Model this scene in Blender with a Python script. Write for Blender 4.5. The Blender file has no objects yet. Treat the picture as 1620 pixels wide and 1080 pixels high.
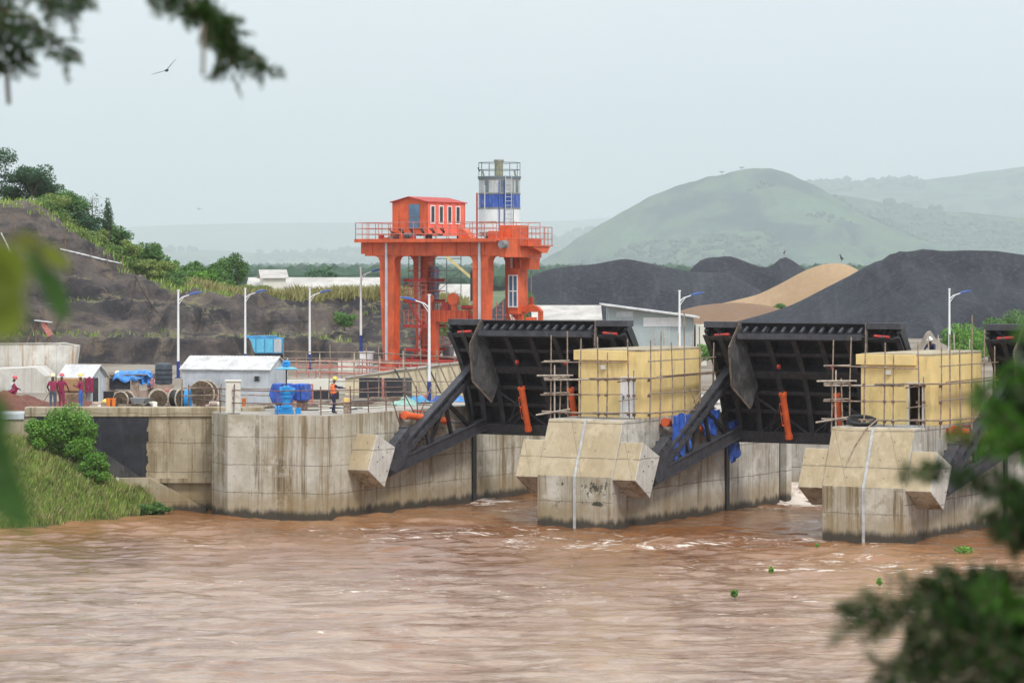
import bpy, bmesh, math, random
import numpy as np
from mathutils import Vector, Matrix, noise
sc = bpy.context.scene
C = sc.collection
PI = math.pi
rad = math.radians
# ---------------------------------------------------------------- camera, light, sky
F = 4955.0            # focal length in pixels of a 1620 px wide frame
CAMZ = 12.1           # metres above the river
HOR = 425.0           # row of the horizon
cam_d = bpy.data.cameras.new('camera'); cam = bpy.data.objects.new('camera', cam_d); C.objects.link(cam)
cam.location = (0, 0, CAMZ); cam.rotation_euler = (rad(90), 0, 0)
cam_d.sensor_width = 36; cam_d.lens = F / 1620 * 36
cam_d.shift_y = -(540 - HOR) / 1620
cam_d.clip_start = 0.2; cam_d.clip_end = 60000
cam_d.dof.use_dof = True; cam_d.dof.focus_distance = 155; cam_d.dof.aperture_fstop = 6.0
sc.camera = cam
world = bpy.data.worlds.new('World'); sc.world = world; world.use_nodes = True
nt = world.node_tree; nt.nodes.clear()
SUN_EL, SUN_AZ = 50, 152      # degrees; azimuth clockwise from +Y
sky = nt.nodes.new('ShaderNodeTexSky'); sky.sky_type = 'NISHITA'; sky.sun_disc = False
sky.sun_elevation = rad(SUN_EL); sky.sun_rotation = rad(SUN_AZ); sky.dust_density = 3.0; sky.altitude = 300
bg1 = nt.nodes.new('ShaderNodeBackground'); bg1.inputs[1].default_value = 0.05
nt.links.new(sky.outputs[0], bg1.inputs[0])
# cloud cover: a pale grey veil with very soft differences
tc = nt.nodes.new('ShaderNodeTexCoord')
cn = nt.nodes.new('ShaderNodeTexNoise'); cn.inputs['Scale'].default_value = 6.5; cn.inputs['Detail'].default_value = 4; cn.inputs['Roughness'].default_value = .45
nt.links.new(tc.outputs['Generated'], cn.inputs[0])
cr = nt.nodes.new('ShaderNodeValToRGB'); cr.color_ramp.elements[0].position = .36; cr.color_ramp.elements[1].position = .66
cr.color_ramp.elements[0].color = (0.62, 0.675, 0.73, 1); cr.color_ramp.elements[1].color = (0.735, 0.745, 0.745, 1)
nt.links.new(cn.outputs[0], cr.inputs[0])
bg2 = nt.nodes.new('ShaderNodeBackground'); bg2.inputs[1].default_value = 0.92
# an overcast sky is brighter overhead than at the horizon
sz = nt.nodes.new('ShaderNodeSeparateXYZ'); nt.links.new(tc.outputs['Generated'], sz.inputs[0])
mz = nt.nodes.new('ShaderNodeMapRange'); mz.inputs[1].default_value = 0; mz.inputs[2].default_value = 1; mz.inputs[3].default_value = 1.02; mz.inputs[4].default_value = 1.75
nt.links.new(sz.outputs[2], mz.inputs[0]); nt.links.new(mz.outputs[0], bg2.inputs[1])
nt.links.new(cr.outputs[0], bg2.inputs[0])
ad = nt.nodes.new('ShaderNodeMixShader'); ad.inputs[0].default_value = .88
nt.links.new(bg1.outputs[0], ad.inputs[1]); nt.links.new(bg2.outputs[0], ad.inputs[2])
wo = nt.nodes.new('ShaderNodeOutputWorld'); nt.links.new(ad.outputs[0], wo.inputs[0])
sd = bpy.data.lights.new('sun', 'SUN'); sd.energy = 1.5; sd.angle = rad(10); sd.color = (1, .955, .88)
so = bpy.data.objects.new('sun', sd); C.objects.link(so)
el, az = rad(SUN_EL), rad(SUN_AZ)
sdir = Vector((math.sin(az) * math.cos(el), math.cos(az) * math.cos(el), math.sin(el)))
so.rotation_euler = sdir.to_track_quat('Z', 'Y').to_euler(); so.location = sdir * 300
vs = sc.view_settings; vs.view_transform = 'Standard'; vs.look = 'None'; vs.gamma = 1; vs.exposure = 0.57; vs.use_curve_mapping = False
sc.render.engine = 'CYCLES'
sc.cycles.use_denoising = True; sc.cycles.max_bounces = 7; sc.cycles.volume_bounces = 1
sc.cycles.transparent_max_bounces = 8; sc.cycles.volume_step_rate = 4

# ---------------------------------------------------------------- places
Vd = Vector((math.cos(rad(30)), -.5, 0)); Ud = Vector((.5, math.cos(rad(30)), 0))   # along the dam, upstream
O0 = Vector((1.19, 147.5, 0))
DAMROT = -rad(30)
def W(a, b, z=0): return O0 + Vd * a + Ud * b + Vector((0, 0, z))
def pt(x, y, Y): return Vector(((x - 810) * Y / F, Y, CAMZ + (HOR - y) * Y / F))
def gz(x, y, z=5.0):
    Y = F * (CAMZ - z) / (y - HOR); return Vector(((x - 810) * Y / F, Y, z))

# ---------------------------------------------------------------- mesh builder
class MB:
    def __init__(s): s.v = []; s.f = []; s.m = []
    def add(s, vs, fs, mi=0):
        n = len(s.v); s.v += [tuple(v) for v in vs]; s.f += [tuple(n + i for i in f) for f in fs]; s.m += [mi] * len(fs); return s
    def box(s, x0, x1, y0, y1, z0, z1, mi=0):
        v = [(x, y, z) for z in (z0, z1) for y in (y0, y1) for x in (x0, x1)]
        return s.add(v, [(0, 2, 3, 1), (4, 5, 7, 6), (0, 1, 5, 4), (2, 6, 7, 3), (0, 4, 6, 2), (1, 3, 7, 5)], mi)
    def bar(s, p, q, w, h=None, mi=0, up=(0, 0, 1)):
        h = h or w; p = Vector(p); q = Vector(q); d = (q - p).normalized(); up = Vector(up)
        if abs(d.dot(up)) > .99: up = Vector((0, 1, 0))
        a = d.cross(up).normalized(); b = a.cross(d).normalized()
        v = []
        for c in (p, q):
            for sx, sy in ((-1, -1), (1, -1), (1, 1), (-1, 1)): v.append(c + a * sx * w / 2 + b * sy * h / 2)
        return s.add(v, [(0, 3, 2, 1), (4, 5, 6, 7), (0, 1, 5, 4), (1, 2, 6, 5), (2, 3, 7, 6), (3, 0, 4, 7)], mi)
    def ibeam(s, p, q, w, h, t=.05, mi=0, up=(0, 0, 1)):
        p = Vector(p); q = Vector(q); d = (q - p).normalized(); up = Vector(up)
        if abs(d.dot(up)) > .99: up = Vector((0, 1, 0))
        a = d.cross(up).normalized(); b = a.cross(d).normalized()
        s.bar(p + b * (h / 2 - t / 2), q + b * (h / 2 - t / 2), w, t, mi, b)
        s.bar(p - b * (h / 2 - t / 2), q - b * (h / 2 - t / 2), w, t, mi, b)
        s.bar(p, q, t, h - 2 * t, mi, b); return s
    def tube(s, pts, r, n=8, mi=0, cap=True, r2=None):
        pts = [Vector(p) for p in pts]; k = len(pts); N = len(s.v)
        rs = [r if r2 is None else r + (r2 - r) * i / (k - 1) for i in range(k)]
        pa = None
        for i, p in enumerate(pts):
            d = (pts[min(i + 1, k - 1)] - pts[max(i - 1, 0)]).normalized()
            if pa is None:
                pa = d.cross(Vector((0, 0, 1)))
                if pa.length < .1: pa = d.cross(Vector((1, 0, 0)))
            pa = (pa - d * pa.dot(d)).normalized(); b = d.cross(pa)
            for j in range(n):
                t = 2 * PI * j / n; s.v.append(tuple(p + (pa * math.cos(t) + b * math.sin(t)) * rs[i]))
        for i in range(k - 1):
            for j in range(n):
                s.f.append((N + i * n + j, N + i * n + (j + 1) % n, N + (i + 1) * n + (j + 1) % n, N + (i + 1) * n + j)); s.m.append(mi)
        if cap:
            s.f.append(tuple(N + j for j in range(n))[::-1]); s.f.append(tuple(N + (k - 1) * n + j for j in range(n))); s.m += [mi, mi]
        return s
    def prism(s, poly, axis, c0, c1, mi=0):
        # poly: list of 2D points; axis 'x': (y,z), 'y': (x,z), 'z': (x,y)
        def P(u, w, c): return {'x': (c, u, w), 'y': (u, c, w), 'z': (u, w, c)}[axis]
        n = len(poly); v = [P(u, w, c0) for u, w in poly] + [P(u, w, c1) for u, w in poly]
        fs = [tuple(range(n))[::-1], tuple(range(n, 2 * n))] + [(i, (i + 1) % n, n + (i + 1) % n, n + i) for i in range(n)]
        return s.add(v, fs, mi)
    def lathe(s, prof, c=(0, 0, 0), n=16, mi=0, rot=None):
        N = len(s.v); k = len(prof); c = Vector(c)
        for r, z in prof:
            for j in range(n):
                t = 2 * PI * j / n; p = Vector((r * math.cos(t), r * math.sin(t), z))
                if rot is not None: p = rot @ p
                s.v.append(tuple(c + p))
        for i in range(k - 1):
            for j in range(n):
                s.f.append((N + i * n + j, N + i * n + (j + 1) % n, N + (i + 1) * n + (j + 1) % n, N + (i + 1) * n + j)); s.m.append(mi)
        s.f.append(tuple(N + j for j in range(n))[::-1]); s.f.append(tuple(N + (k - 1) * n + j for j in range(n))); s.m += [mi, mi]
        return s
    def mesh(s, name, mats, bevel=0, smooth=False):
        me = bpy.data.meshes.new(name); me.from_pydata(s.v, [], s.f)
        for m in (mats if isinstance(mats, (list, tuple)) else [mats]): me.materials.append(m)
        me.polygons.foreach_set('material_index', s.m)
        bm = bmesh.new(); bm.from_mesh(me)
        bmesh.ops.recalc_face_normals(bm, faces=bm.faces)
        if bevel: bmesh.ops.bevel(bm, geom=[e for e in bm.edges if len(e.link_faces) == 2 and e.calc_face_angle(0) > .5], offset=bevel, segments=1, affect='EDGES', clamp_overlap=True)
        bm.to_mesh(me); bm.free()
        if smooth: me.polygons.foreach_set('use_smooth', [True] * len(me.polygons))
        me.update(); return me
    def build(s, name, mats, parent=None, bevel=0, smooth=False, loc=None, rot=None, label=None):
        o = bpy.data.objects.new(name, s.mesh(name, mats, bevel, smooth)); C.objects.link(o)
        if smooth == 'auto' or smooth is True:
            try: o.data.set_sharp_from_angle(angle=rad(35))
            except Exception: pass
        if parent: o.parent = parent
        if loc is not None: o.location = loc
        if rot is not None: o.rotation_euler = rot
        if label: o['label'] = label
        return o
def tag(o, label=None, cat=None, group=None, kind=None):
    if label: o['label'] = label
    if cat: o['category'] = cat
    if group: o['group'] = group
    if kind: o['kind'] = kind
    return o
def thing(name, label, cat, loc=(0, 0, 0), rz=0, group=None):
    o = bpy.data.objects.new(name, None); C.objects.link(o); o.location = loc; o.rotation_euler = (0, 0, rz)
    o.empty_display_size = .3
    return tag(o, label, cat, group)
def dup(root, loc=None, rz=None, label=None, group=None, scale=None, parent=None):
    c = root.copy(); C.objects.link(c)
    if parent is not None: c.parent = parent
    if loc is not None: c.location = loc
    if rz is not None: c.rotation_euler = (0, 0, rz)
    if label: c['label'] = label
    if group: c['group'] = group
    if scale: c.scale = scale if isinstance(scale, (tuple, list)) else (scale,) * 3
    for ch in list(root.children): dup(ch, parent=c)
    return c

# ---------------------------------------------------------------- materials
def nodes(name):
    m = bpy.data.materials.new(name); m.use_nodes = True; t = m.node_tree
    b = t.nodes['Principled BSDF']; return m, t, b
def N(t, typ, **kw):
    n = t.nodes.new(typ)
    for k, v in kw.items(): setattr(n, k, v)
    return n
def val(t, x):
    n = t.nodes.new('ShaderNodeValue'); n.outputs[0].default_value = x; return n.outputs[0]
def mth(t, op, a, b=None, clamp=False):
    n = t.nodes.new('ShaderNodeMath'); n.operation = op; n.use_clamp = clamp
    for i, x in enumerate((a, b)):
        if x is None: continue
        if isinstance(x, (int, float)): n.inputs[i].default_value = x
        else: t.links.new(x, n.inputs[i])
    return n.outputs[0]
def mix(t, f, a, b, mode='MIX'):
    n = t.nodes.new('ShaderNodeMix'); n.data_type = 'RGBA'; n.blend_type = mode
    for s, x in ((n.inputs['Factor'], f), (n.inputs[6], a), (n.inputs[7], b)):
        if isinstance(x, (int, float)): s.default_value = x
        elif isinstance(x, tuple): s.default_value = (x + (1,))[:4]
        else: t.links.new(x, s)
    return n.outputs[2]
def pos(t, obj=False, scale=(1, 1, 1), loc=(0, 0, 0), rot=0):
    g = N(t, 'ShaderNodeTexCoord').outputs['Object'] if obj else N(t, 'ShaderNodeNewGeometry').outputs['Position']
    m = N(t, 'ShaderNodeMapping'); m.inputs['Scale'].default_value = scale; m.inputs['Location'].default_value = loc; m.inputs['Rotation'].default_value = (0, 0, rot)
    t.links.new(g, m.inputs[0]); return m.outputs[0]
def nz(t, vec, scale, detail=4, rough=.6, lo=None, hi=None, dist=0):
    n = N(t, 'ShaderNodeTexNoise'); t.links.new(vec, n.inputs[0]); n.inputs['Scale'].default_value = scale
    n.inputs['Detail'].default_value = detail; n.inputs['Roughness'].default_value = rough; n.inputs['Distortion'].default_value = dist
    if lo is None: return n.outputs[0]
    return ramp(t, n.outputs[0], lo, hi)
def ramp(t, x, lo, hi):
    m = N(t, 'ShaderNodeMapRange'); t.links.new(x, m.inputs[0]); m.inputs[1].default_value = lo; m.inputs[2].default_value = hi
    m.interpolation_type = 'SMOOTHSTEP'; return m.outputs[0]
def bump(t, b, h, strength=.3, dist=.05):
    n = N(t, 'ShaderNodeBump'); n.inputs['Strength'].default_value = strength; n.inputs['Distance'].default_value = dist
    t.links.new(h, n.inputs['Height']); t.links.new(n.outputs[0], b.inputs['Normal'])
def flat(name, col, rough=.6, metal=0, var=.25, scale=3, dirt=None, dirt_amt=.4, bmp=.0, streak=False):
    m, t, b = nodes(name)
    P = pos(t, scale=(1, 1, .15 if streak else 1))
    n1 = nz(t, P, scale, 5, .65, .3, .7)
    dk = tuple(c * (1 - var) for c in col); lt = tuple(min(1, c * (1 + var)) for c in col)
    c = mix(t, n1, dk, lt)
    if dirt:
        n2 = nz(t, pos(t, scale=(1, 1, .2)), scale * 2.3, 5, .7, .5, .72)
        c = mix(t, mth(t, 'MULTIPLY', n2, dirt_amt), c, dirt)
    t.links.new(c, b.inputs['Base Color']); b.inputs['Roughness'].default_value = rough; b.inputs['Metallic'].default_value = metal
    if bmp: bump(t, b, nz(t, pos(t), scale * 6, 4), bmp, .03)
    return m
M = {}
def concrete(name, base, light, ochre, streak=.6, water=True, warm=0., lift=1.6, rust=.0, dark=.5):
    m, t, b = nodes(name)
    P = pos(t)
    big = nz(t, P, .45, 5, .6, .35, .65); med = nz(t, P, 2.2, 6, .7, .3, .75); fine = nz(t, P, 11, 4, .7)
    c = mix(t, big, base, light); c = mix(t, mth(t, 'MULTIPLY', med, .45), c, tuple(x * .72 for x in base))
    # vertical runs
    Ps = pos(t, scale=(1, 1, .05))
    s1 = nz(t, Ps, 1.3, 6, .78, .47, .62); s2 = nz(t, Ps, 2.6, 6, .85, .54, .66)
    sep = N(t, 'ShaderNodeSeparateXYZ'); t.links.new(N(t, 'ShaderNodeNewGeometry').outputs['Position'], sep.inputs[0])
    X, Y, Z = sep.outputs
    c = mix(t, mth(t, 'MULTIPLY', s1, streak), c, ochre)
    c = mix(t, mth(t, 'MULTIPLY', s2, dark), c, (.09, .075, .055))
    s3 = nz(t, pos(t, scale=(1, 1, .08), loc=(7, 3, 1)), 1.9, 4, .7, .55, .72)
    c = mix(t, mth(t, 'MULTIPLY', s3, .8), c, light)
    pt_ = nz(t, P, .75, 7, .7, .52, .64); c = mix(t, mth(t, 'MULTIPLY', pt_, .5), c, tuple(min(1, x * 1.22) for x in light))
    # pour joints and tie holes
    wob = mth(t, 'MULTIPLY', mth(t, 'SUBTRACT', nz(t, P, .9, 3), .5), .16)
    zz = mth(t, 'ADD', Z, wob)
    fr = mth(t, 'FRACT', mth(t, 'DIVIDE', mth(t, 'ADD', zz, 10.35), lift))
    ln = mth(t, 'LESS_THAN', mth(t, 'ABSOLUTE', mth(t, 'SUBTRACT', fr, .5)), .016)
    along = mth(t, 'ADD', mth(t, 'MULTIPLY', X, 1.366), mth(t, 'MULTIPLY', Y, .366))   # a + b of the dam's axes
    vfr = mth(t, 'FRACT', mth(t, 'DIVIDE', mth(t, 'ADD', along, 100.0), 2.7))
    vl = mth(t, 'LESS_THAN', mth(t, 'ABSOLUTE', mth(t, 'SUBTRACT', vfr, .5)), .007)
    lines = mth(t, 'MAXIMUM', mth(t, 'MULTIPLY', ln, nz(t, P, 1.3, 3, .6, .25, .5)), mth(t, 'MULTIPLY', vl, .6))
    c = mix(t, mth(t, 'MULTIPLY', lines, .62), c, (.1, .085, .065))
    hx = mth(t, 'SUBTRACT', mth(t, 'FRACT', mth(t, 'DIVIDE', along, .9)), .5); hz = mth(t, 'SUBTRACT', mth(t, 'FRACT', mth(t, 'DIVIDE', Z, .8)), .5)
    hr = mth(t, 'ADD', mth(t, 'MULTIPLY', hx, hx), mth(t, 'MULTIPLY', hz, hz))
    hole = mth(t, 'MULTIPLY', mth(t, 'LESS_THAN', hr, .0022), nz(t, P, .8, 2, .5, .5, .55))
    c = mix(t, mth(t, 'MULTIPLY', hole, .6), c, (.08, .07, .06))
    if water:
        zn = mth(t, 'ADD', Z, mth(t, 'MULTIPLY', mth(t, 'SUBTRACT', nz(t, pos(t, scale=(1, 1, .2)), 1.6, 5, .7), .5), .9))
        w1 = ramp(t, zn, 1.5, .75); w2 = ramp(t, zn, .55, .2)
        c = mix(t, mth(t, 'MULTIPLY', w1, .55), c, (.28, .2, .095)); c = mix(t, mth(t, 'MULTIPLY', w2, .93), c, (.035, .03, .022))
    t.links.new(c, b.inputs['Base Color']); b.inputs['Roughness'].default_value = .88
    h = mth(t, 'SUBTRACT', fine, mth(t, 'MULTIPLY', lines, 1.5)); bump(t, b, h, .35, .03)
    return m
M['conc'] = concrete('weathered_concrete', (.39, .345, .255), (.56, .53, .465), (.20, .135, .055), .8, lift=1.36, dark=.75)
M['conc_side'] = concrete('grey_pier_concrete', (.38, .355, .31), (.56, .54, .50), (.24, .18, .1), .6, dark=.8)
M['conc_tan'] = concrete('tan_formed_concrete', (.44, .355, .225), (.50, .42, .29), (.33, .26, .15), .35, water=False, dark=.15)
M['conc_grey'] = concrete('pale_block_concrete', (.5, .48, .44), (.6, .58, .54), (.36, .32, .25), .3, water=False, dark=.15)
M['conc_wall'] = concrete('old_wall_concrete', (.36, .3, .2), (.44, .38, .28), (.2, .145, .07), .7, lift=1.45, dark=.5)
M['conc_rust'] = concrete('rust_streaked_concrete', (.5, .49, .45), (.62, .6, .56), (.36, .2, .08), .75, water=False, dark=.25, lift=4)
M['deck'] = flat('dusty_deck', (.36, .33, .29), .9, 0, .3, .8, (.2, .15, .11), .6, .2)
M['cream'] = flat('cream_render', (.62, .54, .38), .85, 0, .1, 1.2, (.35, .28, .18), .3)
M['yellow'] = flat('yellow_paint', (.78, .60, .265), .8, 0, .08, 1.1, (.36, .25, .1), .42)
M['gate'] = flat('bitumen_painted_steel', (.0125, .013, .016), .5, .0, .5, 2.5, (.075, .075, .082), .5, .15)
M['gate_top'] = flat('dusty_gate_steel', (.042, .044, .055), .6, .0, .35, 2.5, (.1, .095, .09), .5)
M['gate_fl'] = flat('greyer_flange_steel', (.03, .031, .037), .6, .0, .4, 2.5, (.09, .085, .08), .55)  # greyer version of the gate steel for flange faces
M['gate_plate'] = flat('scuffed_gate_plate', (.05, .05, .052), .6, .0, .55, 1.6, (.17, .16, .145), .6, .2)
M['gate_edge'] = flat('rusty_steel_edge', (.12, .09, .07), .8, 0, .4, 4, (.3, .25, .2), .4)
M['orange'] = flat('orange_crane_paint', (.60, .10, .03), .55, 0, .2, 1.1, (.15, .035, .02), .6)
M['orange_lt'] = flat('lighter_orange_paint', (.72, .15, .09), .55, 0, .08, 1.4, (.4, .08, .04), .15)
M['orange_cyl'] = flat('orange_cylinder_paint', (.75, .13, .035), .45, 0, .15, 3, (.2, .05, .02), .3)
M['red'] = flat('red_lead_paint', (.42, .04, .03), .6, 0, .25, 3, (.2, .05, .03), .4)
M['white'] = flat('white_paint', (.78, .79, .8), .5, 0, .06, 2, (.4, .38, .33), .2)
M['galv'] = flat('galvanised_sheet', (.52, .56, .6), .5, .25, .12, 1.5, (.3, .27, .23), .3)
M['roof'] = flat('pale_sheet_roofing', (.56, .565, .57), .6, 0, .18, 1.6, (.26, .22, .18), .6)
M['dkwin'] = flat('dark_window', (.02, .025, .03), .15, 0, .3, 2)
M['bluewin'] = flat('blue_tinted_door_glass', (.09, .17, .27), .2, 0, .2, 2)
M['blue'] = flat('bright_blue_paint', (.012, .24, .58), .4, 0, .12, 3)
M['blue_lt'] = flat('light_blue_paint', (.12, .48, .72), .45, 0, .12, 3)
M['navy'] = flat('navy_blue_paint', (.015, .04, .2), .5, 0, .2, 3)
M['lampblue'] = flat('lamp_head_blue', (.06, .13, .42), .35, 0, .15, 3)
M['tarp'] = flat('blue_tarpaulin', (.025, .085, .40), .5, 0, .4, 2.5, (.15, .3, .7), .4, .5)
M['tarp_lt'] = flat('sky_blue_tarpaulin', (.05, .25, .66), .5, 0, .25, 2.5, (.4, .55, .8), .4, .5)
M['genblue'] = flat('generator_blue', (.05, .27, .5), .55, 0, .25, 2, (.2, .22, .22), .4)
M['pole'] = flat('weathered_scaffold_tube', (.27, .21, .16), .8, 0, .4, 5, (.12, .08, .06), .5)
M['pole_lt'] = flat('pale_timber_pole', (.42, .37, .31), .85, 0, .3, 5, (.2, .16, .12), .4)
M['rustpipe'] = flat('rusty_railing_tube', (.17, .1, .08), .8, 0, .4, 5)
M['redrail'] = flat('faded_red_rail', (.46, .17, .14), .7, 0, .3, 5)
M['rubber'] = flat('black_rubber', (.015, .015, .016), .55, 0, .3, 4)
M['wood'] = flat('weathered_wood', (.2, .13, .08), .85, 0, .4, 5, (.09, .06, .04), .5, .3)
M['black'] = flat('black_bitumen', (.014, .016, .024), .6, 0, .5, 1.2, (.06, .06, .065), .5, .4)
M['brick'] = flat('bare_blockwork', (.36, .27, .22), .9, 0, .3, 2, (.12, .09, .07), .5, .3)
M['tanroll'] = flat('tan_sheeting', (.35, .2, .1), .7, 0, .2, 2, (.2, .13, .08), .4)
M['bucket'] = flat('orange_plastic', (.72, .2, .03), .5, 0, .1, 3)
M['grey'] = flat('grey_steel', (.22, .23, .24), .5, .3, .2, 3)
M['bollard'] = flat('off_white_enclosure', (.66, .65, .58), .55, 0, .05, 2, (.4, .35, .25), .15)
M['skin'] = flat('brown_skin', (.09, .045, .028), .55, 0, .1, 8)
M['maroon'] = flat('maroon_work_cloth', (.26, .022, .075), .85, 0, .2, 8)
M['darkjean'] = flat('grey_blue_trousers', (.07, .085, .13), .85, 0, .2, 8)
M['bluejean'] = flat('bright_blue_trousers', (.04, .12, .42), .85, 0, .2, 8)
M['navycloth'] = flat('navy_work_cloth', (.025, .025, .075), .85, 0, .2, 8)
M['vest'] = flat('orange_safety_vest', (.9, .2, .06), .7, 0, .1, 8)
M['whitecloth'] = flat('pale_shirt_cloth', (.5, .5, .5), .85, 0, .15, 8)
M['yellowhat'] = flat('yellow_hard_hat', (.8, .6, .1), .35, 0, .05, 8)
M['creamhat'] = flat('pale_yellow_hard_hat', (.8, .72, .45), .35, 0, .05, 8)
M['redhat'] = flat('red_hard_hat', (.6, .08, .1), .35, 0, .05, 8)
M['whitehat'] = flat('white_hard_hat', (.75, .75, .75), .35, 0, .05, 8)
M['boot'] = flat('black_boots', (.02, .018, .016), .6, 0, .2, 8)
M['bird'] = flat('grey_brown_feathers', (.06, .055, .06), .8, 0, .3, 8)
M['silo_dark'] = flat('silo_grey_steel', (.16, .2, .23), .6, .2, .2, 2, (.3, .28, .2), .4)
M['silo_blue'] = flat('silo_blue_band', (.03, .09, .4), .5, 0, .2, 1, (.45, .5, .6), .75)
M['olive'] = flat('weathered_filter_drum', (.25, .25, .17), .8, 0, .3, 4)
M['yellow_steel'] = flat('pale_yellow_steel', (.62, .5, .22), .6, 0, .15, 2)

def leafmat(name, dark, light, trans=.25):
    m, t, b = nodes(name)
    r = N(t, 'ShaderNodeNewGeometry').outputs['Random Per Island']
    n = nz(t, pos(t), .9, 3, .6, .3, .7)
    f = mth(t, 'ADD', mth(t, 'MULTIPLY', r, .55), mth(t, 'MULTIPLY', n, .45))
    c = mix(t, f, dark, light)
    t.links.new(c, b.inputs['Base Color']); b.inputs['Roughness'].default_value = .6
    tr = N(t, 'ShaderNodeBsdfTranslucent'); t.links.new(c, tr.inputs[0])
    mx = N(t, 'ShaderNodeMixShader'); mx.inputs[0].default_value = trans
    t.links.new(b.outputs[0], mx.inputs[1]); t.links.new(tr.outputs[0], mx.inputs[2])
    t.links.new(mx.outputs[0], t.nodes['Material Output'].inputs[0]); return m
M['leaf_dark'] = leafmat('dark_green_leaves', (.02, .065, .03), (.085, .19, .08))
M['leaf_mid'] = leafmat('mid_green_leaves', (.035, .10, .025), (.17, .33, .075))
M['leaf_yel'] = leafmat('yellow_green_leaves', (.09, .15, .03), (.33, .42, .11))
M['leaf_bright'] = leafmat('fresh_green_leaves', (.04, .14, .015), (.22, .44, .06))
M['leaf_fore'] = leafmat('near_branch_leaves', (.006, .028, .004), (.05, .135, .015), .35)
M['leaf_forelt'] = leafmat('fresh_near_leaves', (.03, .11, .012), (.12, .3, .03), .45)
M['leaf_foreyel'] = leafmat('yellowing_near_leaves', (.06, .12, .005), (.2, .24, .02), .45)
M['grass'] = leafmat('bank_grass', (.10, .17, .03), (.36, .48, .10), .2)
M['grass_dry'] = leafmat('dry_grass', (.2, .19, .07), (.42, .39, .16), .2)
M['far_leaf'] = flat('far_tree_crowns', (.022, .06, .03), .9, 0, .4, .02)
M['bark'] = flat('tree_bark', (.1, .075, .05), .9, 0, .3, 6)
# ================================================================= setting: sky veil is the world; ground, water, hills
def heightfield(name, xs, ys, zf, mat, kind='structure', smooth=True, keep=None):
    nx, ny = len(xs), len(ys); v = []
    for y in ys:
        for x in xs: v.append((x, y, zf(x, y)))
    f = []
    for j in range(ny - 1):
        for i in range(nx - 1):
            if keep and not keep((xs[i] + xs[i + 1]) / 2, (ys[j] + ys[j + 1]) / 2): continue
            f.append((j * nx + i, j * nx + i + 1, (j + 1) * nx + i + 1, (j + 1) * nx + i))
    me = bpy.data.meshes.new(name); me.from_pydata(v, [], f); me.materials.append(mat)
    if smooth: me.polygons.foreach_set('use_smooth', [True] * len(f))
    o = bpy.data.objects.new(name, me); C.objects.link(o)
    if kind: o['kind'] = kind
    return o
def lin(a, b, n): return [a + (b - a) * i / (n - 1) for i in range(n)]
def interp(prof):
    xs = [p[0] for p in prof]; zs = [p[1] for p in prof]
    return lambda x: float(np.interp(x, xs, zs))
def smooth_interp(prof, step, passes=3):
    xs = np.arange(prof[0][0], prof[-1][0], step); z = np.interp(xs, [p[0] for p in prof], [p[1] for p in prof])
    for _ in range(passes): z = np.convolve(np.pad(z, 2, 'edge'), [.1, .2, .4, .2, .1], 'valid')
    return lambda x: float(np.interp(x, xs, z))
def fbm(x, y, z=0, o=4): return noise.fractal(Vector((x, y, z)), 1.0, 2.0, o)
# ---- ground
m, t, b = nodes('trampled_ground')
P = pos(t)
c = mix(t, nz(t, P, .12, 5, .6, .35, .65), (.17, .13, .095), (.27, .24, .2))
sy = N(t, 'ShaderNodeSeparateXYZ'); t.links.new(P, sy.inputs[0])
c = mix(t, mth(t, 'MULTIPLY', ramp(t, sy.outputs[1], 280, 520), nz(t, P, .01, 5, .6, .3, .45)), c, (.08, .13, .045))
c = mix(t, nz(t, P, 1.5, 4, .7, .55, .75), c, (.12, .1, .08))
t.links.new(c, b.inputs['Base Color']); b.inputs['Roughness'].default_value = .95; bump(t, b, nz(t, P, 3, 6, .7), .5, .15)
M['ground'] = m
WLX = -11.2
def Wxy(a, b): w = W(a, b); return (w.x, w.y)
def ground_sheet():
    A = W(-10.65, 30); Bp = W(140, 30); A0 = W(-10.65, 10)
    A_, B2, C2 = (-14.6, 156.9), Wxy(-12, 6), Wxy(-12, 31)
    D2 = (Bp.x, Bp.y + .5); yl = C2[1]
    v_ = [(-26000, 156.9), A_, B2, C2, (-26000, yl), (26000, yl), (26000, 40000), (-26000, 40000), D2, (26000, -9000)]
    bm = bmesh.new(); vs_ = [bm.verts.new((x, y, 4.95)) for x, y in v_]
    for f in ((0, 1, 2, 3, 4), (4, 3, 5, 6, 7), (3, 8, 9, 5)): bm.faces.new([vs_[i] for i in f])
    me = bpy.data.meshes.new('ground'); bm.to_mesh(me); bm.free(); me.materials.append(M['ground'])
    o = bpy.data.objects.new('ground', me); C.objects.link(o); o['kind'] = 'structure'
ground_sheet()
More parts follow.
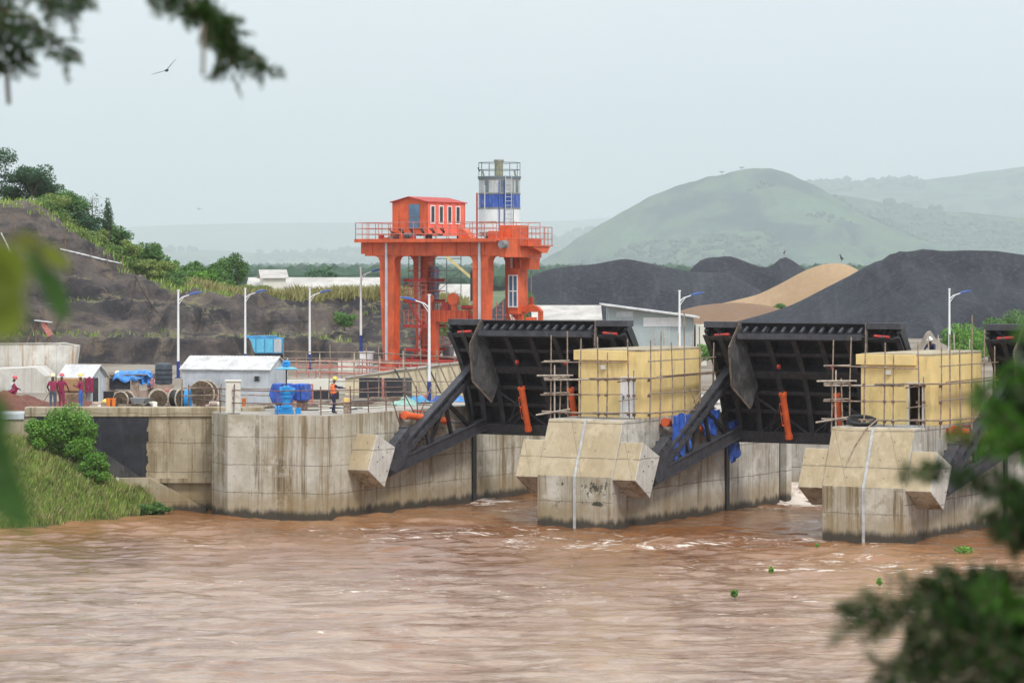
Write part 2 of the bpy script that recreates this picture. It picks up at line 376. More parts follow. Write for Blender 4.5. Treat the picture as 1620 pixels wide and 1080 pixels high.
# ---- water
def water_mat():
    m, t, b = nodes('muddy_river_water')
    Pa = pos(t, scale=(1, .55, 1), rot=rad(-8))
    big = nz(t, Pa, .05, 4, .55, .4, .62, 1.0)
    c = mix(t, big, (.165, .066, .022), (.275, .142, .07))
    foam = nz(t, pos(t, scale=(.6, .35, 1)), .32, 8, .72, .54, .74, 1.6)
    g = N(t, 'ShaderNodeSeparateXYZ'); t.links.new(N(t, 'ShaderNodeNewGeometry').outputs['Position'], g.inputs[0])
    # foam is carried in the tail of the sluices
    far = ramp(t, g.outputs[1], 165, 120)
    c = mix(t, mth(t, 'MULTIPLY', foam, .6), c, (.34, .225, .155))
    c = mix(t, mth(t, 'MULTIPLY', nz(t, pos(t, scale=(.5, 1.0, 1), loc=(3, 9, 0)), .42, 8, .7, .52, .7, 2.0), .7), c, (.17, .075, .035))
    near_ = ramp(t, g.outputs[1], 135, 108); c = mix(t, mth(t, 'MULTIPLY', near_, nz(t, pos(t, scale=(.5, .8, 1), rot=rad(12)), .3, 9, .74, .38, .66, 2.2)), c, (.37, .25, .165))
    # froth: thin streaks everywhere, thick in the tail race of each sluice
    Pp = N(t, 'ShaderNodeNewGeometry').outputs['Position']
    tail = None
    for cx, cy, rx, ry, k in FOAM:
        vv_ = N(t, 'ShaderNodeVectorMath'); vv_.operation = 'SUBTRACT'; t.links.new(Pp, vv_.inputs[0]); vv_.inputs[1].default_value = (cx, cy, 0)
        v2 = N(t, 'ShaderNodeVectorMath'); v2.operation = 'MULTIPLY'; t.links.new(vv_.outputs[0], v2.inputs[0]); v2.inputs[1].default_value = (1 / rx, 1 / ry, 0)
        v3 = N(t, 'ShaderNodeVectorMath'); v3.operation = 'LENGTH'; t.links.new(v2.outputs[0], v3.inputs[0])
        e = mth(t, 'MULTIPLY', ramp(t, v3.outputs['Value'], 1.0, .1), k); tail = e if tail is None else mth(t, 'MAXIMUM', tail, e)
    st = nz(t, pos(t, scale=(.42, 1.0, 1)), 1.1, 9, .78, None, None, 1.5)
    thr = mth(t, 'SUBTRACT', .635, mth(t, 'MULTIPLY', tail, .19))
    fr_ = mth(t, 'MULTIPLY', mth(t, 'SUBTRACT', st, thr), 12.0, True)
    c = mix(t, mth(t, 'MULTIPLY', fr_, .85), c, (.78, .70, .63))
    t.links.new(c, b.inputs['Base Color']); t.links.new(mth(t, 'ADD', .06, mth(t, 'MULTIPLY', fr_, .4)), b.inputs['Roughness']); b.inputs['IOR'].default_value = 1.333
    h1 = nz(t, pos(t, scale=(.55, 1.0, 1)), .75, 7, .62, dist=1.3); h2 = nz(t, pos(t, scale=(.8, 1, 1)), 4.0, 5, .65, dist=.6)
    h = mth(t, 'ADD', mth(t, 'ADD', h1, mth(t, 'MULTIPLY', h2, .2)), mth(t, 'MULTIPLY', fr_, .12)); bump(t, b, h, .34, .2)
    return m
FOAM = [(15.3, 163, 3.2, 7, 1.7), (-1.5, 164, 3, 5, 1.0), (12.5, 158, 5, 7, .45), (0.8, 158, 5, 8, .45), (6, 138, 16, 9, .62), (14, 128, 16, 9, .55), (-4, 143, 12, 7, .5), (-3, 118, 26, 12, .36), (12, 110, 14, 12, .42), (-12, 104, 16, 10, .25), (-16, 138, 10, 6, .3), (1.5, 146.5, 4, 2.5, .6), (13.5, 139, 4, 2.5, .6)]
M['water'] = water_mat()
def wz(x, y):
    s = .12 * fbm(x * .22 + .5 * fbm(x * .1, y * .1, 3, 2), y * .5, 0, 4) + .045 * fbm(x * .7, y * 1.3, 4, 4)
    k = 1.0
    # rougher in the tail race of the sluices
    d = (Vector((x, y, 0)) - O0); a = d.dot(Vd); bb = d.dot(Ud)
    r = math.exp(-((bb + 6) / 14) ** 2)
    s *= 1 + .9 * r
    if bb > 14 and -11 < a < 33: s += .35 * abs(fbm(x * .6, y * .6, 9, 5)) * min(1, (bb - 14) / 5)
    return s
def water():
    xs = lin(-48, 40, 300); ys = lin(88, 182, 470)
    o = heightfield('water', xs, ys, wz, M['water'])
    o2 = MB()
    big = [(-400, -200), (400, -200), (400, 88), (-400, 88)]
    o2.add([(x, y, 0) for x, y in big], [(0, 1, 2, 3)])
    o2.add([(-400, 88, 0), (-48, 88, 0), (-48, 182, 0), (-400, 182, 0)], [(0, 1, 2, 3)])
    o2.add([(40, 88, 0), (400, 88, 0), (400, 182, 0), (40, 182, 0)], [(0, 1, 2, 3)])
    w = o2.build('water', M['water']); w['kind'] = 'structure'
water()
# ---- left rock cut and plateau
def rock_mat():
    m, t, b = nodes('cut_dark_rock')
    P = pos(t)
    c = mix(t, nz(t, P, .18, 6, .65, .35, .65), (.019, .018, .023), (.12, .098, .088))
    c = mix(t, mth(t, 'MULTIPLY', nz(t, pos(t, scale=(1, 1, .12)), .6, 6, .75, .5, .68), .75), c, (.2, .155, .11))
    c = mix(t, mth(t, 'MULTIPLY', nz(t, pos(t, scale=(.5, .3, 2.2)), .5, 7, .75, .5, .62), .8), c, (.022, .022, .03)); c = mix(t, mth(t, 'MULTIPLY', nz(t, pos(t, scale=(.35, .3, 1.2), loc=(5, 2, 9)), .4, 6, .7, .52, .64), .6), c, (.19, .15, .12))
    g = N(t, 'ShaderNodeNewGeometry'); s = N(t, 'ShaderNodeSeparateXYZ'); t.links.new(g.outputs['Normal'], s.inputs[0])
    up = ramp(t, mth(t, 'ADD', s.outputs[2], mth(t, 'MULTIPLY', mth(t, 'SUBTRACT', nz(t, P, .5, 5), .5), .35)), .955, .99)
    c = mix(t, mth(t, 'MULTIPLY', up, .8), c, (.19, .18, .085))
    t.links.new(c, b.inputs['Base Color']); b.inputs['Roughness'].default_value = .93
    bump(t, b, nz(t, pos(t, scale=(1, 1, .5)), 1.2, 8, .75), .9, .5); return m
M['rock'] = rock_mat()
prof_px = [(-400, 240), (-200, 275), (-60, 300), (0, 318), (55, 324), (90, 348), (125, 376), (165, 403), (205, 427), (245, 447), (290, 461), (345, 467), (420, 470), (500, 473), (560, 470), (620, 474), (700, 480), (760, 492), (840, 520), (900, 540)]
YR = 256.
prof = smooth_interp([((x - 810) * YR / F, CAMZ + (HOR - y) * YR / F) for x, y in prof_px], .5, 2)
HT = {}
def sst(x): x = max(0, min(1, x)); return x * x * (3 - 2 * x)
def hill_z(x, y):
    P_ = prof(x)
    right = sst((x + 17) / 7)                      # mound of brown earth on the right
    y0 = 235 + 2.2 * fbm(x * .08, 1.3, 2, 3) * 1.2 + 1.6 * math.sin(x * .35) * (1 - right) - 3 * right
    tt = y - y0 + .5 * fbm(x * .5, y * .3, 0, 3)
    bench = 7.0 - .6 * right
    low = 5.0 + (bench - 5.0) * sst(tt / 1.3)
    gully = 1.6 * math.exp(-((x + 21.5) / 1.6) ** 2) + 1.0 * math.exp(-((x + 12.5) / 1.5) ** 2)
    t2 = (tt - 5.5 + gully) / (12 + 4 * right)
    ex = .72 if x < -24 else 1.0
    up = sst(max(0, min(1, t2)) ** ex) if x > -30 else max(0, min(1, t2)) ** .85
    z = low + (P_ - bench) * up
    z += (.35 + .3 * (1 - right)) * fbm(x * .3, y * .15, 3, 5) * sst((tt - 4) / 4) * (1 - .5 * sst(t2 - 1)); gu = abs(fbm(x * .22, 4.4, 1, 3)); z -= .9 * max(0, .3 - gu) / .3 * sst(tt - 4.5) * (1 - sst((t2 - .75) * 5)); HT['t2'] = t2; HT['tt'] = tt
    if t2 > 1: z -= min(3, (t2 - 1.25) * .6) if t2 > 1.25 else 0
    if t2 < 1 and tt > .2: z += .26 * math.sin(z * 3.1 + 2.2 * fbm(x * .08, y * .05, 6, 3)) * sst(t2 * 5) * (1 - sst((t2 - .8) * 5))
    z += (.5 * abs(fbm(x * .9, y * .5 + z * .4, 8, 5)) - .2) * sst((tt - .2) / 1.5) * (1 - sst((t2 - .9) * 4))
    if x > -3: z = 4.6 + (z - 4.6) * (1 - sst((x + 3) / 9))
    return z - (.3 if tt < -.3 else 0)
xs = lin(-60, 8, 340); ys = lin(229, 290, 230)
o = heightfield('rocky_hillside', xs, ys, hill_z, M['rock']); tag(o, 'dark cut rock hillside with a narrow bench below the green scrub', kind='structure')
# ---- river bank bottom left with grass
def soil(name, a, b_):
    m, t, b = nodes(name); P = pos(t); c = mix(t, nz(t, P, .8, 6, .7, .3, .7), a, b_)
    t.links.new(c, b.inputs['Base Color']); b.inputs['Roughness'].default_value = .95; bump(t, b, nz(t, P, 3, 6, .7), .6, .1); return m
M['bank'] = soil('grassy_bank_soil', (.06, .065, .025), (.15, .15, .05))
M['earth'] = soil('brown_earth', (.09, .05, .035), (.2, .12, .08))
# the bank runs down from the wall; foot of the slope through these pixels at water level
foot = interp([(-60, F * 12.1 / (875 - 425)), (-26, F * 12.1 / (842 - 425)), (-20.5, F * 12.1 / (827 - 425)), (-18.5, F * 12.1 / (816 - 425)), (-17, 156.0), (-16, 158)])
def bank_z(x, y):
    f = foot(x) + .7 * fbm(x * .4, 3, 1, 3)
    h = max(-.5, (y - f) * .52 + .05)
    top = 3.5 if x < -24 else 3.5 - (x + 24) * .5
    return min(h, max(.9, top) + .3 * fbm(x * .5, y * .5, 0, 3)) + .12 * fbm(x * 1.3, y * 1.3, 2, 3)
o = heightfield('grassy_bank', lin(-62, -16.2, 120), lin(132, 157.5, 80), bank_z, M['bank'], keep=lambda x, y: bank_z(x, y) > -.45)
tag(o, kind='structure')
# ---- near river bank by the photographer
def near_z(x, y):
    edge = 62 + max(0, (x - 8)) * 5.2 + 3 * fbm(x * .1, y * .05, 0, 3)      # the bank reaches farther out on the right
    if x > 12: edge = min(edge, 108)
    h = (edge - y) * .16
    return max(-1, min(h, 10.3)) + .25 * fbm(x * .4, y * .4, 7, 4) - .2
def near_z2(x, y):
    # stays under the line of sight so that the river stays visible
    lim = CAMZ - y * 655 / F - .7
    if x > 12.2 + (100 - y) * .02: lim = CAMZ - max(y, 1) * 560 / F if y < 103 else 9
    return min(near_z(x, y), lim) if y > 6 else near_z(x, y)
o = heightfield('river_bank', lin(-60, 60, 120), lin(-30, 118, 130), near_z2, M['earth'], keep=lambda x, y: near_z2(x, y) > -.9)
tag(o, kind='structure')
# ---- stockpiles
def pile_mat(name, a, b_, speck):
    m, t, b = nodes(name); P = pos(t)
    c = mix(t, nz(t, P, .08, 5, .6, .35, .65), a, b_); c = mix(t, mth(t, 'MULTIPLY', nz(t, P, 1.6, 8, .9, .47, .68), .7), c, speck)
    c = mix(t, mth(t, 'MULTIPLY', nz(t, pos(t, scale=(1.0, .18, .12), rot=rad(25)), .55, 5, .7, .5, .68), .35), c, speck)
    t.links.new(c, b.inputs['Base Color']); b.inputs['Roughness'].default_value = .95; bump(t, b, nz(t, P, 1.4, 8, .85), .8, .5); return m
M['coal'] = pile_mat('dark_crushed_stone', (.017, .020, .029), (.034, .039, .052), (.10, .106, .122))
M['sand'] = pile_mat('heaped_sand', (.44, .29, .165), (.54, .38, .23), (.36, .24, .14))
M['sandbrown'] = pile_mat('damp_brown_sand', (.27, .17, .105), (.34, .22, .14), (.2, .13, .085))
def pile(name, label, cat, px, Y, mat, slope=.62, step=.9, ridges=.35, seed=0, back=None, group=None, extra=None):
    s = F / Y; pr = smooth_interp([((x - 810) / s, CAMZ + (HOR - y) / s) for x, y in px], .4, 2)
    x0 = (px[0][0] - 810) / s; x1 = (px[-1][0] - 810) / s
    top = max(CAMZ + (HOR - y) / s for x, y in px); D = (top - 4.5) / slope + 3
    def zf(x, y):
        h = pr(x) - 4.8
        d = abs(y - Y) if y < Y else abs(y - Y) * 1.0
        r = ridges * (fbm(x * .22 + (y - Y) * .1, y * .07, seed, 5) + 1.3 * (.3 - abs(fbm(x * .13 + (y - Y) * .05, y * .02, seed + 5, 3))))
        z = 4.8 + h - (math.sqrt(d * d + 1.2) - 1.09) * slope * (1 + .35 * fbm(x * .06, y * .06, seed + 3, 3)) + r * min(1, d / 4)
        if extra: z = extra(x, y, z)
        return max(4.6, z)
    nx = int((x1 - x0) / step) + 2; ny = int(2 * D / step) + 2
    o = heightfield(name, lin(x0, x1, nx), lin(Y - D, Y + D, ny), zf, mat, kind=None)
    tag(o, label, cat, group); return o
GP = 'heaps of aggregate behind the dam'
pile('gravel_heap', 'long low heap of dark crushed stone behind the grey shed and gantry crane', 'gravel heap',
     [(760, 505), (800, 470), (826, 444), (867, 425), (905, 420), (935, 418), (960, 413), (988, 408), (1017, 414), (1053, 421), (1095, 430), (1154, 431), (1178, 445), (1201, 458), (1240, 478), (1290, 507)], 400, M['coal'], seed=1, group=GP)
pile('gravel_heap', 'distant jagged dark gravel heaps with a pointed peak, between the long heap and the sand', 'gravel heap',
     [(1050, 480), (1080, 442), (1095, 424), (1103, 413), (1118, 407), (1130, 406), (1138, 408), (1148, 404), (1158, 405), (1175, 412), (1200, 422), (1218, 424), (1228, 416), (1236, 404), (1241, 402), (1252, 411), (1272, 424), (1300, 450), (1340, 490)], 460, M['coal'], slope=.75, ridges=.7, seed=5, group=GP)
pile('sand_heap', 'pale tan sand heap with a bird perched on its top', 'sand heap',
     [(1060, 505), (1090, 490), (1150, 478), (1200, 466), (1240, 446), (1268, 430), (1292, 420), (1315, 416), (1335, 416), (1350, 422), (1362, 430), (1400, 450), (1450, 480)], 376, M['sand'], slope=.6, ridges=.2, seed=9, group=GP)
pile('sand_heap', 'low spread of damp brown sand in front of the pale sand heap', 'sand heap',
     [(1030, 512), (1075, 492), (1100, 484), (1130, 480), (1165, 478), (1195, 480), (1225, 484), (1270, 500), (1300, 512)], 362, M['sandbrown'], slope=.42, ridges=.6, seed=12, group=GP)
pile('gravel_heap', 'largest flat topped heap of dark crushed stone at the right', 'gravel heap',
     [(1150, 512), (1180, 504), (1215, 495), (1262, 478), (1310, 452), (1345, 436), (1372, 420), (1400, 404), (1425, 394), (1443, 391), (1465, 393), (1490, 396), (1530, 395), (1575, 396), (1600, 400), (1625, 404), (1700, 414), (1790, 452), (1900, 500)], 342, M['coal'], slope=.55, ridges=.55, seed=21, group=GP,
     extra=lambda x, y, z: z - .5 * math.exp(-((x - 43.5 - (342 - y) * .62) / 1.1) ** 2) - .35 * math.exp(-((x - 40.5 - (342 - y) * .75) / .8) ** 2))
# ---- far hills
def hill_mat(name, grass, wood, sc1, bias=(.5, .58)):
    m, t, b = nodes(name); P = pos(t)
    c = mix(t, nz(t, P, sc1 * .7, 7, .75, .42, .58), grass, tuple(x * .78 for x in grass))
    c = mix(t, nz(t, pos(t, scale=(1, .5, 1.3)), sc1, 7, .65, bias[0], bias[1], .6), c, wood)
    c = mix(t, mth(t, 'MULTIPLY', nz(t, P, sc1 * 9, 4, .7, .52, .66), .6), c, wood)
    t.links.new(c, b.inputs['Base Color']); b.inputs['Roughness'].default_value = 1; b.inputs['Specular IOR Level'].default_value = 0
    return m
M['hill_green'] = hill_mat('grassy_far_hill', (.085, .145, .08), (.016, .042, .045), .006, (.44, .6))  # bluish dark patches paint woods and shadow patches together
M['hill_wood'] = hill_mat('wooded_far_slope', (.075, .14, .06), (.015, .04, .035), .0045, (.44, .56))
M['hill_far'] = hill_mat('distant_ridge', (.1, .15, .06), (.04, .08, .04), .0016)
HZ = {}
def hill(name, px, Y, mat, slope=.35, nx=260, ny=90, rough=.02, seed=0, fz=1.0):
    s = F / Y; pr = smooth_interp([((x - 810) / s, CAMZ + (HOR - y) / s) for x, y in px], Y * .002, 3)
    x0 = (px[0][0] - 810) / s; x1 = (px[-1][0] - 810) / s
    top = max(CAMZ + (HOR - y) / s for x, y in px); D = top / slope
    R = top * rough
    HZ[seed] = lambda x, y: zf(x, y)
    def zf(x, y):
        h = pr(x); d = (Y - y)
        k = max(0, 1 - abs(d) / D)
        kk = sst(k) * .55 + k * .45
        z = h * kk + R * 6 * fbm(x * 2.2 / D, y * 2.2 / D, seed, 5) * (1 - kk) * min(1, kk * 4) + R * fbm(x * 12 / D, y * 12 / D, seed, 3) * fz - R * 2.6 * max(0, .28 - abs(fbm(x * 3.2 / D + .3 * fbm(x * 9 / D, y * 9 / D, 1, 2), y * 1.2 / D, seed + 2, 3))) / .28 * min(1, (1 - kk) * 2.5) * min(1, kk * 5)
        return max(z, 3) if z > 3 else 3
    return tag(heightfield(name, lin(x0, x1, nx), lin(Y - D, Y + D * .5, ny), zf, mat), kind='structure')
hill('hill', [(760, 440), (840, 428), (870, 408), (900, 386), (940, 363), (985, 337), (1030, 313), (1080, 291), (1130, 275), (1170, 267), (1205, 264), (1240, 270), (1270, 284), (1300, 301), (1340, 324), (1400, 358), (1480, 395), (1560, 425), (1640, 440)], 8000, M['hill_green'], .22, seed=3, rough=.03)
hill('hill', [(1150, 330), (1210, 305), (1250, 298), (1290, 292), (1320, 291), (1350, 290), (1400, 288), (1450, 284), (1500, 280), (1560, 272), (1620, 262), (1700, 250), (1900, 240), (2300, 300)], 13500, M['hill_wood'], .2, seed=8, rough=.012)
hill('hill', [(1180, 400), (1240, 350), (1290, 306), (1320, 306), (1360, 312), (1400, 322), (1450, 328), (1500, 335), (1560, 340), (1620, 345), (1800, 340), (2100, 380)], 9500, M['hill_wood'], .16, seed=14, rough=.02)
hill('hill', [(-900, 350), (-300, 345), (-100, 352), (80, 356), (200, 360), (260, 356), (330, 354), (400, 353), (570, 352), (680, 351), (760, 350), (870, 350), (940, 346), (985, 341), (1050, 345), (1300, 350), (1600, 355), (2000, 360), (2600, 350)], 24000, M['hill_far'], .12, seed=22, rough=.01)
hill('hill', [(-600, 400), (0, 392), (200, 398), (330, 394), (430, 402), (520, 398), (640, 395), (740, 386), (830, 380), (880, 376), (930, 362), (980, 350), (1100, 350), (1400, 380)], 15000, M['hill_far'], .12, seed=31, rough=.012)
# ================================================================= the dam: piers, abutment, gates, gate houses
GAPW, PW, SP = 10.65, 4.0, 14.65
M['bollard_g'] = flat('dull_pale_pipe', (.45, .46, .46), .6, 0, .2, 3, (.25, .2, .13), .6)
def jag(seed=0): return random.Random(seed)
BLK = [(0, 2.3), (.8, 4.02), (2.5, 3.3), (1.5, 1.4)]
def trunnion_block(root, x0, x1):
    mb = MB(); mb.prism(BLK, 'x', x0, x1); n = len(mb.m)
    mb.m[2] = 1            # sloping front face is tan
    mb.m[5] = 2
    o = mb.build('trunnion_block', [M['conc_grey'], M['conc_tan'], M['conc']], root, bevel=.02)
    # formwork tie stubs
    s = MB()
    for yy, zz in ((.9, 3.4), (1.3, 2.9), (.8, 2.7), (1.7, 2.2), (1.7, 3.1)):
        s.lathe([(.03, 0), (.03, .05)], (x1 if x1 > x0 else x1, yy, zz), 6, 0, Matrix.Rotation(PI / 2, 3, 'Y'))
    s.build('tie_stubs', M['grey'], o)['kind'] = 'stuff'
def pier(idx, label):
    root = thing('concrete_pier', label, 'pier', W(idx * SP, 0, 0), DAMROT, 'piers between the sluice gates')
    mb = MB(); mb.prism([(0, -2), (0, 2.4), (1.1, 5), (6, 5), (6, -2)], 'x', 0, PW)
    mb.m[2] = 1; mb.m[3] = 2; mb.m[4] = 3
    mb.build('pier_nose', [M['conc_side'], M['conc'], M['conc_tan'], M['deck']], root, bevel=.025)
    mb = MB(); q = .45
    plan = [(0, 6), (PW, 6), (PW, 18.2), (PW - q, 18.2), (PW - q, 19.1), (PW, 19.1), (PW, 19.7), (0, 19.7), (0, 19.1), (q, 19.1), (q, 18.2), (0, 18.2)]
    mb.prism(plan, 'z', -2, 5); mb.m[1] = 1
    mb.build('pier_body', [M['conc_side'], M['deck']], root)
    # dark plates backing the stop log slots, painting in their deep shade
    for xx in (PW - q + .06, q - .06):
        MB().box(xx - .05, xx + .05, 18.25, 19.05, -2, 4.98).build('slot_shade_plate', M['gate'], root)
    trunnion_block(root, PW, PW + 1.2); trunnion_block(root, 0, -1.2)
    # pale pipe down the sloping nose
    mb = MB(); mb.box(1.955, 2.085, -.06, -.005, -.3, 2.36)
    mb.bar((2.02, -.035, 2.36), (2.02, 1.07, 4.98), .13, .06)
    mb.build('drain_channel', M['bollard_g'], root)
    return root
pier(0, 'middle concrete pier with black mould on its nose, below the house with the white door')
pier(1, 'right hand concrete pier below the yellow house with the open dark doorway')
# black mould on the middle pier nose: thin ragged crust
def crust(cx, cz, w, h, seed, root, n=26):
    r = jag(seed); mb = MB()
    for i in range(n):
        x = cx + r.gauss(0, w); z = cz + r.gauss(0, h); s = r.uniform(.03, .12); k = r.randint(5, 8)
        ring = [(x + s * r.uniform(.4, 1.2) * math.cos(2 * PI * j / k), z + s * r.uniform(.5, 1.6) * math.sin(2 * PI * j / k)) for j in range(k)]
        y = -.004 - i * .0004
        mb.add([(a, y, c) for a, c in ring], [tuple(range(k))])
    o = mb.build('mould_crust', M['mould'], root); o['kind'] = 'stuff'
M['mould'] = flat('black_mould', (.03, .032, .02), .95, 0, .4, 6)
pr0 = [o for o in C.objects if o.name == 'concrete_pier'][0]
mm = concrete('mould_stained_concrete', (.39, .345, .255), (.56, .53, .465), (.20, .135, .055), .8, lift=1.36, dark=.75)
t_ = mm.node_tree; b_ = t_.nodes['Principled BSDF']; src = b_.inputs['Base Color'].links[0].from_socket
mask = None
for (aa, zz, rx, rz_) in ((2.95, 1.75, .85, .75), (3.6, 2.0, .5, .4), (1.0, 1.2, .6, .5), (3.2, 1.15, 1.0, .2), (1.3, 1.9, .35, .4)):
    w_ = W(aa, 0, zz); vs0 = N(t_, 'ShaderNodeVectorMath'); vs0.operation = 'SUBTRACT'; t_.links.new(N(t_, 'ShaderNodeNewGeometry').outputs['Position'], vs0.inputs[0]); vs0.inputs[1].default_value = tuple(w_)
    v1 = N(t_, 'ShaderNodeVectorMath'); v1.operation = 'MULTIPLY'; t_.links.new(vs0.outputs[0], v1.inputs[0]); v1.inputs[1].default_value = (1 / rx, 1 / rx, 1 / rz_)
    v3 = N(t_, 'ShaderNodeVectorMath'); v3.operation = 'LENGTH'; t_.links.new(v1.outputs[0], v3.inputs[0])
    e = ramp(t_, v3.outputs['Value'], 1.0, .0)
    if aa < 1.4: e = mth(t_, 'MULTIPLY', e, .6)
    mask = e if mask is None else mth(t_, 'MAXIMUM', mask, e)
nn = nz(t_, pos(t_, scale=(1, 1, .7)), 3.2, 9, .75)
amt = mth(t_, 'MULTIPLY', mth(t_, 'SUBTRACT', nn, mth(t_, 'SUBTRACT', .605, mth(t_, 'MULTIPLY', mask, .2))), 14.0, True)
amt = mth(t_, 'MULTIPLY', amt, mth(t_, 'GREATER_THAN', mask, .02))
t_.links.new(mix(t_, mth(t_, 'MULTIPLY', amt, .93), src, (.03, .032, .02)), b_.inputs['Base Color'])
for ch in pr0.children:
    if ch.name.startswith('pier_nose'): ch.data.materials[1] = mm
# ---- left abutment
A_ = (-14.85, 154.9); B_ = (-13.86, 152.65); C_ = tuple(W(-10.65, -1.9))[:2]
def Wp(a, b): w = W(a, b); return (w.x, w.y)
plan = [A_, B_, C_, Wp(-10.65, 18.2), Wp(-11.1, 18.2), Wp(-11.1, 19.1), Wp(-10.65, 19.1), Wp(-10.65, 31), Wp(-13.5, 31), Wp(-13.5, 8.5), (-14.85, 158)]
mb = MB(); mb.prism(plan, 'z', -2, 5.0); mb.m[1] = 1
ab = thing('left_abutment'.replace('left_', 'concrete_'), 'large stained concrete abutment block under the blue valve, left of the gates', 'abutment', (0, 0, 0))
mb.build('abutment_body', [M['conc'], M['deck']], ab)
tb = thing('x', None, None, W(-10.65, 0, 0), DAMROT); trunnion_block(tb, 0, 1.2)
blk = list(tb.children)[0]; bpy.context.view_layer.update(); mw = tb.matrix_world.copy(); blk.parent = ab; blk.matrix_local = mw
bpy.data.objects.remove(tb)
# ---- retaining wall on the left
rw = thing('retaining_wall', 'long concrete retaining wall with black bitumen coated section at the left bank', 'wall', (0, 156.2, 0))
MB().box(-62, -14.87, 0, .9, -1.5, 4.72).build('wall_face', M['conc_wall'], rw)
MB().box(-24.3, -12.4, -.12, .95, 4.722, 5.2).build('coping', M['conc_wall'], rw, bevel=.03)
MB().box(-62, -24.32, -.1, .9, 4.6, 4.86).build('coping', M['galv'], rw)
# bitumen coat with a ragged right edge
r = jag(4); mb = MB(); zs = lin(1.7, 4.715, 26); 
for i in range(25):
    for k, (x0, x1) in enumerate([(-23.7, -18.16 + .07 * r.uniform(-1, 1) - .05 * (25 - i) / 25)]):
        mb.box(x0, x1, -.05, -.003, zs[i], zs[i + 1])
mb.build('bitumen_coat', M['black'], rw)
mb = MB(); mb.prism([(-19.6, 1.7), (-18.0, 1.72), (-15.2, .15), (-15.2, -.5), (-19.6, -.5)], 'y', -.75, -.06)
mb.build('sloping_apron', M['conc_wall'], rw)
MB().box(-19.65, -19.5, -.85, -.76, .8, 1.75).build('marker_post', M['bollard'], rw)
mb = MB(); mb.prism([(-21.6, 3.4), (-21.0, 3.4), (-18.6, 1.75), (-20.2, 1.72)], 'y', -.11, -.052); mb.build('rubble_streak', M['gate_plate'], rw)
MB().box(-62, -14.9, -.35, 0, 1.45, 1.68).build('wall_ledge', M['conc_wall'], rw)

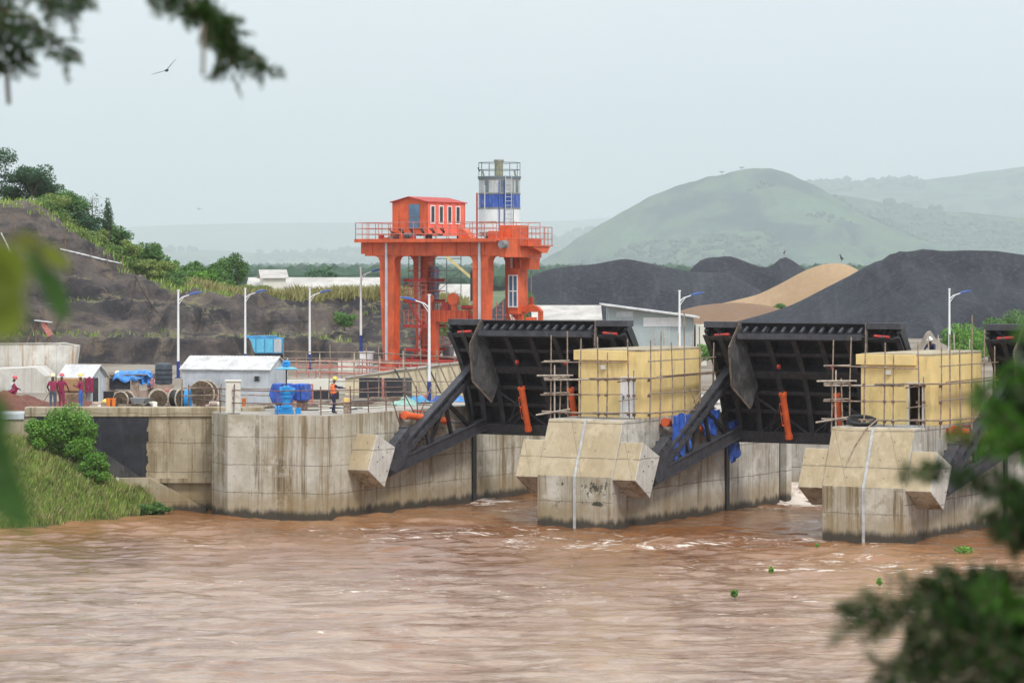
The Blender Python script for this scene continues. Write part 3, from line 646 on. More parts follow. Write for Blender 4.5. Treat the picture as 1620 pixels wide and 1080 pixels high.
# ---- radial gates
RG, TY, TZ = 10.25, 2.2, 2.35
def Pg(phi, r=RG): return (TY + r * math.cos(rad(phi)), TZ + r * math.sin(rad(phi)))
def arc_prism(x0, x1, p0, p1, r0, r1, n=14, mb=None, mi=0):
    mb = mb or MB(); ps = lin(p0, p1, n)
    poly = [Pg(p, r0) for p in ps] + [Pg(p, r1) for p in reversed(ps)]
    # as a strip so that the long caps stay convex
    for i in range(n - 1):
        mb.prism([Pg(ps[i], r0), Pg(ps[i + 1], r0), Pg(ps[i + 1], r1), Pg(ps[i], r1)], 'x', x0, x1, mi)
    return mb
def gate(label):
    root = thing('radial_gate', label, 'sluice gate', (0, 0, 0), DAMROT, 'raised black radial gates')
    G = M['gate']; T_ = M['gate_top']
    arc_prism(.15, 10.5, 7.6, 44.2, 10.2, 10.25, 16).build('skin_plate', G, root)
    # horizontal girders
    for phi, d, t in ((9.2, .95, .42), (16.5, .5, .05), (22.5, .62, .05), (29, .75, .3), (35.5, .6, .06), (41.5, .62, .05)):
        y0, z0 = Pg(phi, 10.19 - d); y1, z1 = Pg(phi, 10.18); n = Vector((0, -math.sin(rad(phi)), math.cos(rad(phi))))
        mb = MB(); x0, x1 = (.2, 10.45)
        p0 = Vector((x0, (y0 + y1) / 2, (z0 + z1) / 2)); p1 = Vector((x1, (y0 + y1) / 2, (z0 + z1) / 2))
        mb.bar(p0, p1, d, t if t > .1 else .035, 0, n)
        fl = Vector((0, y0, z0)); mb.bar(fl + Vector((x0, 0, 0)), fl + Vector((x1, 0, 0)), .05, .2 if t < .1 else t * 1.35, 1, n)
        mb.build('girder', [G, M['gate_fl']], root)
    # upright ribs
    for i, x in enumerate((.25, 1.0, 2.1, 3.5, 4.9, 6.3, 7.7, 8.6, 9.6, 10.38)):
        mb = arc_prism(x - .02, x + .02, 9.5, 43, 9.56, 10.19, 12)
        arc_prism(x - .13, x + .13, 9.5, 43, 9.50, 9.56, 12, mb, 1)
        mb.build('rib', [G, M['gate_fl']], root)
    # diagonal bracing across the back
    for x0, x1, pa, pb in ((2.1, 3.5, 10, 16), (3.5, 4.9, 16, 10), (4.9, 6.3, 10, 16), (6.3, 7.7, 16, 10), (7.7, 8.6, 10, 16), (2.1, 3.5, 22, 16), (6.3, 7.7, 22, 16.5)):
        a = (x0,) + Pg(pa, 9.35); b_ = (x1,) + Pg(pb, 9.35); MB().bar(a, b_, .09, .09).build('brace', G, root)
    # flap leaf in the middle: top rail with teeth
    y, z = Pg(43.6, 10.0)
    mb = MB(); mb.box(2.05, 8.6, y - .35, y + .3, z - .42, z - .3); mb.box(2.05, 8.6, y - .38, y - .33, z - .56, z - .28); mb.build('top_rail', T_, root)
    tm = MB().bar((0, -.25, -.1), (0, .2, .16), .13, .12).bar((0, -.25, .0), (0, -.2, -.2), .09, .1).mesh('tooth', T_)
    for i in range(13):
        o = bpy.data.objects.new('tooth', tm); C.objects.link(o); o.parent = root; o.location = (2.35 + i * .505, y - .05, z - .16)
    # end sections, topped with flat plates
    for s in (0, 1):
        f = (lambda x: x) if s == 0 else (lambda x: 10.65 - x)
        x0, x1 = sorted((f(.12), f(1.9)))
        MB().box(x0, x1, 9.28, 9.95, 9.22, 9.52).build('end_cap', T_, root, bevel=.01)
        mb = MB(); xa, xb = sorted((f(.13), f(.33))); arc_prism(xa, xb, 8, 43.5, 9.75, 10.22, 12, mb); mb.build('edge_frame', G, root)
        MB().bar((f(.6), 9.5, 9.2), (f(1.5), 10.2, 8.2), .22, .14).build('gusset', G, root)
        MB().tube([(f(.7), 9.3, 8.85), (f(1.5), 9.3, 8.9)], .07, 8).build('lock_pin', M['red'], root)
        # splayed side plate
        poly = [(9.5, 9.45), (8.88, 8.23), (9.03, 6.39), (10.1, 5.31), (10.47, 6.4), (10.03, 7.58)]
        vs_ = []
        for off in (0, .12):
            for b_, z_ in poly: vs_.append((f(1.93 + .45 * (b_ - 9.5) + off), b_, z_))
        n = 6; mb = MB(); mb.add(vs_, [tuple(range(n)), tuple(range(n, 2 * n))] + [(i, (i + 1) % n, n + (i + 1) % n, n + i) for i in range(n)])
        sp = mb.build('side_plate', M['gate_plate'], root)
        mb = MB(); oo = -.04 if s == 0 else -.04
        for i in (0, 1, 2):
            a, c_ = poly[i], poly[i + 1]; mb.bar((f(1.93 + .45 * (a[0] - 9.5) + .06), a[0] - .02, a[1]), (f(1.93 + .45 * (c_[0] - 9.5) + .06), c_[0] - .02, c_[1]), .2, .06, 0, (1, 0, 0))
        mb.build('plate_edge', M['gate_edge'], sp)
        # arms from the trunnion pin
        pin = Vector((f(.62), 2.75, 2.45))
        up = [Vector((f(.95), *Pg(29.5, 9.35))), Vector((f(2.1), *Pg(29.5, 9.35)))]; lo = [Vector((f(1.0), *Pg(10.5, 9.3))), Vector((f(2.1), *Pg(10.5, 9.3)))]
        mb = MB(); mb.bar(pin + Vector((0, 0, .22)), up[0] + Vector((0, 0, .22)), .42, .12); mb.bar(pin - Vector((0, 0, .3)), up[0] - Vector((0, 0, .3)), .42, .2); mb.bar(pin, up[0], .06, .5)
        for k_ in range(9): q_ = pin + (up[0] - pin) * (.12 + k_ * .095); mb.bar(q_ - Vector((0, 0, .3)), q_ + Vector((0, 0, .2)), .3, .06)
        mb.build('upper_arm', M['gate_top'], root)
        mb = MB(); mb.bar(pin + Vector((0, .2, -.2)), lo[0], .3, .5, 0); mb.bar(pin + Vector((0, .2, .08)), lo[0] + Vector((0, 0, .27)), .44, .05); mb.bar(pin + Vector((0, .2, -.5)), lo[0] - Vector((0, 0, .27)), .44, .05)
        mb.build('lower_arm', M['gate_top'], root)
        def on(A, B, t_): return A + (B - A) * t_
        for ta, tb_ in ((.42, .42), (.66, .66), (.66, .42), (.88, .88), (.66, .88)):
            MB().bar(on(pin, up[0], ta), on(pin, lo[0], tb_), .16, .18).build('arm_strut', M['gate_top'] if ta < .6 else G, root)
        mb = MB(); xa, xb = sorted((pin.x - .34, pin.x + .34))
        mb.prism([(2.15, 1.75), (1.95, 2.3), (2.35, 3.0), (4.2, 4.15), (4.75, 3.4), (4.5, 2.6), (3.0, 1.95)], 'x', pin.x - .24, pin.x + .24)
        mb.lathe([(.3, -.5), (.3, .5)], (pin.x, 2.45, 2.4), 14, 0, Matrix.Rotation(PI / 2, 3, 'Y'))
        for k in range(4): mb.bar((xa, 3.0 + k * .42, 3.25 + k * .3), (xb, 3.0 + k * .42, 3.25 + k * .3), .06, .16)
        mb.build('trunnion_hub', M['gate_top'], root, bevel=.02)
        MB().bar((f(.07), *Pg(7.5, 9.9)), (f(.07), Pg(7.5, 9.9)[0], -.5), .08, .35).build('slot_shade_strip', G, root)  # dark strip flush with the wall, painted in for the slot's shade
    return root
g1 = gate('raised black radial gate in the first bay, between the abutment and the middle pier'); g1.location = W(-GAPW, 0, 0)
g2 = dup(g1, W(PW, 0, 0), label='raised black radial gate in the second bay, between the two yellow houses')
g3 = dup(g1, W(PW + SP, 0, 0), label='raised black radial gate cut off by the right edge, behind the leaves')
# ---- hydraulic cylinders of the flap leaf
def cylinder(x, base, label, loc):
    root = thing('hydraulic_cylinder', label, 'hydraulic cylinder', loc, DAMROT, 'orange hydraulic cylinders on the gates')
    lo_ = Vector((x, *Pg(9.5, 8.85))); hi = Vector((x, *Pg(33.5, 9.05))); d = (hi - lo_)
    MB().tube([lo_, lo_ + d * .62], .16, 14).tube([lo_ + d * .60, lo_ + d * .64], .2, 14).tube([lo_ + d * .0, lo_ + d * .05], .19, 14).build('barrel', M['orange_cyl'], root, smooth=True)
    MB().tube([lo_ + d * .64, hi], .045, 8).build('piston_rod', M['gate'], root)
    mb = MB()
    for k in (.18, .34, .48): mb.tube([lo_ + d * k + Vector((-.1, -.08, 0)), lo_ + d * k + Vector((-.2, -.12, .02))], .045, 8)
    mb.tube([lo_ + d * .18 + Vector((-.2, -.12, 0)), lo_ + d * .48 + Vector((-.2, -.12, 0))], .02, 6)
    mb.build('oil_line', M['orange_cyl'], root)
    MB().lathe([(.04, -.08), (.12, -.06), (.12, .06), (.04, .08)], hi, 12, 0, Matrix.Rotation(PI / 2, 3, 'Y')).build('rod_eye', M['red'], root)
    h = [Vector((x - .2 - .5 * math.sin(t * PI), *(lo_ + d * (.2 + .25 * t)).yz)) - Vector((0, .3, .9 * math.sin(t * PI))) for t in lin(0, 1, 10)]
    MB().tube(h, .03, 6).build('hose', M['rubber'], root)
    return root
cy = cylinder(3.95, 0, 'orange flap gate cylinder hanging at the left of the first gate', W(-GAPW, 0, 0))
for gi, x, lb in ((0, 2.85, 'red orange flap gate cylinder beside the scaffold of the middle house, first gate'),):
    dup(cy, W(-GAPW, 0, 0) + Vd * x, label=lb)
dup(cy, W(PW, 0, 0), label='orange flap gate cylinder at the left of the second gate')
dup(cy, W(PW, 0, 0) + Vd * 2.85, label='red orange flap gate cylinder beside the scaffold of the right house, second gate')
dup(cy, W(PW + SP, 0, 0), label='orange flap gate cylinder in the third gate behind the leaves') if False else None
def hoist(loc, label):
    root = thing('hydraulic_cylinder', label, 'hydraulic cylinder', loc, DAMROT, 'orange hoist cylinders on the side walls')
    p = Vector((.38, 4.7, 4.78)); q = Vector((.8, 10.6, 4.1)); d = q - p
    MB().tube([p, p + d * .62], .17, 14).tube([p - d * .012, p + d * .03], .21, 14).tube([p + d * .59, p + d * .63], .21, 14).build('barrel', M['orange_cyl'], root, smooth=True)
    MB().tube([p + d * .63, q], .07, 8).build('piston_rod', M['grey'], root)
    MB().bar((.0, 4.9, 4.75), (.38, 4.9, 4.75), .3, .2).tube([p + Vector((0, .9, .2)), p + Vector((0, 2.6, .02))], .03, 6).build('wall_bracket', M['red'], root)
    return root
h1 = hoist(W(-GAPW, 0, 0), 'orange hoist cylinder lying along the abutment wall at the first gate')
dup(h1, W(PW, 0, 0), label='orange hoist cylinder half hidden by blue tarpaulin on the middle pier')
dup(h1, W(PW + SP, 0, 0), label='orange hoist cylinder behind leaves on the right hand pier')
# ---- yellow gate houses
def house(idx, label, opened):
    root = thing('gate_house', label, 'house', W(idx * SP, 0, 5), DAMROT, 'yellow gate houses on the piers')
    H = 3.17; fx0, fx1, fy = .6, 3.97, 2.95
    arc = [(2.285 + 1.685 * math.cos(t), 8.9 + 1.685 * math.sin(t)) for t in lin(0, PI, 15)]
    dx0, dx1, dz = 2.9, 3.62, 1.95
    # walls as a plan loop, with the doorway left open in front
    mb = MB()
    loop = [(fx1, fy)] + arc + [(fx0, fy)]
    n = len(loop)
    for i in range(n - 1):
        (xa, ya), (xb, yb) = loop[i], loop[i + 1]
        mb.add([(xa, ya, .02), (xb, yb, .02), (xb, yb, H), (xa, ya, H)], [(0, 1, 2, 3)])
    for (xa, xb, za, zb) in ((fx0, dx0, .02, H), (dx1, fx1, .02, H), (dx0, dx1, dz, H)):
        mb.add([(xa, fy, za), (xb, fy, za), (xb, fy, zb), (xa, fy, zb)], [(0, 1, 2, 3)])
    # reveals
    for (xa, xb, za, zb) in ((dx0, dx0, .02, dz), (dx1, dx1, .02, dz)):
        mb.add([(xa, fy, za), (xa, fy + .22, za), (xa, fy + .22, zb), (xa, fy, zb)], [(0, 1, 2, 3)])
    mb.add([(dx0, fy, dz), (dx1, fy, dz), (dx1, fy + .22, dz), (dx0, fy + .22, dz)], [(0, 1, 2, 3)])
    w = mb.build('wall', M['yellow'], root)
    me = w.data; 
    MB().prism([(x, y) for x, y in loop], 'z', H + .002, H + .09).build('roof', M['conc_wall'], root)
    MB().box(fx0 - .17, 3.3, fy - .2, fy - .003, H - .42, H + .05).build('fascia', M['yellow'], root, bevel=.01)
    # side return of the fascia
    MB().box(fx0 - .17, fx0 - .003, fy, fy + 5.5, H - .42, H + .05).build('fascia', M['yellow'], root)
    fr = MB(); fr.box(dx0 - .03, dx0 + .04, fy - .015, fy + .1, .02, dz + .04).box(dx1 - .04, dx1 + .03, fy - .015, fy + .1, .02, dz + .04).box(dx0 + .04, dx1 - .04, fy - .015, fy + .1, dz - .05, dz + .04)
    if not opened:
        d = MB().box(dx0 + .05, dx1 - .05, fy + .08, fy + .13, .04, dz - .06)
        for z0 in (.15, 1.0): d.box(dx0 + .14, dx1 - .14, fy + .065, fy + .08, z0, z0 + .7)
        d = d.build('door', M['white'], root, bevel=.006); MB().box(dx0 + .09, dx0 + .13, fy + .02, fy + .078, .9, 1.1).build('handle', M['grey'], d)
        fr.build('door_frame', M['white'], root)
    else:
        fr.build('door_frame', M['bollard'], root)
        fl = MB().box(fx0 + .1, fx1 - .1, fy + .22, 8.5, .0, .03).build('floor_slab', M['conc_wall'], root)
        MB().box(dx0 - .9, dx0 - .02, fy + .25, fy + .3, .04, dz).build('door', M['grey'], root)
    MB().box(1.85, 2.1, fy - .12, fy - .004, H - .86, H - .66).tube([(1.92, fy - .06, H - .68), (1.92, fy - .02, H - .55)], .015, 5).build('wall_lamp', M['bollard'], root, bevel=.01)
    MB().box(fx0 - .25, fx1 + .02, fy - .5, fy - .05, .005, .06).build('threshold_slab', M['galv'] if opened else M['deck'], root)
    return root
house(0, 'yellow gate house on the middle pier with a closed white door', False)
house(1, 'yellow gate house on the right pier with an open dark doorway', True)
# ---- scaffolds round the houses
def scaffold(idx, label, seed):
    r = jag(seed); root = thing('scaffold', label, 'scaffold', W(idx * SP, 0, 5), DAMROT, 'pole scaffolds round the yellow houses')
    def pole(p, q, rr=.036, m='pole', nm='pole'):
        p = Vector(p); q = Vector(q); mid = (p + q) / 2 + Vector((r.uniform(-.03, .03), r.uniform(-.03, .03), 0))
        MB().tube([p, mid, q], rr * r.uniform(.9, 1.1), 6, r2=rr * .85).build(nm, M[m], root)
    yb = 2.3
    fr = [(-.55, -.35, 3.95), (-.05, -.35, 2.1), (.35, -.35, 4.1), (1.05, -.1, 3.75), (2.05, -.2, 3.8), (2.45, -.1, 3.15), (3.65, -.1, 3.85), (3.95, -.2, 2.3), (4.75, -.45, 3.7)]
    for x, z0, z1 in fr: pole((x + r.uniform(-.05, .05), yb, z0), (x + r.uniform(-.08, .08), yb, z1 + r.uniform(-.1, .1)))
    pole((-.35, yb, -.3), (-.35, yb, 2.5), .04, 'pole_lt')
    side = [(3.4, 4.15), (4.7, 3.6), (6.0, 5.0), (7.6, 4.3), (9.2, 3.5), (10.6, 3.4)]
    for b_, z1 in side:
        xx = 4.75 if b_ < 9 else 4.75 - (b_ - 9) * .45
        pole((xx, b_, -.3 + r.uniform(-.1, .1)), (xx + r.uniform(-.06, .06), b_ + r.uniform(-.1, .1), z1))
    for x in (1.1, 1.9, 2.7, 0.6): pole((x, 10.9, 2.6), (x, 10.9, 3.9 + r.uniform(-.2, .3)), .035, 'pole_lt')
    for z in (.22, 1.12, 1.85, 2.65):
        thick = .05 if z in (.22, 1.85) else .035
        pole((-1.1 + r.uniform(0, .3), yb - .05, z + r.uniform(-.06, .06)), (2.9 + r.uniform(-.3, .8), yb - .05, z + r.uniform(-.06, .06)), thick, 'pole_lt' if z == 1.85 else 'pole', 'ledger')
        if z in (.22, 1.85): pole((1.6, yb - .12, z + .05), (4.95, yb - .12, z + .12), thick, 'pole', 'ledger')
        pole((4.8, 2.1, z + .1), (4.72, 9.4, z + r.uniform(.05, .2)), thick * .9, 'pole', 'ledger')
        pole((-1.0, yb + .1, z + .02), (-.2, yb + 1.2, z + .04), .035, 'pole_lt', 'ledger')
    pole((-1.3, 2.2, .1), (.5, 2.25, .42), .05, 'pole_lt', 'ledger'); pole((-1.25, 2.2, 1.98), (.7, 2.2, 2.03), .05, 'pole_lt', 'ledger')
    pole((3.1, yb, .85), (4.1, yb, .98), .03, 'pole', 'ledger'); pole((3.05, yb, 1.75), (4.2, yb, 1.95), .035, 'pole', 'ledger')
    for (b0, b1) in ((6.2, 8.0), (8.2, 9.6), (7.2, 6.4)): pole((4.8, b0, .2), (4.8, b1, 1.4), .03, 'pole', 'brace')
    # walking boards
    for k in range(3): MB().bar((4.5 + .13 * k, 3.6, 1.98 + .02 * k), (4.45 + .13 * k, 9.2, 2.05 + .01 * k), .12, .035).build('board', M['wood'], root)
    for k in range(2): MB().bar((3.2, yb + .1 + .14 * k, 1.93), (4.9, yb + .1 + .14 * k, 1.97), .12, .035).build('board', M['wood'], root)
    # couplers
    mb = MB()
    for x, z0, z1 in fr:
        for z in (.22, 1.12, 1.85):
            if z0 < z < z1: mb.box(x - .06, x + .06, yb - .09, yb + .03, z - .06, z + .06)
    mb.build('couplers', M['rustpipe'], root)['kind'] = 'stuff'
    return root
scaffold(0, 'pole scaffold round the yellow house on the middle pier', 3)
scaffold(1, 'pole scaffold round the yellow house with the open doorway', 8)
# rail pedestals and coil on the right pier
def torus_coil(name, label, cat, c, R, r_, turns, mat, rz=0, tilt=0, group=None):
    mb = MB(); rr = jag(int(c[0] * 10)); pts = []
    n = 20 * turns
    for i in range(n + 1):
        t = 2 * PI * i / 20; k = R * (1 + .06 * math.sin(i * .7))
        pts.append((k * math.cos(t), .75 * k * math.sin(t), .04 + .11 * (i / 20) / max(1, turns) * turns * .5 + .05 * math.sin(t * .5)))
    mb.tube(pts, r_, 6); o = mb.build(name, mat, None, smooth=True, loc=c, rot=(tilt, 0, rz)); return tag(o, label, cat, group)
torus_coil('hose_coil', 'thick black hose coil lying on top of the right pier by the yellow house', 'hose', W(SP + 1.05, 2.0, 5.1), .62, .06, 4, M['rubber'], 0, .35)
mb = MB().tube([W(SP + 1.9, 1.9, 5.35), W(SP + 1.7, .9, 4.9), W(SP + 1.35, .45, 4.1), W(SP + 1.2, .15, 3.5)], .035, 6)
tag(mb.build('loose_cable', M['pole']), 'loose grey cable hanging down the sloping face of the right pier', 'cable')
# blue tarps hanging on the right sides of piers
def hanging_tarp(name, label, loc, w, h, mat, seed, rz=DAMROT, fold=.18, group=None, nx=26, nz_=20, taper=.3):
    r = jag(seed); vs_ = []; fs = []
    for j in range(nz_ + 1):
        for i in range(nx + 1):
            u = i / nx; v = j / nz_
            x = (u - .5) * w * (1 - taper * v * (0.6 + .4 * math.sin(seed)) ) + .1 * fbm(u * 2, v * 2, seed, 2)
            d = fold * (math.sin(u * 15 + 2.5 * v + seed) * .5 + fbm(u * 4, v * 1.5, seed, 3)) * (.3 + v)
            z = -h * v * (1 - .18 * math.sin(u * 5 + seed) ** 2) - .05 * math.sin(u * 9) * (1 - v)
            vs_.append((d, x, z))
    for j in range(nz_):
        for i in range(nx): a = j * (nx + 1) + i; fs.append((a, a + 1, a + nx + 2, a + nx + 1))
    mb = MB(); mb.add(vs_, fs); me = mb.mesh(name, mat, smooth=True); o = bpy.data.objects.new(name, me); C.objects.link(o); o.location = loc; o.rotation_euler = (0, 0, rz)
    s = o.modifiers.new('thickness', 'SOLIDIFY'); s.thickness = .015
    return tag(o, label, 'tarpaulin', group)
hanging_tarp('tarpaulin', 'wide blue tarpaulin hanging on the side of the middle pier beside the scaffold', W(PW + .75, 5.6, 5.15), 2.0, 2.2, M['tarp'], 3)
hanging_tarp('tarpaulin', 'blue tarpaulin bunched round the orange cylinder behind the gate arm', W(PW + .8, 8.6, 5.25), 2.0, 1.3, M['tarp'], 6)
hanging_tarp('tarpaulin', 'narrow blue tarpaulin strip hanging under the gate arm of the second gate', W(PW + .85, 11.2, 4.6), 1.5, 2.1, M['tarp'], 9, taper=.7)
# scaffold poles leaning on the abutment wall under the first gate arm
def pole_bundle(name, label, cat, segs, mat, r=.035, loc=(0, 0, 0), rz=0):
    root = thing(name, label, cat, loc, rz)
    for i, (p, q) in enumerate(segs): MB().tube([p, q], r, 6).build('pole', M[mat] if isinstance(mat, str) else mat, root)
    return root
pole_bundle('scaffold', 'thin dark scaffold poles crossing on the abutment wall behind the first gate arm', 'scaffold',
    [((.25, 2.6, 2.8), (.3, 8.2, 5.3)), ((.35, 3.6, 5.5), (.3, 5.3, 2.6)), ((.3, 4.6, 6.0), (.3, 7.6, 2.9)), ((.4, 5.6, 3.0), (.35, 9.2, 5.6)), ((.3, 5.9, 6.2), (.3, 6.2, 2.9)), ((.4, 4.2, 3.4), (.4, 8.8, 3.6)), ((.3, 7.4, 6.2), (.35, 5.2, 3.6))], 'rustpipe', .03, W(-GAPW, 0, 0), DAMROT)
# chutes of white water behind the piers
def chute(a0, lab, WID=64.0):
    root_m = M.setdefault('froth', flat('white_froth', (.66, .58, .51), .4, 0, .3, 1.6, (.3, .17, .1), .85, .8))
    nx, ny = 200, 40; vs_ = []; fs = []
    for j in range(ny + 1):
        for i in range(nx + 1):
            u, v = i / nx, j / ny; b_ = 19.75 + 2.7 * v; z = -.12 + .95 * sst(v * 1.05) ** 1.1 + .45 * abs(fbm(u * 45, v * 4, a0, 5)) * (1 - v) ** .5
            w = W(a0 + .01 + (WID - .02) * u, b_, z); vs_.append(tuple(w))
    for j in range(ny):
        for i in range(nx): a = j * (nx + 1) + i; fs.append((a, a + 1, a + nx + 2, a + nx + 1))
    mb = MB(); mb.add(vs_, fs); o = mb.build('spillway_water', root_m, smooth=True); o['kind'] = 'structure'
    tag(MB().box(0, WID, 0, 7.45, .3, 4.93).build('head_wall', M['conc_side'], loc=W(a0, 22.45, 0), rot=(0, 0, DAMROT)), lab, 'wall')
chute(-GAPW, 'long concrete head wall behind the piers above the white water')
# ================================================================= gantry crane
cr_loc = Vector((-8.46, 212.0, 4.95))
cr_ = thing('gantry_crane', 'tall orange gantry crane with a red orange machine house on top', 'crane', cr_loc, DAMROT)
Or = M['orange']
ZB = 8.0; ZT = 9.0     # underside and top of the girders above ground
def leg(x, y, name='leg', inward=1):
    mb = MB()
    w0, w1 = .78, 1.16
    # tapered box leg, wider at the top with curved haunches towards the girder
    o0 = x - (.48 if inward > 0 else -.48 + w0) ; 
    xc = x
    pr_ = [(xc - w0 / 2 + .12 * inward, .0), (xc + w0 / 2 + .1 * inward, .0), (xc + w1 / 2, ZB - 1.2), (xc + w1 / 2, ZB - .35)]
    pr_ += [(xc + w1 / 2 + .12, ZB - .1), (xc + w1 / 2 + .34, ZB)]
    pr_ += [(xc - w1 / 2 - .34, ZB), (xc - w1 / 2 - .12, ZB - .1), (xc - w1 / 2, ZB - .35), (xc - w1 / 2, ZB - 1.2)]
    mb.prism(pr_, 'y', y - .42, y + .42)
    o = mb.build(name, Or, cr_, bevel=.02)
    MB().box(xc - .5, xc + .5, y - .445, y + .445, ZB - .88, ZB - .84).build('flange_joint', M['red'], o)
    MB().box(xc - .06, xc + .1, y - .56, y - .43, .9, ZT - .1).build('cable_duct', M['galv'], o)
    return o
for x, y, i in ((.25, 0, 1), (7.55, 0, -1), (.25, 4.3, 1), (7.55, 4.3, -1)): leg(x, y, 'leg', i)
for y in (0, 4.3): MB().box(-1.5, 9.1 if y == 0 else 8.7, y - .45, y + .45, ZB + .003, ZT).build('main_girder', Or, cr_, bevel=.015)
MB().box(-1.9, -1.0, -.3, 4.6, ZB + .15, ZT - .05).build('end_girder', Or, cr_)
MB().box(9.103, 9.65, -.6, 4.2, ZB - .1, ZT + .2).build('end_girder', Or, cr_, bevel=.02)
MB().prism([(8.9, ZB - .11), (9.7, ZB - .11), (9.6, ZB - .9), (9.1, ZB - .9)], 'y', 2.6, 3.9).build('hoist_bracket', Or, cr_)
MB().box(-2.0, 9.2, -.95, 5.0, ZT + .004, ZT + .1).build('deck_plate', M['orange_lt'], cr_)
MB().box(-2.0, 9.15, -1.0, -.955, ZT - .08, ZT + .16).build('kick_plate', Or, cr_)
MB().box(9.66, 10.3, 1.2, 4.6, ZT - .35, ZT - .27).build('side_platform', Or, cr_)
mb = MB(); mb.prism([(1.8, ZT - .36), (4.4, ZT - .36), (4.0, ZT - .8), (3.4, ZT - .8)], 'x', 9.7, 10.2); mb.build('platform_bracket', Or, cr_)
def rail(parent, pts, h, mat, post=1.0, mids=(.5,), r=.028, name='guard_rail', z0=0):
    mb = MB(); pts = [Vector(p) for p in pts]
    for a, b_ in zip(pts, pts[1:]):
        L = (b_ - a).length; n = max(1, round(L / post))
        for k in range(n + 1):
            p = a + (b_ - a) * (k / n); mb.tube([p, p + Vector((0, 0, h))], r, 5)
        for f in list(mids) + [1.0]: mb.tube([a + Vector((0, 0, h * f)), b_ + Vector((0, 0, h * f))], r, 5)
    return mb.build(name, mat, parent)
zt = ZT + .1
rail(cr_, [(-1.95, -.9, zt), (9.1, -.9, zt)], 1.15, M['redrail'], .92, (.33, .66), .026)
rail(cr_, [(-1.95, 4.95, zt), (9.1, 4.95, zt)], 1.15, M['redrail'], .92, (.33, .66), .026)
rail(cr_, [(-1.95, -.9, zt), (-1.95, 4.95, zt)], 1.15, M['redrail'], .8, (.33, .66), .026)
rail(cr_, [(9.7, 1.25, ZT - .27), (10.25, 1.25, ZT - .27), (10.25, 4.55, ZT - .27), (9.7, 4.55, ZT - .27)], 1.2, M['redrail'], .55, (.33, .66), .026)
# machine house
hx0, hx1, hy0, hy1, hz0, hz1, hr = .2, 2.95, .35, 5.3, zt + .3, zt + 2.55, zt + 2.9
mh = MB(); mh.prism([(hx0, hz0), (hx1, hz0), (hx1, hz1), ((hx0 + hx1) / 2, hr - .05), (hx0, hz1)], 'y', hy0, hy1)
house_w = mh.build('machine_house', [Or], cr_)
MB().box(hx1 + .002, hx1 + .03, hy0 + .02, hy1 - .02, hz0, hz1 - .02).build('lighter_side_sheet', M['orange_lt'], house_w)  # right side in a lighter orange than the gable end
for k in range(6):
    y = hy0 + .02 + (hy1 - hy0 - .04) * k / 5; MB().box(hx1 + .03, hx1 + .05, y - .015, y + .015, hz0, hz1 - .02).build('panel_seam', M['red'], house_w)
mb = MB(); mid = (hx0 + hx1) / 2
mb.bar((hx0 - .12, (hy0 + hy1) / 2, hz1 - .01), (mid, (hy0 + hy1) / 2, hr), hy1 - hy0 + .3, .06, 0, (0, 0, 1)); mb.bar((hx1 + .12, (hy0 + hy1) / 2, hz1 - .01), (mid, (hy0 + hy1) / 2, hr), hy1 - hy0 + .3, .06, 0, (0, 0, 1))
mb.build('roof', M['red'], house_w)
for y in (1.0, 2.1, 3.2, 4.3):
    w_ = MB().box(hx1 + .035, hx1 + .06, y - .22, y + .22, hz0 + .85, hz0 + 1.95).build('window', M['dkwin'], house_w)
    MB().box(hx1 + .035, hx1 + .09, y - .29, y - .225, hz0 + .78, hz0 + 2.02).box(hx1 + .035, hx1 + .09, y + .225, y + .29, hz0 + .78, hz0 + 2.02).box(hx1 + .035, hx1 + .09, y - .225, y + .225, hz0 + 1.955, hz0 + 2.02).box(hx1 + .035, hx1 + .09, y - .225, y + .225, hz0 + .78, hz0 + .845).build('window_frame', M['white'], house_w)
d_ = MB().box(hx0 + 1.35, hx0 + 2.2, hy0 - .05, hy0 - .002, hz0 + .45, hz0 + 2.1).build('door', M['bluewin'], house_w)
MB().box(hx0 + 1.35, hx0 + 2.2, hy0 - .07, hy0 - .052, hz0 + 1.25, hz0 + 1.29).build('door_bar', M['grey'], house_w)
for x in (hx0 + .2, hx1 - .2):
    for y in (hy0 + .4, hy1 - .4): MB().box(x - .1, x + .1, y - .15, y + .15, zt, hz0).build('house_foot', M['gate'], cr_)
# festoon cable, motors and boxes on the platform
pts = [(1.0 + .18 * i - .4 * math.sin(i * 1.26), -.6, zt + .55 + .28 * math.sin(i * 1.26 + 1)) for i in range(28)]
MB().tube([(x * .9 - .2, y, z) for x, y, z in pts], .05, 5).build('festoon_cable', M['rubber'], cr_)
MB().tube([(1.6, -.5, zt + .25), (2.4, -.5, zt + .25)], .22, 12).box(1.7, 2.3, -.7, -.3, zt, zt + .1).build('winch_motor', M['grey'], cr_, bevel=.01)
MB().prism([(.35, zt), (1.4, zt), (1.1, zt + .55), (.75, zt + .6)], 'y', -.55, -.1).build('bearing_stool', Or, cr_)
MB().prism([(5.4, zt), (6.4, zt), (6.0, zt + .5), (5.7, zt + .7), (5.4, zt + .7)], 'y', .4, 1.2).build('bearing_stool', Or, cr_)
MB().box(8.3, 9.3, .8, 3.0, zt, zt + .95).build('hoist_house', Or, cr_, bevel=.02)
MB().box(8.1, 8.75, -.3, .6, zt, zt + .55).build('control_box', Or, cr_, bevel=.02)
MB().tube([(6.9, .3, zt), (6.9, .3, zt + 3.1)], .06, 6).build('mast', M['red'], cr_)
MB().tube([(7.5, .3, zt), (7.5, .3, zt + 3.6)], .035, 6).build('mast', M['galv'], cr_)
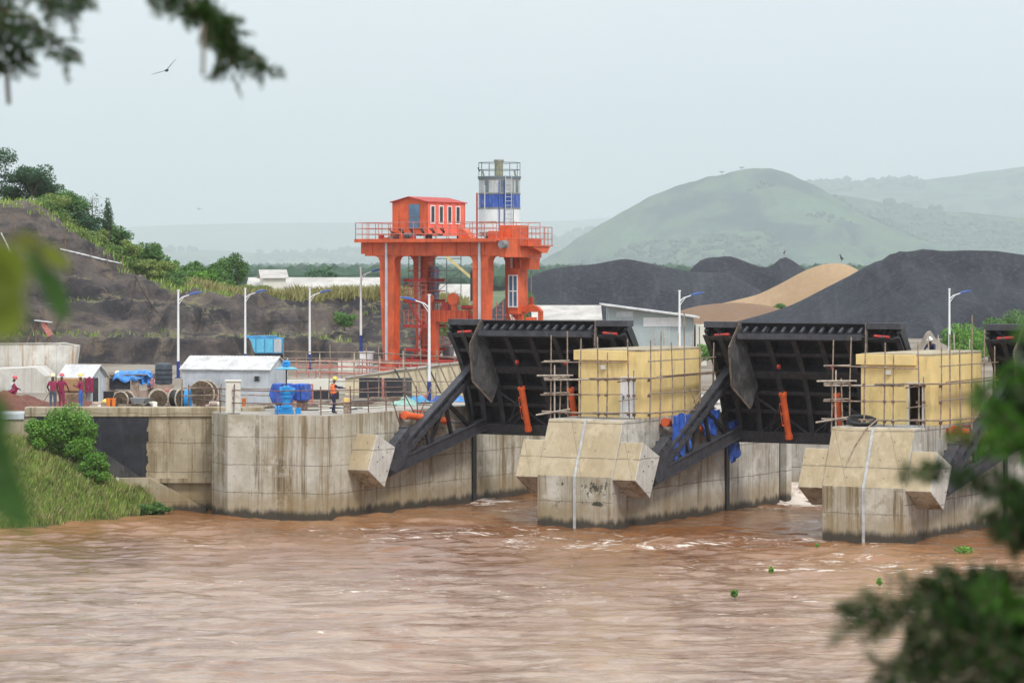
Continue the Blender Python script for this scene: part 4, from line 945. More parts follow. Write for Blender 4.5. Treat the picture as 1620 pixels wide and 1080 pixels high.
MB().tube([(9.7, -.8, ZT - .25), (9.7, -1.3, ZT - .25)], .26, 12).box(9.55, 9.85, -.8, -.6, ZT - .5, ZT).build('winch_motor', M['grey'], cr_)
# cable stair and caged ladders inside the legs
def ladder(parent, p, q, w, mat, step=.32, r=.025, axis=(1, 0, 0), name='ladder', cage=False):
    p = Vector(p); q = Vector(q); ax = Vector(axis) * w / 2; mb = MB()
    mb.tube([p - ax, q - ax], r, 5).tube([p + ax, q + ax], r, 5); n = int((q - p).length / step)
    for i in range(1, n): c_ = p + (q - p) * (i / n); mb.tube([c_ - ax, c_ + ax], r * .7, 4)
    if cage:
        for i in range(1, n, 3):
            c_ = p + (q - p) * (i / n); mb.tube([c_ + Vector((w * .8 * math.cos(t), -.0 + w * 1.3 * math.sin(t), 0)) for t in lin(0, PI, 7)], r * .6, 4)
    return mb.build(name, mat, parent)
ladder(cr_, (1.35, 3.4, .3), (1.35, 3.4, ZB), .5, M['redrail'], .3, .03, cage=True)
ladder(cr_, (1.9, 4.2, .8), (2.6, 4.2, 4.6), .7, M['redrail'], .28, .035)
ladder(cr_, (1.3, 4.2, .8), (1.75, 4.2, 4.6), .1, M['redrail'], .9, .03)
for z in (1.9, 3.9, 5.6): 
    MB().box(.8, 2.1, 2.8, 4.2, z, z + .07).build('landing', M['redrail'], cr_)
    rail(cr_, [(.85, 2.85, z + .07), (2.05, 2.85, z + .07)], .9, M['redrail'], .4, (.5,), .025)
MB().box(.9, 1.25, 4.1, 4.7, 5.0, 7.3).build('cable_drum_cover', M['bluewin'], cr_)
# right leg equipment: window cabin, ladder, pale hoses
cb = MB().box(8.0, 8.75, 2.6, 3.9, 4.1, 7.2).build('driver_cabin', Or, cr_, bevel=.02)
MB().box(8.03, 8.72, 2.56, 2.595, 4.6, 6.7).build('cabin_window', M['bluewin'], cb)
for x in (8.04, 8.37, 8.71): MB().box(x - .04, x + .04, 2.52, 2.558, 4.55, 6.75).build('window_frame', M['white'], cb)
for z in (4.6, 5.65, 6.7): MB().box(8.0, 8.75, 2.525, 2.557, z - .04, z + .04).build('window_frame', M['white'], cb)
ladder(cr_, (8.3, .9, 1.0), (8.3, .9, 5.0), .5, M['redrail'], .3, .03, cage=True)
for k in range(4): MB().tube([(8.9 + k * .12, 1.2, 4.1 - .1 * k), (9.5 + .3 * k, 1.2, 2.9), (10.2 + .2 * k, 1.0, 1.2)], .04, 5).build('hose', M['redrail'] if k % 2 else M['bollard'], cr_)
MB().box(7.9, 9.8, .6, 1.6, 2.0, 2.1).build('landing', M['redrail'], cr_)
rail(cr_, [(7.95, .6, 2.1), (9.75, .6, 2.1)], .9, M['redrail'], .35, (.5,), .025)
MB().box(6.6, 6.95, -.2, .3, 2.8, 3.5).build('switch_box', M['red'], cr_); MB().box(6.55, 6.8, .0, .3, 5.0, 7.0).build('cable_reel_cover', M['gate_plate'], cr_)
for k in range(9): MB().box(-.9 + k * 1.1, -.86 + k * 1.1, -.49, -.452, ZB + .02, ZT - .09).build('web_stiffener', M['orange'], cr_)
rj = random.Random(12)
for k in range(16):
    x = rj.uniform(7.9, 10.2); y = rj.uniform(.2, 1.6); h = rj.uniform(.3, 1.6)
    MB().tube([(x, y, 2.1), (x + rj.uniform(-.3, .3), y, 2.1 + h), (x + rj.uniform(-.6, .6), y + .2, 2.1 + h * rj.uniform(.3, 1))], rj.uniform(.025, .06), 5).build('pipe', M[rj.choice(['redrail', 'red', 'bollard', 'orange_cyl'])], cr_)
for z in (2.4, 3.6, 4.8, 6.0, 7.0):
    MB().bar((.9, 1.2, z), (1.9, 3.8, z), .06).build('tie_bar', M['redrail'], cr_)
    for x in (1.0, 1.5, 2.0): MB().bar((x, 3.3, z - 1.1), (x, 3.3, z), .045).build('cage_bar', M['redrail'], cr_)
for z in (2.6, 3.3, 4.6, 5.2, 6.4): MB().bar((.9, 3.0, z), (2.0, 3.0, z), .05).build('stair_tread', M['redrail'], cr_)
for k in range(14): MB().bar((1.2 + .05 * k, 3.6, 4.0 + k * .26), (2.0 + .0 * k, 3.6, 4.0 + k * .26), .04).build('stair_tread', M['redrail'], cr_)
MB().box(2.3, 2.9, 3.4, 4.0, 1.1, 1.9).build('motor', M['grey'], cr_, bevel=.05)
for k in range(7): MB().box(-.2 + k * .42, .1 + k * .42, -.8, -.5, zt, zt + rj.uniform(.12, .4)).build('equipment_box', M[rj.choice(['red', 'grey', 'orange', 'gate_plate'])], cr_)
for z in (1.6, 3.2, 4.9, 6.3):
    for y in (.9, 3.3): MB().box(.75, 2.6, y - .04, y + .04, z, z + .16).build('platform_edge', M['red'], cr_)
    MB().box(.8, 2.5, .9, 3.3, z - .05, z - .003).build('landing', M['redrail'], cr_)
rail(cr_, [(.8, .9, 3.36), (2.55, .9, 3.36)], 1.0, M['redrail'], .35, (.33, .66), .03)
rail(cr_, [(.8, .9, 5.06), (2.55, .9, 5.06)], 1.0, M['redrail'], .35, (.33, .66), .03)
ladder(cr_, (1.2, .8, .2), (2.3, .8, 3.2), .12, M['red'], .25, .035, axis=(0, 0, 1))
ladder(cr_, (2.3, .8, 3.3), (1.2, .8, 4.9), .12, M['red'], .25, .035, axis=(0, 0, 1))
# travel beams at the foot
for y in (0, 4.3):
    MB().box(-.4, 8.2, y - .3, y + .3, .55, 1.05).build('sill_beam', M['red'], cr_)
for x in (.25, 7.55):
    MB().box(x - .3, x + .3, .4, 3.9, .55, 1.1).build('sill_beam', M['red'], cr_)
for k in range(10): MB().box(.65, .68, .5 + k * .42, .56 + k * .42, .56, 1.2).build('stiffener', M['red'], cr_)
for x in (.25, 7.55):
    for y in (-.2, 4.5): 
        o = MB().box(x - .35, x + .35, y - .6, y + .6, .0, .55).build('bogie', Or, cr_)
# crane rail guard in red on the deck
# the handled load: lifting frame on its rope
lf = thing('lifting_frame', 'orange arched lifting frame hanging from the right end of the gantry crane', 'lifting frame', cr_loc + Vd * 9.35 + Ud * 3.3, DAMROT)
MB().tube([(0, 0, 5.1), (0, 0, 7.1)], .035, 5).build('wire_rope', M['grey'], lf)
mb = MB(); prf = [(-.86, 2.9), (-.86, 4.35), (-.6, 4.65), (0, 4.85), (.6, 4.65), (.86, 4.35), (.86, 2.9), (.6, 2.9), (.6, 4.2), (-.6, 4.2), (-.6, 2.9)]
mb.box(-.86, -.6, -.15, .15, 2.7, 4.3).box(.6, .86, -.15, .15, 2.7, 4.3); mb.prism([(-.86, 4.303), (-.6, 4.6), (0, 4.78), (.6, 4.6), (.86, 4.303), (.6, 4.25), (-.6, 4.25)], 'y', -.15, .15)
mb.build('frame', Or, lf, bevel=.01)
MB().box(-.3, .3, -.25, .25, 3.1, 3.9).box(-.55, .55, -.2, .2, 2.75, 3.1).build('hook_block', M['orange_cyl'], lf, bevel=.02)
MB().box(-.14, .14, -.1, .1, 4.7, 5.25).build('lug', M['red'], lf)
MB().box(-1.1, 1.6, -.5, .5, 2.55, 2.7).build('spreader', M['red'], lf)
# lifting beam resting inside the left legs
lb = thing('lifting_beam', 'ribbed orange lifting beam with two round discs inside the crane', 'lifting beam', cr_loc + Vd * 2.3 + Ud * 1.9, DAMROT)
MB().box(-.6, 3.1, -.25, .25, 3.55, 4.35).build('beam', Or, lb, bevel=.01)
for k in range(9): MB().box(-.3 + k * .4, -.24 + k * .4, -.33, -.252, 3.55, 4.35).build('stiffener', M['orange_lt'], lb)
for x in (.0, 2.0): MB().lathe([(.42, -.1), (.42, .1)], (x, -.35, 5.1), 18, 0, Matrix.Rotation(PI / 2, 3, 'X')).box(x - .15, x + .15, -.3, -.05, 4.35, 5.0).build('sheave_disc', M['orange_cyl'], lb)
MB().box(1.0, 1.5, -.2, .2, 4.35, 4.9).tube([(2.5, 0, 4.55), (3.4, 0, 4.55)], .15, 10).tube([(3.0, 0, 3.85), (3.5, 0, 3.85)], .15, 10).build('end_stub', M['red'], lb)
MB().box(.0, .55, -.22, .22, 0, 3.55).build('stand', Or, lb)
MB().prism([(1.9, 3.55), (2.6, 3.55), (2.4, 2.7), (2.1, 2.7)], 'y', -.15, .15).build('hook', M['red'], lb)
# ================================================================= silo behind the crane
M['silo_pale'] = flat('silo_pale_steel', (.5, .52, .52), .55, .1, .12, 1.2, (.3, .27, .2), .5)
sl = thing('cement_silo', 'tall white and blue banded silo with a railed top behind the crane', 'silo', (-1.05, 262, 5.85), 0)
R_ = 1.72
MB().lathe([(R_, 9.3), (R_, 11.3)], n=28).build('shell', M['white'], sl, smooth=True)
for z in (9.0, 10.1): MB().lathe([(R_ + .02, z - .04), (R_ + .02, z + .04)], n=28).build('hoop', M['olive'], sl)
MB().lathe([(R_ + .015, 11.3), (R_ + .015, 12.5)], n=28).build('blue_band', M['silo_blue'], sl, smooth=True)
MB().lathe([(R_, 12.5), (R_, 13.8)], n=28).build('top_shell', M['silo_pale'], sl, smooth=True)
for k in range(7):
    a0 = -2.35 + k * .28
    if k in (0, 3, 6): MB().add([((R_ + .02) * math.cos(a), (R_ + .02) * math.sin(a), z) for z in (12.6, 13.6) for a in lin(a0, a0 + .24, 5)], [(i, i + 1, 6 + i, 5 + i) for i in range(4)]).build('dark_patch', M['silo_dark'], sl)
for z in (11.3, 12.5, 13.72): MB().lathe([(R_ + .05, z - .06), (R_ + .05, z + .06)], n=28).build('hoop', M['grey'], sl)
MB().lathe([(R_ + .1, 13.8), (R_ + .1, 13.95)], n=28).build('roof', M['silo_dark'], sl)
MB().lathe([(.5, 8.2), (R_, 9.3)], n=28).build('hopper', M['silo_dark'], sl, smooth=True)
for x in (-1.2, 1.2):
    for y in (-1.2, 1.2): MB().bar((x, y, -.9), (x, y, 9.3), .14).build('leg', M['silo_dark'], sl)
mb = MB()
for k in range(12):
    t = 2 * PI * k / 12; mb.tube([(1.72 * math.cos(t), 1.72 * math.sin(t), 13.95), (1.72 * math.cos(t), 1.72 * math.sin(t), 15.1)], .03, 5)
for z in (14.5, 15.1): mb.tube([(1.72 * math.cos(t), 1.72 * math.sin(t), z) for t in lin(0, 2 * PI, 25)], .03, 5)
mb.build('guard_rail', M['silo_dark'], sl)
MB().lathe([(.36, 13.95), (.36, 15.2), (.42, 15.2), (.42, 15.35)], (-.05, 0, 0), 16).build('filter_drum', M['olive'], sl, smooth=True)
ladder(sl, (.75, -R_ - .15, 9.0), (.75, -R_ - .15, 14.0), .5, M['galv'], .35, .035, cage=True)
for x, m_ in ((.0, 'lampblue'), (.45, 'navy'), (1.15, 'silo_dark')): MB().tube([(x, -R_ - .1, 9.2), (x, -R_ - .1, 13.6)], .05, 6).build('feed_pipe', M[m_], sl)
for x in (-1.3, 1.35): MB().bar((x, -.9, 13.95), (x - .1, -.9, 14.4), .2, .15).build('bracket', M['olive'], sl)
# conveyor and plant under the crane beam
pl = thing('mixing_plant_tower', 'grey lattice mixing tower seen under the crane beam', 'tower', (-7.1, 265, 4.95), 0)
MB().box(-1.0, .6, -.8, .8, 4.3, 9.5).build('tower_body', M['silo_dark'], pl); MB().box(-.6, .5, -.9, -.82, 6.2, 7.6).build('panel', M['white'], pl)
mb = MB()
for z in (5, 6, 7, 8, 9): mb.bar((-1.6, -1, z), (2.8, -1, z), .06)
for x in (-1.6, -.7, .6, 1.6, 2.8): mb.bar((x, -1, .0), (x, -1, 9.3), .07)
mb.bar((-1.6, -1, 5), (.6, -1, 7), .05).bar((.6, -1, 5), (2.8, -1, 7), .05); mb.build('lattice', M['gate_plate'], pl)
mb = MB(); mb.bar((-5.4, 258, 13.1), (-2.7, 258, 10.8), .32, .22); tag(mb.build('conveyor_boom', M['yellow_steel']), 'pale yellow conveyor boom sloping down under the crane beam', 'conveyor')
mb = MB()
# ================================================================= foliage builders
def leaf_arrays(clumps, size, rng, asp=.55, droop=.2):
    """clumps: (centre, (rx, ry, rz), n). Small bent quads near the surface of each clump."""
    V = []; 
    for c, r3, n in clumps:
        d = rng.normal(size=(n, 3)); d /= np.linalg.norm(d, axis=1)[:, None]
        rr = rng.uniform(.35, 1.08, (n, 1)) ** .6
        p = np.array(c) + d * rr * np.array(r3)
        a = rng.normal(size=(n, 3)); a[:, 2] -= droop; a /= np.linalg.norm(a, axis=1)[:, None]
        nn = d * .6 + rng.normal(size=(n, 3)) * .6 + np.array([0, 0, .5]); b = np.cross(a, nn); b /= np.linalg.norm(b, axis=1)[:, None] + 1e-9
        s = size * rng.uniform(.6, 1.35, (n, 1))
        V.append(np.stack([p - a * s * .5, p + b * s * asp * .5, p + a * s * .5, p - b * s * asp * .5], 1))
    return np.concatenate(V).reshape(-1, 3)
def quads_obj(name, V, mat, parent=None, extra_mats=()):
    n = len(V) // 4; me = bpy.data.meshes.new(name)
    me.vertices.add(len(V)); me.vertices.foreach_set('co', V.astype(np.float32).ravel())
    me.loops.add(n * 4); me.loops.foreach_set('vertex_index', np.arange(n * 4, dtype=np.int32))
    me.polygons.add(n); me.polygons.foreach_set('loop_start', np.arange(0, n * 4, 4, dtype=np.int32)); me.polygons.foreach_set('loop_total', np.full(n, 4, dtype=np.int32))
    me.materials.append(mat); me.update(calc_edges=True); me.validate()
    o = bpy.data.objects.new(name, me); C.objects.link(o)
    if parent: o.parent = parent
    return o
def tree(name, label, cat, loc, h, w, mat, seed, group=None, nclump=14, leaves=170, leaf=.16, trunk=.35, lean=0, shape='round', bare=.0):
    rng = np.random.default_rng(seed); r = jag(seed); root = thing(name, label, cat, loc, r.uniform(0, 6), group)
    clumps = []; tips = []
    zc = h * (trunk + (1 - trunk) / 2)
    for i in range(nclump):
        for _ in range(20):
            u = np.array([r.uniform(-1, 1), r.uniform(-1, 1), r.uniform(-1, 1)])
            if np.dot(u, u) < 1: break
        c = np.array([u[0] * w * .42, u[1] * w * .42, zc + u[2] * h * (1 - trunk) * .4])
        if shape == 'spire': k = max(.15, 1 - (c[2] - h * trunk) / (h * (1 - trunk))); c[0] *= k; c[1] *= k
        if shape == 'umbrella': c[2] = h * .82 + u[2] * h * .1
        k = r.uniform(.6, 1.25); rad_ = w * .2 * k; rz_ = h * (1 - trunk) * .17 * k * (.5 if shape == 'umbrella' else 1)
        clumps.append((c, (rad_, rad_, max(rz_, .1)), int(leaves * k * k))); tips.append(Vector(c))
    quads_obj('crown', leaf_arrays(clumps, leaf, rng), mat, root)
    mb = MB(); top = Vector((lean, 0, h * max(trunk, .12) + .1)); mb.tube([(0, 0, -.2), (lean * .4, 0, h * trunk * .5), top], max(.03, h * .03), 7, r2=max(.02, h * .02))
    for tp in tips[:9]:
        m_ = (top + tp) / 2 + Vector((0, 0, -.06 * h)); mb.tube([top, m_, tp], max(.015, h * .014), 5, r2=.01)
    mb.build('trunk', M['bark'], root)
    return root
def tufts(name, pts, mat, h, n, seed, w=.03, spread=.12, label=None, kind='stuff'):
    rng = np.random.default_rng(seed); P_ = np.repeat(np.array(pts), n, 0); N_ = len(P_)
    P_ = P_ + np.c_[rng.normal(0, spread, (N_, 2)), np.zeros(N_)]
    a = rng.uniform(0, 2 * PI, N_); L = h * rng.uniform(.5, 1.3, N_); t = rng.uniform(.05, .6, N_)
    dx = np.cos(a); dy = np.sin(a)
    b = np.c_[-dy, dx, np.zeros(N_)] * w
    m1 = P_ + np.c_[dx * L * t * .35, dy * L * t * .35, L * .6]; tip = P_ + np.c_[dx * L * t, dy * L * t, L]
    V = np.stack([P_ - b, P_ + b, m1 + b * .7, tip], 1).reshape(-1, 3)
    o = quads_obj(name, V, mat)
    o['kind'] = kind
    if label: o['label'] = label
    return o
# ================================================================= street lamps
def lamp():
    root = thing('street_lamp', 'x', 'street lamp', (0, 0, 0), 0, 'white street lamps with blue heads')
    MB().tube([(0, 0, 1.0), (0, 0, 5.7)], .085, 10, r2=.06).build('pole', M['white'], root, smooth=True)
    MB().tube([(0, 0, 0), (0, 0, 1.1)], .115, 10).box(-.2, .2, -.2, .2, 0, .05).build('pole_base', M['navy'], root, smooth=True)
    MB().tube([(0, 0, 5.05), (.25, 0, 5.28), (.85, 0, 5.48)], .04, 6).tube([(0, 0, 4.75), (.15, 0, 5.0), (.4, 0, 5.33)], .025, 6).build('arm', M['white'], root)
    mb = MB(); mb.prism([(.72, 5.40), (.78, 5.54), (1.1, 5.64), (1.5, 5.66), (1.62, 5.62), (1.3, 5.54)], 'y', -.14, .14)
    mb.build('lamp_head', M['lampblue'], root, bevel=.03)
    MB().tube([(0, 0, 5.7), (0, 0, 5.78)], .09, 8).build('cap', M['white'], root)
    return root
L0 = lamp(); gl = 4.95
lamps = [(282, 205, gl, 0, 'leftmost street lamp, behind the long grey shed'), (388, 223, gl, 0, 'street lamp in front of the blue generator trailer'), (490, 222, gl, 0, 'street lamp with navy foot behind the brown railings'), (571, 214, 6.45, 0, 'street lamp standing on a white pedestal left of the crane'),
         (679, 168, gl, PI, 'street lamp whose head points left, in front of the crane'), (1075, 200, gl, 0, 'street lamp beside the grey mono pitch shed'), (1502, 218, gl, 0, 'rightmost street lamp in front of the large dark gravel heap')]
for i, (x, Y, z, rz, lb_) in enumerate(lamps):
    o = L0 if i == 0 else dup(L0); o.location = pt(x, 0, Y).xy.to_3d() + Vector((0, 0, z)); o.rotation_euler = (0, 0, rz + (-.1 if i != 4 else .1)); o['label'] = lb_
# ================================================================= sheds and buildings
def shed(name, label, loc, rz, w, d, eave, ridge, wall, roof, cat='shed', door=None, win=None, over=.12, ridge_at=.5, ribs=0, group=None):
    root = thing(name, label, cat, loc, rz, group)
    yr = d * ridge_at
    MB().prism([(0, 0), (d, 0), (d, eave), (yr, ridge - .03), (0, eave)], 'x', 0, w).build('wall', wall, root)
    for (ya, za, yb_, zb_) in ((-over, eave - over * (ridge - eave) / max(yr, .01), yr, ridge), (d + over, eave - over * (ridge - eave) / max(d - yr, .01), yr, ridge)):
        if abs(ya - yb_) < .05: continue
        vs_ = [(-over, ya, za), (w + over, ya, za), (w + over, yb_, zb_), (-over, yb_, zb_)]
        vs_ += [(x, y, z + .05) for x, y, z in vs_]
        MB().add(vs_, [(0, 1, 2, 3), (4, 5, 6, 7), (0, 1, 5, 4), (1, 2, 6, 5), (2, 3, 7, 6), (3, 0, 4, 7)]).build('roof', roof, root)
    if ribs:
        mb = MB()
        n = int(w / ribs)
        for k in range(n + 1): mb.box(k * w / n - .012, k * w / n + .012, -.022, -.002, .02, eave - .02)
        for k in range(int(d / ribs)): mb.box(w + .002, w + .022, k * ribs + .1, k * ribs + .124, .02, eave - .05)
        mb.build('sheet_ribs', wall, root)['kind'] = 'stuff'
        if w > 4:
            mb = MB()
            for k in range(int(w / (ribs * 1.0))):
                x = k * ribs * 1.0; mb.bar((x, -over, eave - .02), (x, yr, ridge + .055), .03, .03)
            mb.build('roof_ribs', roof, root)['kind'] = 'stuff'
    for (x0, x1, z0, z1) in (door or []): MB().box(x0, x1, -.05, -.003, z0, z1).build('door', M['dkwin'], root)
    for (x0, x1, z0, z1) in (win or []):
        f = MB().box(x0, x1, -.06, -.003, z0, z1).build('window', M['dkwin'], root); MB().box(x0 - .04, x0, -.07, -.003, z0, z1).box(x1, x1 + .04, -.07, -.003, z0, z1).build('window_frame', M['grey'], f)
    return root
p = gz(288, 641); big_shed = shed('site_shed', 'long grey corrugated shed with a pale roof behind the valve', (p.x, p.y - .0, 4.95), rad(-14), 4.75, 3.0, 1.95, 2.55, M['galv'], M['roof'], win=[(4.0, 4.22, 1.35, 1.6)], ribs=.19)
p = gz(97, 636); ss = shed('site_shed', 'small tin roofed hut open at the front beside the red clad workers', (p.x, p.y, 4.95), rad(-20), 1.75, 1.7, 1.45, 2.0, M['galv'], M['roof'], over=.18, ribs=.2)
MB().box(-.1, 1.5, -.25, -.05, .62, 1.35).build('roller_sheet', M['tanroll'], ss, bevel=.06); MB().box(.1, 1.6, -.35, -.08, .05, .58).build('sandbag_wall', M['wood'], ss, bevel=.1)
MB().box(1.755, 1.78, .25, .85, .02, 1.35).build('door', M['dkwin'], ss)
MB().box(1.755, 1.8, .82, .86, .02, 1.4).build('door_frame', M['white'], ss)
for x in (-.2, 1.5): MB().box(x, x + .06, -.3, -.24, 0, 1.4).build('post', M['wood'], ss)
# block kiosk with blue tarpaulin
p = gz(168, 632); ks = thing('block_kiosk', 'rough blockwork kiosk with a black screen and blue tarpaulin roof', 'kiosk', (p.x, p.y + .4, 4.95), rad(-8))
MB().box(0, 2.2, 0, .15, .02, .55).box(0, .35, 0, .15, .55, 1.35).box(1.35, 1.75, 0, .15, .55, 1.3).box(2.2, 2.9, .4, .55, 0, .9).build('block_wall', M['brick'], ks)
MB().box(.15, 1.3, -.08, -.01, .6, 1.2).build('black_screen', M['black'], ks)
MB().box(-.1, 2.3, -.1, 1.6, 1.36, 1.41).build('roof_board', M['wood'], ks)
for x in (-.05, 2.2):
    for y in (0.2, 1.5): MB().box(x, x + .07, y, y + .07, 0, 1.36).build('post', M['wood'], ks)
def draped(name, label, loc, w, d, mat, seed, drop=.6, rz=0, hgt=.1):
    vs_ = []; fs = []; nx, ny = 26, 18
    for j in range(ny + 1):
        for i in range(nx + 1):
            u, v = i / nx - .5, j / ny - .5; e = max(abs(u) * 2 - .7, abs(v) * 2 - .6, 0)
            z = hgt * (1 + fbm(u * 5, v * 5, seed, 3) * 1.2) - drop * (e / .35) ** 1.2 * (.7 + .5 * fbm(u * 4, v * 3, seed + 2, 2))
            vs_.append((u * w * (1 - .12 * e) + .05 * fbm(v * 6, u * 6, seed), v * d * (1 - .12 * e) + .06 * fbm(u * 6, v * 4, seed), z))
    for j in range(ny):
        for i in range(nx): a = j * (nx + 1) + i; fs.append((a, a + 1, a + nx + 2, a + nx + 1))
    mb = MB(); mb.add(vs_, fs); me = mb.mesh(name, mat, smooth=True); o = bpy.data.objects.new(name, me); C.objects.link(o); o.location = loc; o.rotation_euler = (0, 0, rz)
    s = o.modifiers.new('thickness', 'SOLIDIFY'); s.thickness = .015
    return tag(o, label, 'tarpaulin')
draped('tarpaulin', 'bright blue tarpaulin draped over the block kiosk roof', Vector((p.x + 1.4, p.y + .7, 6.42)), 2.2, 1.4, M['tarp_lt'], 4, .5)
hanging_tarp('tarpaulin', 'blue tarpaulin corner hanging at the right of the block kiosk', (p.x + 2.1, p.y + .25, 6.5), .7, .75, M['tarp_lt'], 12, rad(80))
hanging_tarp('cloth', 'faded pink cloth hanging beside the blue tarpaulin on the kiosk', (p.x + 2.45, p.y + .2, 6.15), .5, .6, flat('faded_pink_cloth', (.45, .25, .28), .85), 14, rad(70))
# concrete pedestal wall of the left, rust streaked
cw = thing('concrete_wall', 'pale concrete wall with rusty orange streaks at the far left', 'wall', (0, 0, 0))
MB().prism([(-50, 4.6), (-26.1, 4.6), (-25.7, 7.55), (-26.6, 7.72), (-50, 7.5)], 'y', 185, 186.5).build('wall_face', M['conc_rust'], cw)
MB().prism([(-30.4, 4.9), (-26.9, 4.9), (-26.9, 5.9), (-27.5, 6.4), (-30.4, 6.3)], 'y', 180.5, 184.9).build('sloping_slab', M['conc_grey'], cw)
# poles, tank, reels
p = gz(246, 640); wt = thing('water_tank', 'dark plastic water tank on a block stand beside the shed', 'water tank', (p.x, 167.5, 4.95))
MB().lathe([(.05, 1.0), (.44, 1.0), (.46, 1.06), (.46, 1.98), (.43, 2.06), (.2, 2.12)], n=20).build('tank', flat('dark_blue_grey_plastic', (.05, .065, .085), .6), wt, smooth=True)
for z in (1.25, 1.5, 1.75): MB().lathe([(.475, z - .03), (.475, z + .03)], n=20).build('hoop', M['rubber'], wt)
MB().box(-.5, .5, -.4, .4, 0, .97).build('stand', M['brick'], wt)
def reel(name, label, loc, R, wid, rz, coil=None, full=.7, group='cable reels behind the wall'):
    root = thing(name, label, 'cable reel', loc, rz, group)
    rot = Matrix.Rotation(PI / 2, 3, 'X')
    for y in (-wid / 2, wid / 2):
        MB().lathe([(R * .94, -.03), (R * .94, .03)], (0, y, R), 24, 0, rot).build('flange', M['wood'], root)
        mb = MB(); mb.tube([(R * .94 * math.cos(t), y, R + R * .94 * math.sin(t)) for t in lin(0, 2 * PI, 25)], .045, 6).build('rim', M['pole_lt'], root)
        mb = MB()
        for k in range(8): t = PI * k / 8; mb.bar((-R * .9 * math.cos(t), y - .05 * (1 if y < 0 else -1), R - R * .9 * math.sin(t)), (R * .9 * math.cos(t), y - .05 * (1 if y < 0 else -1), R + R * .9 * math.sin(t)), .05, .1)
        mb.build('spokes', M['bark'], root)
    if coil:
        MB().lathe([(R * full, -wid / 2 + .04), (R * full, wid / 2 - .04)], (0, 0, R), 24, 0, rot).build('cable_coil', coil, root, smooth=True)
    else:
        MB().lathe([(R * .4, -wid / 2 + .04), (R * .4, wid / 2 - .04)], (0, 0, R), 18, 0, rot).build('core', M['wood'], root)
    return root
def onY(x, Y, z=4.95): return Vector(((x - 810) * Y / F, Y, z))
reel('cable_reel', 'largest wooden cable reel with open spokes in front of the long shed', onY(323, 161.3), .72, .55, rad(-18))
reel('cable_reel', 'small brown cable reel between the kiosk and the shed', onY(250, 160.2), .5, .5, rad(12), M['wood'], .6)
reel('cable_reel', 'small dark cable reel by the orange buckets', onY(196, 159.8), .46, .6, rad(-25), M['rubber'], .7)
reel('cable_reel', 'cable reel wound with black cable beside the blue drum', onY(280, 160.4), .5, .45, rad(60), M['rubber'], .85)
MB().lathe([(.44, -.2), (.47, -.15), (.47, .15), (.44, .2)], (0, 0, .47), 20, 0, Matrix.Rotation(PI / 2, 3, 'X'))
tag(MB().lathe([(.44, -.14), (.49, -.1), (.49, .1), (.44, .14)], (0, 0, .5), 22, 0, Matrix.Rotation(PI / 2, 3, 'X')).build('cable_drum', M['blue'], smooth=True, loc=onY(297, 160.2), rot=(0, 0, rad(84))), 'bright blue drum standing beside the black cable reel', 'drum')
tag(MB().lathe([(.28, 0), (.28, .42), (.3, .42), (.3, .5), (.28, .5), (.28, .88)], n=16).build('oil_drum', M['rubber'], smooth=True, loc=onY(172, 160.5)), 'black drum standing against the block kiosk', 'drum')
def crate(label, loc, rz=0):
    root = thing('crate', label, 'crate', loc, rz)
    for k in range(5): MB().box(-.2, .2, -.2, .2, .02 + k * .2, .14 + k * .2).build('slat', M['redrail'], root)
    for x in (-.18, .14): MB().box(x, x + .04, -.24, -.205, 0, 1.0).build('post', M['redrail'], root)
crate('stacked faded red crates between the cable reels', onY(266, 160.8))
def bucket(label, x, Y, tilt=0):
    root = thing('bucket', label, 'bucket', onY(x, Y, 4.97), 0, 'orange buckets on the deck edge')
    MB().lathe([(.12, 0), (.17, .42), (.19, .42), (.19, .46), (.15, .46), (.11, .04)], n=14).build('pail', M['bucket'], root, smooth=True)
    root.rotation_euler = (tilt, 0, 0); return root
bk = [('left one of the two orange buckets beside the kiosk', 171.5, 157.6), ('right one of the two orange buckets beside the kiosk', 179.5, 157.65), ('single orange bucket beside the white electrical cabinet', 386, 157.6)]
for l_, x, Y in bk:
    b_ = bucket(l_, x, Y); b_.location.z = 5.2 if False else 4.97; b_.scale = (.68, .68, 1.35)
tag(MB().lathe([(.16, 0), (.17, .06), (.12, .15), (.04, .19)], n=14).build('hard_hat', M['yellowhat'], smooth=True, loc=onY(166.5, 158.5, 5.33)), 'yellow hard hat lying by the hut', 'hard hat')
tag(MB().box(-.2, .2, -.2, .2, 0, .36).build('block', M['brick'], loc=onY(166.5, 158.5, 4.965)), 'rough block under the yellow hard hat', 'block')
tag(MB().lathe([(.16, 0), (.17, .06), (.12, .15), (.04, .19)], n=14).build('hard_hat', M['creamhat'], smooth=True, loc=Vector((ks.location.x + .55, ks.location.y + .1, 6.37))), 'pale yellow hard hat on the kiosk roof', 'hard hat')
# red earth heaps
def mound(name, label, c, rx, ry, h, mat, seed, n=34, cat='heap'):
    vs_ = []; fs = []
    for j in range(n + 1):
        for i in range(n + 1):
            u, v = (i / n - .5) * 2, (j / n - .5) * 2; d = math.sqrt(u * u + v * v)
            vs_.append((u * rx, v * ry, h * max(0, 1 - d) ** .8 * (1 + .35 * fbm(u * 2, v * 2, seed, 4)) + .03 * fbm(u * 9, v * 9, seed, 3) * (d < 1) - .03))
    for j in range(n):
        for i in range(n): a = j * (n + 1) + i; fs.append((a, a + 1, a + n + 2, a + n + 1))
    mb = MB(); mb.add(vs_, fs); return tag(mb.build(name, mat, smooth=True, loc=c), label, cat)
M['redearth'] = soil('red_brown_earth', (.12, .045, .035), (.2, .085, .06))
mound('earth_heap', 'red brown earth heap at the far left behind the wall', onY(15, 159.6), 2.6, 1.5, .95, M['redearth'], 2)
